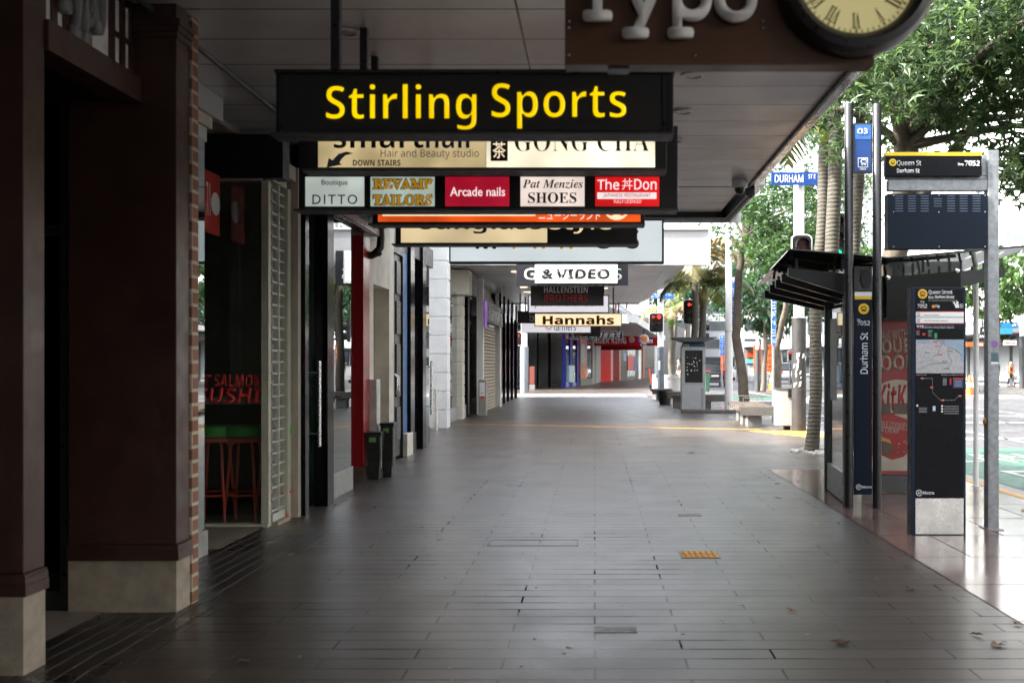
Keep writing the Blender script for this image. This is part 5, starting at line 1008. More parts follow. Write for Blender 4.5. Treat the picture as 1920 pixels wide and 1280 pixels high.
# nikau palms
PTRUNK, t, o_ = _new('ringed_palm_trunk')
g_ = N(t, "ShaderNodeNewGeometry"); sx_ = N(t, "ShaderNodeSeparateXYZ"); t.links.new(g_.outputs['Position'], sx_.inputs[0])
nz = N(t, "ShaderNodeTexNoise", Scale=5., Detail=4.); t.links.new(g_.outputs['Position'], nz.inputs['Vector'])
ml = N(t, "ShaderNodeMath", operation='MULTIPLY_ADD'); ml.inputs[1].default_value = 95.; t.links.new(sx_.outputs['Z'], ml.inputs[0])
m2_ = N(t, "ShaderNodeMath", operation='MULTIPLY'); m2_.inputs[1].default_value = 7.; t.links.new(nz.outputs['Fac'], m2_.inputs[0]); t.links.new(m2_.outputs[0], ml.inputs[2])
sn = N(t, "ShaderNodeMath", operation='SINE'); t.links.new(ml.outputs[0], sn.inputs[0])
cr_ = N(t, "ShaderNodeValToRGB"); cr_.color_ramp.elements[0].color = (.045, .04, .031, 1); cr_.color_ramp.elements[0].position = .1; cr_.color_ramp.elements[1].color = (.105, .095, .073, 1); cr_.color_ramp.elements[1].position = .7
ad_ = N(t, "ShaderNodeMath", operation='MULTIPLY_ADD'); ad_.inputs[1].default_value = .16; ad_.inputs[2].default_value = .0; t.links.new(sn.outputs[0], ad_.inputs[0])
a2_ = N(t, "ShaderNodeMath", operation='ADD'); t.links.new(ad_.outputs[0], a2_.inputs[0]); t.links.new(nz.outputs['Fac'], a2_.inputs[1]); t.links.new(a2_.outputs[0], cr_.inputs[0])
b_ = N(t, "ShaderNodeBsdfPrincipled", Roughness=.8); t.links.new(cr_.outputs[0], b_.inputs['Base Color'])
bp_ = N(t, "ShaderNodeBump", Strength=.5, Distance=.006); t.links.new(sn.outputs[0], bp_.inputs['Height']); t.links.new(bp_.outputs[0], b_.inputs['Normal']); t.links.new(b_.outputs[0], o_.inputs[0])
SHAFT = M('yellow_green_crownshaft', (.30, .33, .035), .4, var=.2, scale=5); SHAFT2 = M('reddish_green_crownshaft', (.14, .12, .03), .45, var=.4, scale=4); SHAFT3 = M('green_crownshaft', (.10, .19, .03), .4, var=.2)
FROND = LEAF('palm_leaflet', (.03, .055, .012), (.16, .17, .06), trans=.3); FRONDRY = LEAF('dry_palm_leaflet', (.10, .085, .035), (.34, .28, .15), trans=.25)
def palm(label, base, top, r, shaft=SHAFT, flen=2.2, nf=10, seed=1, sh_h=.7, frond=FROND):
    t = T('nikau_palm', label, 'palm', base, 'nikau palms along the kerb'); g = random.Random(seed)
    b, p = Vector(base), Vector(top); mb = MB()
    mb.tube([b.lerp(p, k / 10) + Vector((.03 * math.sin(k), .02 * math.cos(k * 1.3), 0)) * (0 < k < 10) for k in range(11)], [r * (1.25 if k == 0 else 1.08 - .16 * k / 10) for k in range(11)], 14); mb.build('trunk', PTRUNK, t, smooth=True)
    mb = MB(); mb.lathe([(r * .9, -.02), (r * 1.55, sh_h * .25), (r * 1.5, sh_h * .5), (r * 1.0, sh_h * .85), (r * .75, sh_h)], tuple(p), 18); mb.build('crownshaft', shaft, t, smooth=True)
    st = MB(); V, Fc = [], []; hub = p + Vector((0, 0, sh_h * .92))
    for k in range(nf):
        az = 2 * math.pi * k / nf + g.uniform(-.2, .2); up = g.uniform(.35, 1.15); L = flen * g.uniform(.8, 1.1); pts = []; q = Vector(hub); el = up
        for i in range(13):
            pts.append(Vector(q)); d = Vector((math.cos(az) * math.cos(el), math.sin(az) * math.cos(el), math.sin(el))); q = q + d * (L / 12); el -= (.10 + .055 * i / 4) * g.uniform(.8, 1.2)
        st.tube(pts, [.03 * (1 - .9 * i / 12) + .004 for i in range(13)], 6)
        for i in range(5, 48):
            f = i / 48 * 12; j = min(11, int(f)); c = pts[j].lerp(pts[j + 1], f - j); d = (pts[j + 1] - pts[j]).normalized(); side = d.cross(Vector((0, 0, 1))).normalized()
            ll = flen * .30 * math.sin(math.pi * (.12 + .86 * i / 48)) ** .6
            for sgn in (-1, 1):
                dr = (side * sgn * .8 + d * .55 + Vector((0, 0, -.35 + g.uniform(-.25, .25)))).normalized(); e = c + dr * ll + Vector((0, 0, -.12 * ll)); w = d * (.022 * flen / 2)
                mpt = c.lerp(e, .5) + Vector((0, 0, .05 * ll)); i0 = len(V); V += [tuple(c - w), tuple(c + w), tuple(mpt + w), tuple(mpt - w), tuple(e)]; Fc += [(i0, i0 + 1, i0 + 2, i0 + 3), (i0 + 3, i0 + 2, i0 + 4)]
    st.build('frond_stem', SHAFT3, t, smooth=True); from_np('crown', V, Fc, frond, t); return t
palm('ringed palm trunk under a yellow green bulge, by the post of the shelter roof', (3.62, 16.9, 0), (gx(1545, 16.9), 16.9, 5.15), .102, seed=3)
palm('ringed grey palm trunk in front of the green traffic light', (3.90, 16.5, 0), (gx(1562, 16.5), 16.5, 6.3), .118, seed=4)
palm('leaning ringed palm trunk seen between the two black totem posts', (4.40, 17.4, 0), (gx(1614, 17.4), 17.4, 6.6), .095, seed=6)
palm('palm with a bright yellow green bulge above the grey info kiosk', (3.66, 37.0, 0), (gx(1303, 37), 37, gz(528, 37)), .125, seed=8, flen=2.7, nf=12, frond=FRONDRY)
palm('palm with a reddish bulge leaning behind the palm over the kiosk', (3.95, 38.5, 0), (gx(1318, 38.5), 38.5, gz(572, 38.5)), .14, shaft=SHAFT2, seed=10, flen=2.4, nf=11)
palm('small drooping palm with a green bulge beside the white street name pole', (3.58, 47.2, 0), (gx(1258, 47.2), 47.2, gz(612, 47.2)), .13, shaft=SHAFT3, seed=12, flen=1.75, nf=11, frond=FRONDRY)
palm('thin palm trunk behind the small drooping palm', (3.75, 49.5, 0), (gx(1266, 49.5), 49.5, gz(580, 49.5)), .12, shaft=SHAFT3, seed=13, flen=1.8, nf=9)
palm('palm on the opposite footpath near the person in a tan coat', (27.6, 67.5, 0), (28.1, 67.5, 2.6), .15, seed=14, flen=2.2)

# ---------------------------------------------------------------- poles, lights, signs along the kerb
RON = E('lit_red_signal', (1, .05, .025), 2.2); ROFF = M('unlit_red_lens', (.05, .007, .007), .25); AOFF = M('unlit_amber_lens', (.10, .03, .01), .2); GOFF = M('unlit_green_lens', (.01, .05, .04), .2); GON = E('lit_green_signal', (.03, 1, .55), 1.6); KOFF = M('unlit_dark_lens', (.015, .02, .02), .2)
def signal(label, x, y, z0, w_, h_, cols, rows, lit, name='traffic_light', group='traffic lights'):
    """lens head facing -Y, lower edge at z0"""
    t = T(name, label, 'traffic light', (x, y, z0), group); rr = min(w_ / 2, .12)
    def rrect(hw, z_a, z_b, rad, n=5):
        return [(x + sx * (hw - rad) + rad * math.cos(a), (z_b if sz > 0 else z_a) - sz * rad + rad * math.sin(a)) for sx, sz, a0 in ((1, -1, -90), (1, 1, 0), (-1, 1, 90), (-1, -1, 180)) for a in [R(a0 + 90 * k / n) for k in range(n + 1)]]
    mb = MB(); mb.prism_y(rrect(w_ / 2, z0, z0 + h_, rr), y, y + .02); mb.build('backboard_edge', WHITE, t)
    mb = MB(); mb.prism_y(rrect(w_ / 2 - .025, z0 + .025, z0 + h_ - .025, rr * .85), y - .006, y - .0005); mb.build('backboard', M('matt_black_board', (.012, .012, .013), .6, spec=.2), t)
    ps = (h_ - .1) / rows; lr = min(ps * .40, (w_ - .1) / cols * .42)
    mb = MB(); mb.box(x - cols * lr * 1.15, x + cols * lr * 1.15, y + .021, y + .2, z0 + .06, z0 + h_ - .06); mb.build('housing', SATIN, t, bevel=.01)
    for c in range(cols):
        for k in range(rows):
            lx = x + (c - (cols - 1) / 2) * lr * 2.35; lz = z0 + h_ - .05 - ps * (k + .5); on = lit.get((c, k))
            off = (ROFF, AOFF, GOFF)[min(k, 2)] if c == cols - 1 or k < 2 else KOFF
            if on == 'arrow':
                mb = MB(); mb.disc_y((lx, y - .0065, lz), lr * .9, .01, 20); ln = mb.build('lens', KOFF, t)
                mb = MB(); u = lr * .75; mb.prism_y([(lx - u, lz), (lx - u * .1, lz + u * .9), (lx + u * .15, lz + u * .65), (lx - u * .25, lz + u * .2), (lx + u, lz + u * .2), (lx + u, lz - u * .2), (lx - u * .25, lz - u * .2), (lx + u * .15, lz - u * .65), (lx - u * .1, lz - u * .9)], y - .022, y - .017); mb.build('arrow', RON, ln)
            elif on == 'man':
                mb = MB(); mb.disc_y((lx, y - .0065, lz), lr * .9, .01, 20); ln = mb.build('lens', KOFF, t)
                mb = MB(); u = lr * .8; mb.disc_y((lx, y - .017, lz + u * .75), u * .22, .005, 12); mb.box(lx - u * .28, lx + u * .28, y - .022, y - .017, lz - u * .15, lz + u * .5); mb.box(lx - u * .25, lx - u * .03, y - .022, y - .017, lz - u, lz - u * .16); mb.box(lx + u * .03, lx + u * .25, y - .022, y - .017, lz - u, lz - u * .16); mb.build('figure', RON, ln)
            else:
                mb = MB(); mb.disc_y((lx, y - .0065, lz), lr * .9, .014, 22); mb.build('lens', on or off, t)
            mb = MB(); n = 16; d = lr * 1.3
            rings = [[mb.bm.verts.new((lx + lr * q * math.cos(a), yy, lz + lr * q * math.sin(a))) for a in [R(-25 + 230 * i / n) for i in range(n + 1)]] for q, yy in ((1, y - .007), (1.02, y - d), (.96, y - d), (.94, y - .007))]
            for a, b in zip(rings, rings[1:]):
                for i in range(n): mb.bm.faces.new((a[i], a[i + 1], b[i + 1], b[i]))
            mb.build('visor', M('matt_black_board', (.03, .03, .033)), t)
    return t
def name_sign(label, x0, x1, y0, y1, Y, s1, s2, w1, w2, cat='street sign'):
    t = T('street_name_sign', label, cat, (gx((x0 + x1) / 2, Y), Y, gz(y1, Y)), 'blue street name signs')
    mb = MB(); pbox(mb, x0, x1, y0, y1, Y - .02, Y + .02); mb.build('plate', BLUEP if 'crossing' in label else BLUES, t, bevel=.004)
    h = y1 - y0
    tpx(s1, TEXTWHT, t, *w1, y0 + h * .2, y1 - h * .2, Y - .0215); tpx(s2, TEXTWHT, t, *w2, y0 + h * .16, y0 + h * .5, Y - .0215); return t
def pole(label, x, y, secs, name='lamp_pole', cat='pole', z0=0.):
    """secs: (r0, r1, z0, z1, material, part name)"""
    t = T(name, label, cat, (x, y, z0))
    for r0, r1, a, b, mt, nm in secs:
        mb = MB(); mb.tube([(x, y, a), (x, y, b)], [r0, r1], 20); mb.build(nm, mt, t, smooth=True)
    return t
LAMPP = M('white_pole_paint', (.80, .80, .79), .35, var=.05); SLEEVE = M('taped_dark_sleeve', (.035, .034, .033), .5, var=.35, scale=5)
Y = 21.9; x = gx(1498, Y)
pole('tall white lamp pole with a dark poster-scuffed sleeve beside the silver bin', x, Y, [(.155, .155, 0, gz(597, Y), SLEEVE, 'sleeve'), (.165, .165, gz(597, Y) + .001, gz(594, Y), ALU, 'collar'), (.118, .10, gz(594, Y) + .001, 9.5, LAMPP, 'shaft')])
mb = MB(); g = random.Random(4)
for k in range(16):
    a = R(-90 + g.uniform(-60, 60)); zz = g.uniform(.95, 1.7); p = Vector((x + .158 * math.cos(a), Y + .158 * math.sin(a), zz)); tn = Vector((-math.sin(a), math.cos(a), 0)); n_ = Vector((math.cos(a), math.sin(a), 0)); w_, h_ = g.uniform(.01, .03), g.uniform(.02, .07)
    q = [p - tn * w_ - Vector((0, 0, h_)), p + tn * w_ * g.random() - Vector((0, 0, h_ * .6)), p + tn * w_ + Vector((0, 0, h_)), p - tn * w_ * .5 + Vector((0, 0, h_ * .7))]; mb.hexa([tuple(v) for v in q], [tuple(v + n_ * .002) for v in q])
mb.build('torn_paper', TEXTWHT, bpy.data.objects['lamp_pole'])
name_sign('blue street name sign for the lane crossing at the lamp pole', 1446, 1551, 323, 347, Y - .2, "DURHAM", "ST E", (1453, 1506), (1516, 1529))
signal('white edged traffic light with its top red lens unlit on the tall lamp pole', x, Y - .3, gz(548, Y - .3), .45, 1.24, 1, 3, {})
Y = 20.2; signal('tall traffic light showing green, half covered by palm trunks', gx(1568, Y), Y, gz(497, Y), .5, 1.06, 1, 3, {(0, 2): GON})
pole('slim white traffic light post rising behind the palm trunks at the shelter', gx(1573, 20.4), 20.5, [(.055, .055, 0, gz(318, 20.4), LAMPP, 'shaft')], name='traffic_light_post', cat='post')
Y = 31.0; pole('tall white square-based lamp pole left of the bare tree trunk', gx(1366.5, Y), Y, [(.125, .12, 0, gz(622, Y), LAMPP, 'base'), (.13, .13, gz(622, Y) + .001, gz(620, Y), ALU, 'collar'), (.105, .085, gz(620, Y) + .001, 9.5, LAMPP, 'shaft')])
def parking(label, x, y, z_top, w_, plates, post=True, zb=0.):
    t = T('parking_sign', label, 'parking sign', (x, y, zb), 'blue parking signs')
    if post:
        mb = MB(); mb.tube([(x, y, zb), (x, y, z_top)], .035, 10); mb.build('post', GALV, t, smooth=True)
    z = z_top
    for h_, lines in plates:
        mb = MB(); mb.box(x - w_ / 2, x + w_ / 2, y - .05, y - .036, z - h_, z - .01); pl = mb.build('plate', TEXTWHT, t); mb = MB(); mb.box(x - w_ / 2 + .008, x + w_ / 2 - .008, y - .054, y - .0505, z - h_ + .008, z - .018); mb.build('face', BLUES, pl)
        for s, f, hh in lines: text(s, TEXTWHT, pl, (x, y - .0545, z - .01 - (h_ - .01) * f), min(w_ * .72, hh * .62 * len(s)), hh, bold=.01)
        z -= h_
    return t
parking('tall stack of blue parking plates on the white lamp pole by the bare tree', gx(1376.5, 30.8), 30.8, gz(520, 30.8), 9.5 / F * 30.8, [(.34, [("P", .3, .13)]), (.22, [("At All", .35, .04), ("Other Times", .7, .04)]), (.18, [("P", .5, .06)]), (.42, [("P", .25, .13), ("15", .68, .1)]), (.32, [("8am-6pm", .3, .05), ("Mon-Sun", .6, .05)])], post=False, zb=2.3)
parking('blue parking plates on a thin post behind the silver bin', gx(1450, 25.5), 25.5, gz(548, 25.5), 9.0 / F * 25.5, [(.1, [("P", .5, .05)]), (.38, [("Loading", .2, .045), ("Zone", .4, .045), ("Goods", .6, .045), ("Only", .8, .045)]), (.46, [("P", .22, .12), ("15", .62, .09)]), (.24, [("Mon-Fri", .3, .045), ("8am-6pm", .65, .045)]), (.13, [("At other", .5, .04)])])
parking('far blue parking plates on a post by the parked black car', gx(1354, 62), 62, gz(628, 62), .29, [(.3, [("P", .5, .13)]), (.3, [("15", .5, .1)]), (.4, [("P", .3, .13), ("5", .7, .1)]), (.25, [("Only", .5, .06)])])
# litter bin
Y = 22.2; t_ = T('litter_bin', 'square brushed silver litter bin beside the dark pole sleeve', 'litter bin', (gx(1471, Y), Y, 0))
mb = MB(); pbox(mb, 1456, 1486, 731, 798, Y, Y + .34); mb.build('body', M('brushed_silver_bin', (.58, .585, .59), .4, metal=.45, var=.1), t_, bevel=.01); mb = MB(); pbox(mb, 1455, 1487, 728, 730.8, Y - .01, Y + .35); mb.build('lid', DGREY, t_); mb = MB(); pbox(mb, 1471, 1482, 798.3, 807, Y + .1, Y + .25); mb.build('foot', BLACK, t_)
mb = MB(); pbox(mb, 1478, 1488, 728, 745, Y - .05, Y - .002); mb.build('ash_tray', SATIN, t_)
# benches
def bench(label, x0, x1, y0, y1, top=.46, arms=True):
    t = T('street_bench', label, 'bench', ((x0 + x1) / 2, (y0 + y1) / 2, 0), 'timber benches on concrete blocks')
    n = max(4, int((y1 - y0) / .085)); mb = MB()
    for k in range(n):
        y = y0 + (y1 - y0) * k / n; d = rnd.uniform(-.012, .012); mb.box(x0 + d, x1 + d, y, y + (y1 - y0) / n - .012, top - .09 + .012 * math.sin(k), top + .012 * math.sin(k))
    mb.build('seat', TIMBER, t, bevel=.004)
    mb = MB(); mb.box(x0 + .02, x1 - .02, y0 - .02, y0 - .002, top - .2, top - .02); mb.build('apron', M('grey_bench_apron', (.115, .11, .10), .6, var=.2), t)
    mb = MB(); mb.box(x0 + (x1 - x0) * .26, x0 + (x1 - x0) * .66, y0 + .08, y0 + .5, 0, top - .2); mb.build('leg', CONC, t, bevel=.01)
    if y1 - y0 > 1.2:
        mb = MB(); mb.box(x0 + (x1 - x0) * .26, x0 + (x1 - x0) * .66, y1 - .5, y1 - .08, 0, top - .2); mb.build('leg', CONC, t, bevel=.01)
    if arms:
        mb = MB(); xa = x0 + .12; mb.tube([(xa, y0 + .2, top - .01), (xa, y0 + .2, top + .2), (xa + .45, y0 + .2, top + .2), (xa + .45, y0 + .2, top - .01)], .011, 6); mb.build('armrest', STEEL, t)
    return t
bench('weathered timber bench on a concrete block by the bare tree trunk', gx(1386, 23.2), gx(1452, 23.2), 23.2, 24.6, top=.47); bench('weathered timber bench seen just behind the front one at the bare tree', gx(1378, 24.8), gx(1436, 24.8), 24.75, 26.1, top=.47)
bench('long pale timber bench behind the grey info kiosk', gx(1262, 31.5), gx(1372, 31.5), 31.6, 32.3, top=.47, arms=False); bench('pale timber bench end past the black planter', gx(1250, 34), gx(1300, 34), 33.8, 34.6, top=.5, arms=False)
bench('distant low bench at the foot of the traffic light pole', gx(1222, 41), gx(1260, 41), 41, 42, top=.42, arms=False)
# info kiosk
Y = 30.6; t_ = T('info_kiosk', 'grey metal information kiosk with a dark torn-poster panel and winged roof', 'info kiosk', (gx(1300, Y), Y, 0))
KG = M('kiosk_grey_metal', (.40, .415, .435), .38, metal=.35, var=.08)
mb = MB(); pbox(mb, 1278, 1322.5, 648, 772, Y, Y + .45); mb.build('body', KG, t_, bevel=.012)
mb = MB(); pbox(mb, 1278.5, 1322, 644, 650, Y - .012, Y - .001); hd = mb.build('header_band', M('teal_blue_band', (.01, .075, .17), .35), t_); tpx("INFO", TEXTWHT, hd, 1281, 1292, 645, 648.8, Y - .0125, bold=.03)
mb = MB(); pbox(mb, 1284.5, 1317.5, 656.5, 717, Y - .012, Y - .001); sc2 = mb.build('poster_panel', M('dark_glass_panel', (.012, .012, .014), .12), t_)
mb = MB(); g = random.Random(9)
for k in range(26):
    px, py, a = g.uniform(1288, 1315), min(712, max(660, g.gauss(682, 12))), g.uniform(.4, 2.0); mb.prism_y([(gx(px + a * math.cos(q) * g.uniform(.5, 1.2), Y), gz(py + a * math.sin(q) * g.uniform(.4, 1), Y)) for q in (0, 1.2, 2.6, 3.6, 5)], Y - .0145, Y - .0125)
mb.build('torn_paper', TEXTWHT, sc2)
mb = MB(); pbox(mb, 1278, 1322.5, 719, 720, Y - .004, Y - .0005); pbox(mb, 1314, 1319, 727, 767, Y - .006, Y - .0005); mb.build('hatch', M('kiosk_darker_metal', (.28, .29, .305), .4, metal=.3), t_)
zt = gz(644, Y); mb = MB(); mb.prism_y([(gx(1262, Y), gz(635, Y)), (gx(1281, Y), gz(641, Y)), (gx(1320, Y), gz(641, Y)), (gx(1341, Y), gz(634, Y)), (gx(1341, Y), gz(632.5, Y)), (gx(1262, Y), gz(633, Y))], Y - .5, Y + .9); mb.build('roof', DGREY, t_)
mb = MB(); pbox(mb, 1281, 1320, 641.5, 647, Y + .1, Y + .35); mb.build('roof_support', DGREY, t_)
mb = MB(); mb.prism_z([(2.55, 29.9), (4.7, 29.5), (4.7, 29.75), (2.62, 30.2)], 0, .10); tag(mb.build('bed_edging', M('dark_stone_edging', (.13, .12, .11), .7, var=.3), bevel=.01), 'low dark stone edging running under the info kiosk', 'edging')
def planter(label, x, y, r0, r1, h, mt):
    t = T('planter_pot', label, 'planter', (x, y, 0), 'plant pots along the kerb'); mb = MB(); mb.lathe([(r0, 0), (r1, h), (r1 * 1.06, h), (r1 * 1.06, h + .05), (r1 * .9, h + .05), (r1 * .88, h - .05)], (x, y, 0), 28); mb.build('pot', mt, t, smooth=True)
    mb = MB(); mb.lathe([(r1 * .86, h - .06), (r1 * .5, h - .03), (.02, h - .02)], (x, y, 0), 20); mb.build('soil', M('dark_soil', (.03, .022, .015), .9), t)
planter('black tapered planter pot at the edge of the sunlit footpath', gx(1248, 36), 36.3, .19, .27, .46, M('black_planter', (.02, .02, .022), .5)); planter('white round planter behind the info kiosk', gx(1268, 43), 43, .42, .42, .85, WHITE); planter('pale grey round planter round the foot of the small palm', 3.58, 47.2, .3, .34, .9, MGREY)
t_ = T('litter_bin', 'white square bin at the foot of the pole with the red traffic light', 'litter bin', (gx(1229, 48), 48, 0)); mb = MB(); pbox(mb, 1224, 1233, 702, 729, 48, 48.4); mb.build('body', WHITE, t_, bevel=.01); mb = MB(); pbox(mb, 1230, 1234, 702, 708, 47.95, 47.998); mb.build('ash_tray', SATIN, t_)
# crossing corner pole with the red arrow
Y = 45; x = gx(1239, Y)
pole('white pole with a grey sleeve carrying the red traffic light and a blue street name', x, Y, [(.155, .155, 0, gz(650, Y), M('slate_sleeve', (.10, .125, .15), .45, var=.2), 'sleeve'), (.135, .12, gz(650, Y) + .001, 7.2, LAMPP, 'shaft')])
mb = MB(); pbox(mb, 1234, 1238, 676, 694, Y - .17, Y - .155); mb.build('pasted_sticker', TEXTWHT, [o for o in bpy.data.objects if o.name.startswith('lamp_pole')][-1])
signal('six lens traffic light with red arrow and red disc lit, on the white corner pole', gx(1230.5, Y - .25), Y - .25, gz(623.5, Y - .25), 27.5 / F * Y, 37 / F * Y, 2, 3, {(0, 0): 'arrow', (1, 0): RON})
name_sign('blue street name sign high on the white corner pole by the small palm', 1210, 1263, 548.5, 560, Y - .2, "VICTORIA", "ST EAST", (1217, 1245), (1247, 1261))
Y = 40; signal('tall traffic light with a red arrow peeping out beside the palm trunk', gx(1293, Y), Y, gz(608, Y), .5, .98, 1, 3, {(0, 0): 'arrow'})
pole('slim post carrying the traffic light behind the kiosk palms', gx(1293, 40.3), 40.35, [(.06, .06, 0, gz(560, 40), LAMPP, 'shaft')], name='traffic_light_post', cat='post')
t_ = T('traffic_light', 'black traffic light seen from the side behind the palms at the kiosk', 'traffic light', (gx(1322, 41), 41, gz(640, 41)), 'traffic lights')
for a, b in ((604, 621), (622, 639)): mb = MB(); z0, z1 = gz(b, 41), gz(a, 41); mb.tube([(gx(1316, 41), 41, (z0 + z1) / 2), (gx(1329, 41), 41, (z0 + z1) / 2)], .15, 16); mb.build('visor', SATIN, t_, smooth=True)
mb = MB(); pbox(mb, 1313, 1317, 602, 641, 40.85, 41.15); mb.build('housing', SATIN, t_)
Y = 52; x = gx(983, Y); pole('white pole with a grey sleeve on the corner below the red walking figure', x, Y, [(.215, .215, 0, gz(650, Y), M('grey_sleeve', (.20, .225, .245), .45, var=.2), 'sleeve'), (.16, .15, gz(650, Y) + .001, 6.5, LAMPP, 'shaft')])
signal('pedestrian signal with a red standing figure lit', gx(973, Y), Y - .05, gz(648, Y), .32, .72, 1, 2, {(0, 0): 'man'}, name='pedestrian_signal', group='pedestrian signals')
t_ = T('service_box', 'reddish brown service box beside the black far building', 'service box', (gx(998, 57), 57, 0)); mb = MB(); pbox(mb, 993, 1002, 687, 720, 57, 57.5); mb.build('body', M('rust_brown_paint', (.16, .035, .025), .5), t_, bevel=.02); mb = MB(); pbox(mb, 992.5, 1002.5, 720.5, 731, 56.98, 57.5); mb.build('base', CONC, t_)
# e-scooter
Y = 61; x = gx(1218, Y); t_ = T('electric_scooter', 'orange electric scooter parked upright on the far footpath', 'scooter', (x, Y, 0)); SO = M('scooter_orange', (.75, .07, .02), .4)
mb = MB(); mb.tube([(x + .1, Y, .18), (x - .02, Y, 1.15)], .045, 10); mb.build('stem', SO, t_, smooth=True)
mb = MB(); mb.tube([(x - .28, Y, 1.14), (x - .02, Y, 1.2), (x + .26, Y, 1.26)], .025, 8); mb.build('handlebar', BLACK, t_, smooth=True)
mb = MB(); mb.box(x + .0, x + .16, Y - .05, Y + .95, .11, .17); mb.build('deck', BLACK, t_, bevel=.01)
for yy in (-.08, 1.0): mb = MB(); mb.cyl((x + .04, Y + yy, .11), (x + .12, Y + yy, .11), .11, n=18); mb.build('wheel', BLACK, t_, smooth=True)
# road work signs, cones
def worksign(label, x, y, w_, rows, z0=.35):
    t = T('road_work_sign', label, 'road sign', (x, y, 0), 'orange road work signs'); z = z0
    for h_, lines in rows:
        mb = MB(); mb.box(x - w_ / 2, x + w_ / 2, y, y + .02, z, z + h_); p = mb.build('board', ORANGE, t, bevel=.004)
        n = len(lines)
        for i, s in enumerate(lines): text(s, TEXTBLK, p, (x, y - .001, z + h_ * (1 - (i + .5) / n)), w_ * .86, h_ / n * .58, bold=.03)
        z += h_ + .02
    for s in (-1, 1): mb = MB(); mb.tube([(x + s * w_ * .4, y + .03, z), (x + s * w_ * .45, y + .35, -.12)], .02, 6); mb.tube([(x + s * w_ * .4, y + .03, z0), (x + s * w_ * .4, y - .05, -.12)], .02, 6); mb.build('leg', GALV, t)
worksign('orange road closed ahead board standing behind the dark traffic pole', gx(1431, 62), 62, 36 / F * 62, [(.44, ["SIDE", "ROAD"]), (1.2, ["ROAD", "CLOSED", "AHEAD"])], z0=gz(697, 62) - .0)
worksign('orange arrow board peeping out left of the white lamp pole', gx(1362, 66), 66, 22 / F * 66, [(.6, ["DETOUR"]), (.85, ["<"])], z0=gz(694, 66))
def cone(label, x, y, h, z0=-.13):
    t = T('traffic_cone', label, 'traffic cone', (x, y, z0), 'orange traffic cones'); mb = MB(); mb.lathe([(h * .2, .03), (h * .13, h * .42)], (x, y, z0), 18); mb.build('lower_cone', ORANGE, t, smooth=True); mb = MB(); mb.lathe([(h * .10, h * .62), (h * .03, h)], (x, y, z0), 18); mb.build('upper_cone', ORANGE, t, smooth=True)
    mb = MB(); mb.lathe([(h * .13, h * .421), (h * .10, h * .619)], (x, y, z0), 18); mb.build('reflective_band', TEXTWHT, t, smooth=True); mb = MB(); mb.box(x - h * .26, x + h * .26, y - h * .26, y + h * .26, z0, z0 + .03); mb.build('base', ORANGE, t)
cone('tall traffic cone standing at the far road edge beside the map totem', gx(1818, 47), 47, .95, 0.); cone('small traffic cone by the orange road closed board', gx(1448, 60), 60, 1.2); cone('traffic cone partly behind the thin white post', gx(1825, 49), 49, .8, 0.)
DP = M('dark_pole_sleeve', (.05, .052, .055), .5)
for px, lab in ((1420, 'dark sleeved traffic pole left of the orange road closed board'), (1430, 'dark sleeved traffic pole in front of the orange road closed board')):
    pole(lab, gx(px, 58), 58, [(.14, .14, -.12, gz(655, 58), DP, 'sleeve'), (.09, .09, gz(655, 58), gz(632, 58), LAMPP, 'shaft')], z0=-.12)
signal('small distant traffic light showing red beside the dark lamp pole sleeve', gx(1481.5, 74), 74, gz(677, 74), .34, .8, 1, 3, {(0, 0): RON})
pole('dark post of the small distant red traffic light', gx(1482, 74.3), 74.4, [(.07, .07, -.12, gz(660, 74), DP, 'shaft')], z0=-.12, name='traffic_light_post', cat='post')
pole('thin dark post behind the orange road closed board', gx(1463, 62), 62.5, [(.10, .10, -.12, gz(672, 62), DP, 'sleeve'), (.06, .06, gz(672, 62), gz(642, 62), LAMPP, 'shaft')], z0=-.12, name='traffic_light_post', cat='post')
t_ = T('utility_cabinet', 'pale grey utility cabinet behind the dark traffic poles', 'cabinet', (gx(1410, 64), 64, -.12)); mb = MB(); pbox(mb, 1405, 1415, 687, 705, 64, 64.5); mb.build('body', GREYW, t_, bevel=.02); mb = MB(); pbox(mb, 1404.6, 1415.4, 685.5, 686.8, 63.97, 64.52); mb.build('lid', MGREY, t_)
t_ = T('wheelie_bin', 'dark green wheelie bin with a red lid behind the info kiosk', 'bin', (gx(1327, 52), 52, 0)); mb = MB(); a, b = gx(1322.5, 52), gx(1331.5, 52); zt = gz(697, 52); mb.hexa([(a + .03, 52, .05), (b - .03, 52, .05), (b - .03, 52.5, .05), (a + .03, 52.5, .05)], [(a, 52, zt), (b, 52, zt), (b, 52.6, zt), (a, 52.6, zt)]); mb.build('body', M('bin_green', (.025, .075, .045), .5), t_, bevel=.02)
mb = MB(); mb.box(a - .02, b + .02, 51.97, 52.64, zt + .001, zt + .06); mb.build('lid', M('bin_red', (.4, .02, .02), .45), t_, bevel=.02)
for q in (a + .05, b - .05): mb = MB(); mb.cyl((q - .03, 52.5, .09), (q + .03, 52.5, .09), .09, n=14); mb.build('wheel', BLACK, t_)

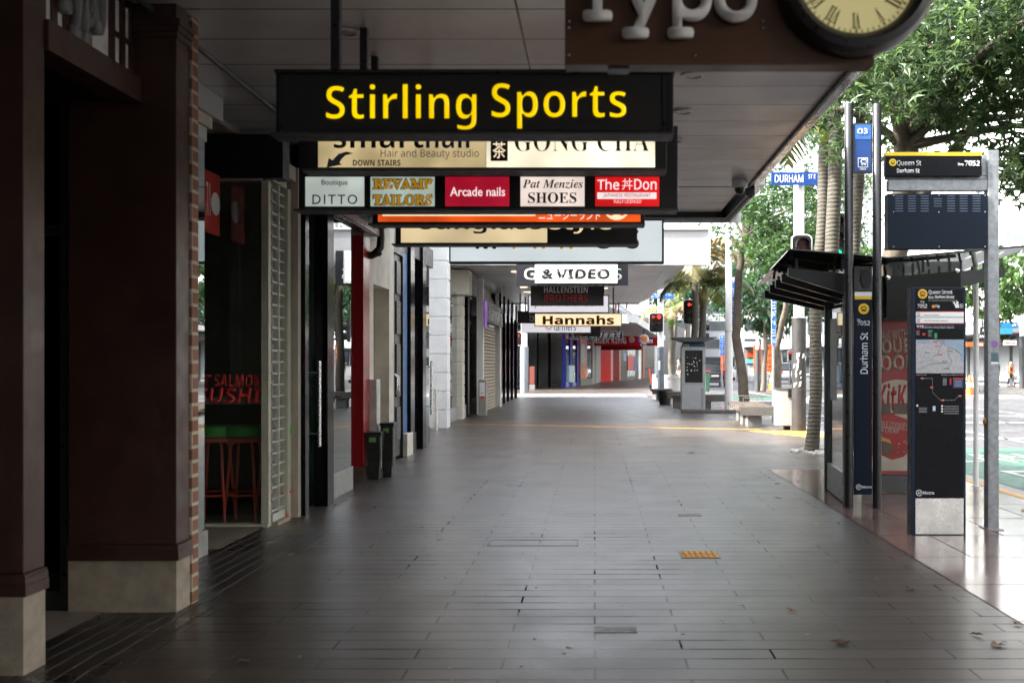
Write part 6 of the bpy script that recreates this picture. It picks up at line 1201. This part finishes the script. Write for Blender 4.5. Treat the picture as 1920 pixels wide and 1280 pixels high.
# ---------------------------------------------------------------- cars
CGL = M('dark_car_glass', (.01, .012, .014), .05, spec=.7)
def car(label, loc, paint, rz=0., group='cars in the far traffic'):
    t = T('parked_car', label, 'car', (0, 0, 0), group); w_ = .93
    mb = MB(); prof = [(-2.25, .35), (-2.3, .55), (-2.27, .95), (-2.2, 1.02), (2.1, 1.0), (2.28, .8), (2.3, .4), (2.2, .28), (-2.2, .28)]
    mb.hexa([(-w_, y, z) for y, z in prof], [(w_, y, z) for y, z in prof]); mb.build('body', paint, t, bevel=.06, smooth=True, local=True)
    mb = MB(); lo = [(-w_ + .05, -2.15, 1.0), (w_ - .05, -2.15, 1.0), (w_ - .05, 1.15, 1.0), (-w_ + .05, 1.15, 1.0)]; hi = [(-w_ + .22, -1.9, 1.62), (w_ - .22, -1.9, 1.62), (w_ - .22, .35, 1.62), (-w_ + .22, .35, 1.62)]; mb.hexa(lo, hi); mb.build('window', CGL, t, bevel=.03, smooth=True, local=True)
    mb = MB(); mb.box(-w_ + .2, w_ - .2, -1.95, .4, 1.6, 1.67); mb.build('roof', paint, t, bevel=.03, smooth=True, local=True)
    for s in (-1, 1):
        mb = MB(); mb.box(s * .5, s * .94, -2.33, -2.2, .86, 1.04); mb.build('tail_light', M('tail_light_red', (.5, .01, .01), .2), t, bevel=.02, local=True)
        mb = MB(); mb.box(s * .5, s * .9, 2.2, 2.31, .66, .82); mb.build('headlight', M('headlight_clear', (.7, .7, .72), .1), t, bevel=.02, local=True)
        mb = MB(); mb.box(s * .95, s * 1.08, .75, .95, .95, 1.1); mb.build('wing_mirror', paint, t, bevel=.03, local=True)
        mb = MB(); mb.box(s * .62, s * .9, -2.34, -2.25, .52, .62); mb.build('reflector', M('tail_light_red', (.5, .01, .01)), t, local=True)
        for yy in (-1.4, 1.4):
            mb = MB(); mb.cyl((s * .72, yy, .35), (s * .95, yy, .35), .35, n=24); ty = mb.build('wheel', BLACK, t, bevel=.02, local=True); mb = MB(); mb.cyl((s * .93, yy, .35), (s * .956, yy, .35), .22, n=20); mb.build('rim', ALU, ty, local=True)
    mb = MB(); mb.box(-w_ + .04, w_ - .04, -2.36, -2.2, .32, .5); mb.build('bumper', DGREY, t, bevel=.03, local=True)
    mb = MB(); mb.box(-.26, .26, -2.315, -2.29, .7, .82); mb.build('number_plate', TEXTWHT, t, local=True)
    mb = MB(); mb.prism_y([(-.7, 1.1), (.7, 1.1), (.6, 1.5), (-.6, 1.5)], -2.14, -2.05); 
    for v in mb.bm.verts: v.co.y += (v.co.z - 1.0) * .37 - .02
    mb.build('rear_window', M('rear_glass', (.04, .05, .055), .08), t, local=True)
    t.location = loc; t.rotation_euler = (0, 0, rz); return t
car('black car parked at the kerb beyond the info kiosk, seen from behind', (gx(1340, 70), 72, -.13), M('black_car_paint', (.012, .012, .014), .15, coat=.8))
car('silver car waiting under the far street trees', (gx(1478, 80), 82, -.13), M('silver_car_paint', (.5, .5, .52), .25, metal=.6, coat=.6))
car('white car far down the road beyond the trees', (14.2, 96, -.13), M('white_car_paint', (.75, .75, .75), .25, coat=.6))

# ---------------------------------------------------------------- people
SKIN = M('skin', (.42, .25, .17), .5)
def skin_body(name, J, E_, mat, parent, sub=2):
    me = bpy.data.meshes.new(name); me.from_pydata([j[:3] for j in J], E_, []); o = bpy.data.objects.new(name, me)
    sk = o.modifiers.new('skin', 'SKIN'); o.modifiers.new('sub', 'SUBSURF').levels = sub
    for v, j in zip(me.skin_vertices[0].data, J): v.radius = (j[3], j[4] if len(j) > 4 else j[3])
    me.skin_vertices[0].data[0].use_root = True
    m2 = evaluated_mesh(o); bpy.data.objects.remove(o)
    return obj(name, m2, mat, parent, True, True)
def hand(parent, x, y, z, s):
    J = [(x, y, z, .03, .018), (x, y - .01, z - .08, .036, .016)]; Ed = [(0, 1)]
    for k in range(4):
        fx = x + (k - 1.5) * .019; l = (.07, .085, .08, .062)[k]; i = len(J); J += [(fx, y - .015, z - .10, .010), (fx, y - .03, z - .10 - l * .55, .009), (fx, y - .028, z - .10 - l, .008)]; Ed += [(1, i), (i, i + 1), (i + 1, i + 2)]
    i = len(J); J += [(x - s * .035, y - .03, z - .05, .011), (x - s * .045, y - .05, z - .09, .010)]; Ed += [(0, i), (i, i + 1)]
    return skin_body('hand', J, Ed, SKIN, parent, 1)
def person(label, loc, h, rz, top, legs, coat=None, mask=False, shorts=False, stride=.16, hairm=None, bag=None):
    p = T('person', label, 'person', (0, 0, 0)); k = h / 1.72
    J = [(0, 0, .93, .13, .10), (0, 0, 1.12, .125, .09), (0, -.01, 1.32, .15, .10), (0, 0, 1.43, .07, .06), (0, -.005, 1.50, .048, .05), (0, -.015, 1.58, .075, .088), (0, -.01, 1.68, .066, .08)]
    Ed = [(0, 1), (1, 2), (2, 3), (3, 4), (4, 5), (5, 6)]
    for s in (-1, 1):
        i = len(J); st = stride * s
        J += [(s * .09, 0, .88, .088), (s * .10, -st * .55 - .03, .50, .062), (s * .10, -st + .05 * (s < 0), .09, .042), (s * .10, -st - .10, .04, .035, .03), (s * .10, -st - .17, .03, .03, .022)]; Ed += [(0, i), (i, i + 1), (i + 1, i + 2), (i + 2, i + 3), (i + 3, i + 4)]
        i = len(J); J += [(s * .17, 0, 1.39, .058), (s * .225, .02 + st * .3, 1.13, .046), (s * .24, -.04 + st * .6, .90, .032)]; Ed += [(2, i), (i, i + 1), (i + 1, i + 2)]
    b = skin_body('body', J, Ed, SKIN, p)
    for s in (-1, 1): hand(b, s * .24, -.05 + stride * s * .6, .87, s)
    # trousers, top and sleeves as slightly larger shells
    Jt = [(0, 0, .95, .142, .112), (0, 0, .84, .14, .11)]; Et = [(0, 1)]
    for s in (-1, 1):
        i = len(Jt); st = stride * s; Jt += [(s * .09, 0, .82, .098), (s * .10, -st * .55 - .03, .50, .074)] + ([] if shorts else [(s * .10, -st + .03, .10, .058)]); Et += [(1, i), (i, i + 1)] + ([] if shorts else [(i + 1, i + 2)])
    skin_body('shorts' if shorts else 'trousers', Jt, Et, legs, p)
    Js = [(0, 0, .93, .146, .116), (0, 0, 1.12, .14, .105), (0, -.01, 1.32, .166, .116), (0, 0, 1.44, .075, .068)]; Es = [(0, 1), (1, 2), (2, 3)]
    for s in (-1, 1):
        i = len(Js); st = stride * s; Js += [(s * .17, 0, 1.39, .072), (s * .225, .02 + st * .3, 1.13, .058)] + ([(s * .24, -.04 + st * .6, .93, .046)] if coat else []); Es += [(2, i), (i, i + 1)] + ([(i + 1, i + 2)] if coat else [])
    skin_body('shirt', Js, Es, top, p)
    if coat:
        mb = MB(); n = 22; rg = []
        for z, rx, ry, op in ((1.46, .12, .10, .5), (1.36, .21, .145, .55), (1.1, .20, .15, .6), (.85, .22, .17, .62), (.55, .26, .20, .66)):
            rg.append([(rx * math.sin(a), -ry * math.cos(a), z) for a in [op + (2 * math.pi - 2 * op) * i / n for i in range(n + 1)]])
        rv = [[mb.bm.verts.new(q) for q in r_] for r_ in rg]; ri = [[mb.bm.verts.new((q[0] * .9, q[1] * .9, q[2])) for q in r_] for r_ in rg]
        for A in (rv, ri):
            for a, b2 in zip(A, A[1:]):
                for i in range(n): mb.bm.faces.new((a[i], a[i + 1], b2[i + 1], b2[i]))
        for j in (0, -1):
            for i in range(n): mb.bm.faces.new((rv[j][i], rv[j][i + 1], ri[j][i + 1], ri[j][i]))
        for e in (0, n):
            for a in range(len(rg) - 1): mb.bm.faces.new((rv[a][e], rv[a + 1][e], ri[a + 1][e], ri[a][e]))
        mb.build('coat', coat, p, smooth=True, local=True)
        for s in (-1, 1):
            st = stride * s; skin_body('sleeve', [(s * .16, 0, 1.40, .08), (s * .23, .02 + st * .3, 1.13, .068), (s * .245, -.04 + st * .6, .92, .058)], [(0, 1), (1, 2)], coat, p, 1)
    mb = MB(); mb.ball((0, .015, 1.655), (.088, .102, .10), 16, 10)
    for v in list(mb.bm.verts):
        if v.co.z < 1.60 or (v.co.y < -.045 and v.co.z < 1.70): v.co.y = max(v.co.y, -.02); v.co.z = max(v.co.z, 1.60)
    mb.build('hair', hairm or M('dark_hair', (.02, .014, .01), .6), p, smooth=True, local=True)
    fc = MB(); fc.ball((0, -.108, 1.60), (.014, .02, .024), 8, 6); fc.build('nose', SKIN, b, smooth=True, local=True)
    for s in (-1, 1): fc = MB(); fc.ball((s * .032, -.092, 1.635), (.012, .008, .008), 8, 6); fc.build('eye', TEXTBLK, b, local=True); fc = MB(); fc.ball((s * .083, -.005, 1.61), (.012, .022, .032), 8, 6); fc.build('ear', SKIN, b, smooth=True, local=True)
    fc = MB(); fc.ball((0, -.098, 1.555), (.026, .008, .007), 8, 6); fc.build('mouth', M('lip', (.3, .1, .09), .5), b, local=True)
    if mask: mb = MB(); mb.ball((0, -.07, 1.57), (.062, .055, .05), 14, 8); mb.build('face_mask', TEXTWHT, p, smooth=True, local=True)
    for s in (-1, 1): mb = MB(); st = stride * s; mb.box(s * .10 - .045, s * .10 + .045, -st - .2, -st + .07, .0, .085); mb.build('shoe', BLACK, p, bevel=.02, smooth=True, local=True)
    p.scale = (k, k, k); p.location = loc; p.rotation_euler = (0, 0, rz)
    return p
pp = person('person in a tan coat, red top and white mask walking on the opposite footpath', (gx(1895, 64), 64, 0), 1.66, .1, M('red_jersey', (.45, .015, .02), .8), M('dark_jeans', (.02, .03, .06), .8), coat=M('tan_coat', (.40, .27, .13), .8, var=.15), mask=True)
t_ = T('hand_bag', 'grey handbag carried by the person in the tan coat', 'bag', (gx(1903, 64), 63.98, .55)); mb = MB(); xb = gx(1903.5, 64); mb.box(xb - .14, xb + .14, 63.9, 64.02, .42, .68); mb.build('bag', M('grey_bag', (.2, .2, .2), .6), t_, bevel=.03); mb = MB(); mb.tube([(xb - .09, 63.96, .68), (xb - .05, 63.96, .84), (xb + .05, 63.96, .84), (xb + .09, 63.96, .68)], .012, 6); mb.build('handle', BLACK, t_)
person('person in a dark t-shirt and shorts standing between palm trunks near the kiosk', (gx(1273, 55), 55, 0), 1.72, R(-80), M('charcoal_tshirt', (.04, .045, .05), .8), M('black_shorts', (.015, .015, .017), .8), shorts=True, stride=.1)
person('dark clothed person standing half behind the galvanised pole on the opposite footpath', (gx(1868, 66), 66, 0), 1.7, 0, M('black_jacket', (.02, .02, .022), .8), M('dark_jeans', (.02, .03, .06)), stride=.06)

# ---------------------------------------------------------------- far corner buildings
CT = [(962, 56.5), (991, 60), (1061, 63), (1110, 70.6), (1127, 82), (1176, 92), (1209, 102), (1240, 112)]
def fy(px):
    for (a, ya), (b, yb) in zip(CT, CT[1:]):
        if px <= b: return ya + (yb - ya) * (px - a) / (b - a)
    return CT[-1][1]
def fp(px, d=0.): y = fy(px); return (gx(px, y) , y + d)
def seg(par, nm, mat, a, b, z0, z1, d=0., t=.25):
    mb = MB(); mb.wall(fp(a, d), fp(b, d), z0, z1, t); return mb.build(nm, mat, par)
t_ = T('corner_building', 'far corner building with polished black pillars across the side street', 'building', (*fp(1010), 0))
mb = MB(); mb.prism_z([fp(940 + 22, .6), fp(991, .6), fp(1061, .6), (gx(1061, 63) - 1, 90), (-22, 90), (-22, 57)], 0, 14); mb.build('wall', M('dark_grey_cladding', (.05, .05, .055), .4), t_)
for a, b in ((966, 983), (991, 1007), (1010, 1028), (1033, 1054)): seg(t_, 'pillar', GLOSSBLK, a, b, 0, 3.6, -.1, .5)
for a, b in ((983, 991), (1007, 1010), (1028, 1033)): seg(t_, 'shop_window', MIRR, a, b, 0, 3.6, .25, .05)
seg(t_, 'dark_fascia', BLACK, 962, 1054, 3.61, 4.4, -.2, .6)
t_ = T('bank_branch', 'far shop with royal blue pillars and glass beside the black pillars', 'shop', (*fp(1070), 0)); RB = M('royal_blue_panel', (.005, .02, .27), .5, spec=.15)
mb = MB(); mb.prism_z([fp(1061.5, .6), fp(1088, .6), (-1, 92), (gx(1061, 63) - .8, 92)], 0, 12); mb.build('wall', WALLUP, t_)
for a, b in ((1054.3, 1061), (1069, 1074), (1082, 1085)): seg(t_, 'blue_pillar', RB, a, b, 0, 3.4, -.1, .4)
for a, b in ((1061, 1069), (1074, 1082)): seg(t_, 'shop_window', MIRR, a, b, .25, 3.0, .2, .05); seg(t_, 'stall_riser', M('lavender_riser', (.25, .24, .45), .4), a, b, 0, .245, .15, .1)
seg(t_, 'red_header', M('crimson_fascia', (.35, .02, .05), .4), 1061, 1085, 3.02, 3.9, -.2, .3); seg(t_, 'cash_machine', M('pale_blue_machine', (.45, .6, .65), .4), 1068, 1077, 0.3, 1.35, -.5, .3)
t_ = T('corner_store', 'far shop with red and teal posters next to the blue pillars', 'shop', (*fp(1100), 0))
mb = MB(); mb.prism_z([fp(1088.5, .6), fp(1120, .6), (1.5, 95), (-.9, 95)], 0, 12); mb.build('wall', M('grey_stone_wall', (.25, .24, .23), .6), t_)
seg(t_, 'window_poster', M('orange_red_poster', (.35, .06, .03), .4, var=.6, scale=1.5), 1088, 1101, .5, 3.3, -.1, .1); pz = seg(t_, 'teal_poster', M('teal_poster', (.06, .28, .30), .4), 1089.5, 1096, 1.35, 2.75, -.2, .05); seg(t_, 'yellow_poster', M('yellow_red_poster', (.42, .12, .03), .4, var=.8, scale=1.2), 1088.5, 1101, .45, 1.2, -.2, .05)
tpx("D", M('ochre_lettering', (.5, .3, .02)), pz, 1090, 1093.5, 678.5, 684.5, fy(1091) - .4, bold=.02); tpx("CITY", M('ochre_lettering', (.5, .3, .02)), pz, 1090, 1094.5, 673, 675.5, fy(1091) - .4, bold=.02)
seg(t_, 'shop_window', MIRR, 1101.3, 1108, .5, 3.3, .0, .05); seg(t_, 'stone_base', CONC, 1089, 1111, 0, .44, -.15, .5)
for a, b in ((1111, 1114), (1117, 1125.5)): seg(t_, 'grey_pillar', M('grey_stone_wall', (.25, .24, .23)), a, b, 0, 3.6, -.1, .5)
seg(t_, 'door_recess', BLACK, 1114, 1117, 0, 3.0, .3, .1)
t_ = T('burger_shop', 'far red fronted burger restaurant with a white lettered red fascia', 'restaurant', (*fp(1150), 0)); RD = M('restaurant_red', (.46, .006, .009), .6, spec=.1); RD2 = M('dark_restaurant_red', (.17, .005, .007), .6, spec=.1)
mb = MB(); mb.prism_z([fp(1126, .7), fp(1176, .7), fp(1240, .7), (12, 135), (1, 110)], 0, 6.2); mb.build('wall', DGREY, t_)
seg(t_, 'red_panel', RD, 1127, 1145, 0, 3.3, -.2, .3); seg(t_, 'light_strip', M('pale_pink_strip', (.42, .17, .16), .4), 1145.3, 1149.5, 0, 3.3, -.25, .3); seg(t_, 'dark_red_panel', RD2, 1149.8, 1161, 0, 3.3, -.2, .3); seg(t_, 'pink_strip', M('pale_pink_strip', (.6, .35, .34)), 1161.2, 1163.5, 0, 3.3, -.25, .3)
seg(t_, 'door', BLACK, 1164, 1176, 0, 3.3, .0, .2); seg(t_, 'menu_notice', M('pale_blue_notice', (.2, .3, .5), .5), 1169, 1174, 1.7, 2.4, -.1, .05)
seg(t_, 'shop_window', M('bright_shop_window', (.35, .42, .40), .15, var=.6, scale=1.1), 1176.5, 1191, .3, 3.4, 0, .1); rp = seg(t_, 'red_poster', M('bright_red_poster', (.5, .015, .01), .4, var=.15), 1177, 1188, .85, 2.2, -.3, .1); tpx("%", TEXTWHT, rp, 1178, 1181, 689, 695, fy(1178) - .6, bold=.05)
seg(t_, 'blue_poster', M('deep_blue_poster', (.02, .05, .2), .4), 1188.5, 1196, .8, 2.2, -.2, .1); seg(t_, 'white_pillar', WHITE, 1197, 1202, 0, 3.8, -.2, .4); seg(t_, 'orange_jamb', M('orange_jamb', (.5, .15, .03), .4), 1206, 1208, 0, 3.9, -.2, .3); seg(t_, 'dark_shutter', M('dark_shutter', (.03, .03, .035), .4), 1208.3, 1227, 0, 3.9, 0, .2); seg(t_, 'pale_glass', GREYW, 1227.5, 1240, 0, 3.9, 0, .2)
yb = 74.; mb = MB(); pbox(mb, 1098, 1201, 630, 648, yb, yb + .3); fs = mb.build('red_fascia', RD, t_, bevel=.01); mb = MB(); pbox(mb, 1127, 1203, 647.8, 656, yb + 4, yb + 4.2); mb.build('lower_fascia', RD2, t_)
tpx("BURGER KING", TEXTWHT, fs, 1098, 1174, 633, 644, yb - .01, bold=.045, depth=.02)
def bun(par, px, py, r_, Y):
    q = Y / F; cx, cz = gx(px, Y), gz(py, Y); AM = M('bun_orange', (.8, .33, .02), .4)
    mb = MB(); mb.disc_y((cx, Y, cz), r_ * q, .03, 32); d_ = mb.build('emblem_disc', TEXTWHT, par)
    mb = MB(); mb.prism_y([(cx + r_ * q * .74 * math.cos(a), cz + r_ * q * (.30 + .45 * math.sin(a))) for a in [math.pi * i / 14 for i in range(15)]], Y - .045, Y - .031); mb.prism_y([(cx + r_ * q * .74 * math.cos(a), cz - r_ * q * (.30 + .40 * math.sin(a))) for a in [math.pi * i / 14 for i in range(15)]], Y - .045, Y - .031); mb.build('emblem_bun', AM, d_)
    mb = MB(); rr = r_ * q; pts = [(cx + rr * 1.0 * math.cos(a), cz + rr * 1.0 * math.sin(a)) for a in [R(150 + i * 9) for i in range(21)]]; pts += [(cx + rr * .82 * math.cos(a) + rr * .06, cz + rr * .82 * math.sin(a)) for a in [R(330 - i * 9) for i in range(21)]]; mb.prism_y(pts, Y - .05, Y - .032); mb.build('emblem_swoosh', M('emblem_blue', (.02, .08, .45), .4), d_)
    for s, dz in (("BURGER", .18), ("KING", -.16)): text(s, M('emblem_red', (.6, .02, .02), .4), d_, (cx, Y - .052, cz + dz * rr), rr * (1.5 if s == "BURGER" else 1.2), rr * .32, bold=.06, depth=.01)
bun(fs, 1184, 637, 6, yb - .02)
t_ = T('round_hanging_sign', 'round white burger sign with a blue rim hung at the end of the red fascia', 'shop sign', (gx(1207, 72), 72, gz(646, 72)), 'signs hanging under the awnings'); mb = MB(); mb.disc_y((gx(1207, 72), 72.2, gz(636.5, 72)), 10.6 / F * 72, .18, 36); mb.build('case', M('emblem_blue', (.02, .08, .45)), t_, smooth=True); bun(t_, 1207, 636.5, 10, 72.01)
mb = MB(); mb.box(gx(1206, 72), gx(1208, 72), 72.05, 72.15, gz(626, 72), 3.88); mb.build('hanger', SATIN, t_)
t_ = T('shop_sign', 'dark red sign panel ending in a white letter right of the round burger sign', 'shop sign', (gx(1224, 84), 84, gz(648, 84)), 'signs hanging under the awnings'); mb = MB(); pbox(mb, 1213, 1233, 632, 648, 84, 84.3); mb.build('case', RD2, t_); tpx("ON", TEXTWHT, t_, 1214, 1223.5, 636, 643.5, 83.99, bold=.02)
mb = MB(); mb.box(gx(1230, 84), gx(1232, 84), 84.1, 84.2, gz(632, 84), 4.0); mb.build('hanger', SATIN, t_)
# canopy round the far corner
t_ = T('corner_canopy', 'pale grey street canopy wrapping round the far corner, held by steel cables', 'canopy', (2, 66, 3.85))
edge = [(-3.9, 57.5), (1.9, 59.5), (2.5, 61), (5.5, 89), (7.4, 106)]; inner = [fp(p, .3) for p in (1240, 1209, 1176, 1127, 1110, 1061, 991, 962)]
mb = MB(); mb.prism_z(edge + inner, 3.92, 4.38); mb.build('canopy_slab', GREYW, t_)
mb = MB(); mb.tube([(-3.5, 57.5, 3.86), (2.0, 59.5, 3.86)], .05, 8); mb.build('strip_light', WHITE, t_)
mb = MB()
for k in range(7):
    f = k / 6; e = (2.4 + 3.4 * f, 61.2 + 30 * f, 4.39); mb.tube([e, (e[0] - 2.4 - .3 * k, e[1] + 4, 6.4)], .045, 6)
mb.build('cable', ALU, t_)
for k in range(3): mb = MB(); mb.tube([(.4 + 1.0 * k, 64 + 8 * k, 4.4), (.6 + 1.0 * k, 65 + 8 * k, 6.6)], .08, 6); mb.build('mast', M('dull_red_beam', (.16, .03, .025)), t_)

# opposite side of the street
def block(label, x0, x1, y0, y1, h, mat, gf, win, nst, cano=None, group=None, name='city_building', ww=1.5, gap=1.0, wf=None):
    """facade looks towards -X; a row of windows per storey and shop glass below a canopy"""
    t = T(name, label, 'building', (x0, (y0 + y1) / 2, 0), group)
    mb = MB(); mb.box(x0 + .3, x1, y0, y1, 0, h); mb.build('wall', mat, t)
    st = (h - 4.6) / nst; wpart = 0
    for s in range(nst):
        y = y0 + .8
        while y + ww < y1 - .4:
            if wpart < 90:
                z0 = 4.6 + s * st + .5; mb = MB(); mb.box(x0 + .18, x0 + .302, y, y + ww, z0, z0 + st - .9); w_ = mb.build('window', wf or MGREY, t); mb = MB(); mb.box(x0 + .16, x0 + .179, y + .08, y + ww - .08, z0 + .08, z0 + st - .98); mb.build('pane', win, w_); wpart += 1
            y += ww + gap
    y = y0 + .3; 
    while y + 3.6 < y1:
        mb = MB(); mb.box(x0 + .1, x0 + .298, y + .2, y + 3.4, .3, 3.1); mb.build('shop_window', win, t); mb = MB(); mb.box(x0 + .05, x0 + .298, y + 3.41, y + 3.75, 0, 3.2); mb.build('pillar', gf, t); y += 3.75
    if cano: mb = MB(); mb.box(x0 - 2.6, x0 + .296, y0, y1, 3.35, 3.85); mb.build('canopy', cano, t, bevel=.03)
    mb = MB(); mb.box(x0 + .1, x0 + .9, y0, y1, h + .001, h + .4); mb.build('cornice', mat, t); return t
WIN = M('far_window_glass', (.03, .04, .045), .06, spec=.7); WB = M('white_rendered_wall', (.55, .55, .54), .6, var=.06, scale=.4)
b1 = block('tall white rendered building with a bank sign across the road', 27, 45, 62, 98, 26, WB, DGREY, M('pale_window_pane', (.45, .48, .5), .3), 5, cano=M('pale_canopy', (.24, .245, .25), .4), ww=1.1, gap=3.2, wf=WB)  # panes one pale tone instead of dark glass
sg_ = T('shop_sign', 'big pale blue bank sign high on the white building', 'shop sign', (24.9, 63, 7.6)); 
mb = MB(); pbox(mb, 1884, 1950, 404, 450, 60.5, 60.9); mb.build('board', M('pale_sky_blue_sign', (.22, .48, .72), .4), sg_)
mb = MB(); cxx, czz = gx(1906, 60.5), gz(420, 60.5)
for a, b, rr in ((0, .16, .26), (-.33, -.22, .22), (.33, -.22, .22)): mb.disc_y((cxx + a, 60.498, czz + b), rr, .01, 20)
mb.build('emblem', TEXTWHT, sg_); tpx("ANZ", TEXTWHT, sg_, 1895, 1922, 436, 447, 60.495, bold=.05, shear=.3); mb = MB(); pbox(mb, 1925, 1930, 404, 450, 60.95, 62.3); mb.build('bracket', MGREY, sg_)
block('grey office building farther along the opposite side', 27.2, 45, 98.3, 150, 20, M('warm_grey_wall', (.36, .35, .33), .7), MGREY, WIN, 4, cano=MGREY)
b0 = block('low modern shop building opposite the bus stop', 27, 42, 2, 40, 14, M('pale_stone_wall', (.5, .48, .45), .7), DGREY, WIN, 2, cano=M('dark_canopy', (.10, .10, .11), .5), ww=2.4, gap=1.4)
block('unseen tall grey stone building added behind the viewpoint to block light', 27, 42, -50, 1.8, 20, M('warm_grey_wall', (.36, .35, .33), .7), DGREY, WIN, 4, cano=MGREY, ww=2, gap=2)  # unseen building added to cut the light arriving from behind the viewpoint
# shopfront details below the far canopy
YY = 61.3
for lab, a, b, c, d, mt, s, st_ in (('blue bank sign stepping under the white building canopy', 1868, 1909, 604, 615, M('bank_blue', (.015, .17, .40), .4), "ATM", (1898, 1905, 608, 612)), ('lower blue bank sign under the stepping one', 1866, 1899, 615.3, 626, M('bank_blue_light', (.03, .26, .52), .4), None, None), ('small black bank sign with white letters beside the galvanised pole', 1840, 1854, 613, 625, BLACK, "ANZ", (1842, 1853, 616.5, 622.5)), ('wider black bank sign with white letters just below', 1834, 1853, 625.3, 637, BLACK, "ANZ", (1836.5, 1850, 628, 633.5)), ('orange brown shop sign below the black bank signs', 1812, 1847, 641, 650, M('rust_orange_sign', (.32, .10, .02), .5), "Post", (1833, 1843, 643, 648)), ('white tilted sign with red letters over the red shop door', 1884, 1906, 638, 647, WHITE, "Mid City", (1886, 1903, 640, 645))):
    t_ = T('shop_sign', lab, 'shop sign', (gx((a + b) / 2, YY), YY, gz(d, YY)), 'shop signs across the road'); mb = MB(); pbox(mb, a, b, c, d, YY, YY + .25); mb.build('case', mt, t_, bevel=.01)
    if s: tpx(s, TEXTWHT if mt is not WHITE else M('red_print', (.6, .02, .02)), t_, *st_, YY - .01, bold=.03, depth=.008)
    mb = MB(); x_ = gx((a + b) / 2, YY); mb.box(x_ - .03, x_ + .03, YY + .1, YY + .15, gz(c, YY), 4.6); mb.build('hanger', SATIN, t_)
t_ = T('corner_kiosk', 'red fronted shop with a black window behind the person in a tan coat', 'shop', (gx(1893, 75), 75, 0))
mb = MB(); pbox(mb, 1876, 1916, 630, 716, 75, 79); mb.build('wall', M('shop_red', (.42, .03, .03), .45), t_); mb = MB(); pbox(mb, 1889, 1908, 653, 672, 74.96, 74.995); mb.build('window', GLOSSBLK, t_); mb = MB(); pbox(mb, 1876, 1886, 640, 716, 74.9, 74.995); mb.build('white_pier', WHITE, t_)
mb = MB(); pbox(mb, 1866, 1935, 618, 629, 72, 79); mb.build('roof', MGREY, t_)
t_ = T('street_canopy', 'white steel canopy along the opposite footpath', 'canopy', (24, 80, 3.4)); mb = MB(); mb.box(23.4, 26.9, 68, 96, 3.9, 4.3); mb.build('canopy_slab', M('pale_canopy', (.45, .46, .47)), t_, bevel=.03)
for y in range(70, 97, 8): mb = MB(); mb.cyl((23.7, y, 0), (23.7, y, 3.9), .09, n=12); mb.build('post', WHITE, t_)
pole('thick dark post at the edge of the opposite footpath', gx(1916, 60), 60, [(.16, .16, 0, gz(630, 60), DP, 'sleeve'), (.12, .12, gz(630, 60), 7, LAMPP, 'shaft')])
# end of the street
g = random.Random(2)
for i, (xa, xb, y, h, col, lab) in enumerate(((9.5, 16, 165, 12, (.42, .40, .37), 'pale office block closing the street end'), (16.3, 24, 170, 15, (.30, .31, .33), 'grey glass office block closing the street end'), (24.3, 34, 168, 10, (.5, .47, .42), 'low cream block at the end of the street'))):
    t_ = T('office_block', lab, 'building', ((xa + xb) / 2, y, 0)); mb = MB(); mb.box(xa, xb, y, y + 12, 0, h); mb.build('wall', M('end_block_%d' % i, col, .7), t_)
    for s in range(int(h // 3)):
        mb = MB(); mb.box(xa + .5, xb - .5, y - .06, y - .001, 1 + s * 3, 2.6 + s * 3); mb.build('window', WIN, t_)
t_ = T('market_stall', 'orange and teal fronted shop seen under the far trees', 'shop', (gx(1405, 88), 88, 0))
mb = MB(); mb.box(gx(1395, 88), gx(1424, 88), 88, 93, -.1, gz(650, 88)); mb.build('wall', MGREY, t_); mb = MB(); pbox(mb, 1401, 1416, 658, 670, 87.8, 87.99); mb.build('orange_panel', M('burnt_orange_panel', (.42, .07, .02), .5), t_); mb = MB(); pbox(mb, 1400, 1420, 673, 681, 87.8, 87.99); mb.build('teal_panel', M('teal_panel', (.10, .42, .38), .5), t_); mb = MB(); pbox(mb, 1400, 1424, 640, 650, 86, 87.99); mb.build('canopy', GREYW, t_)
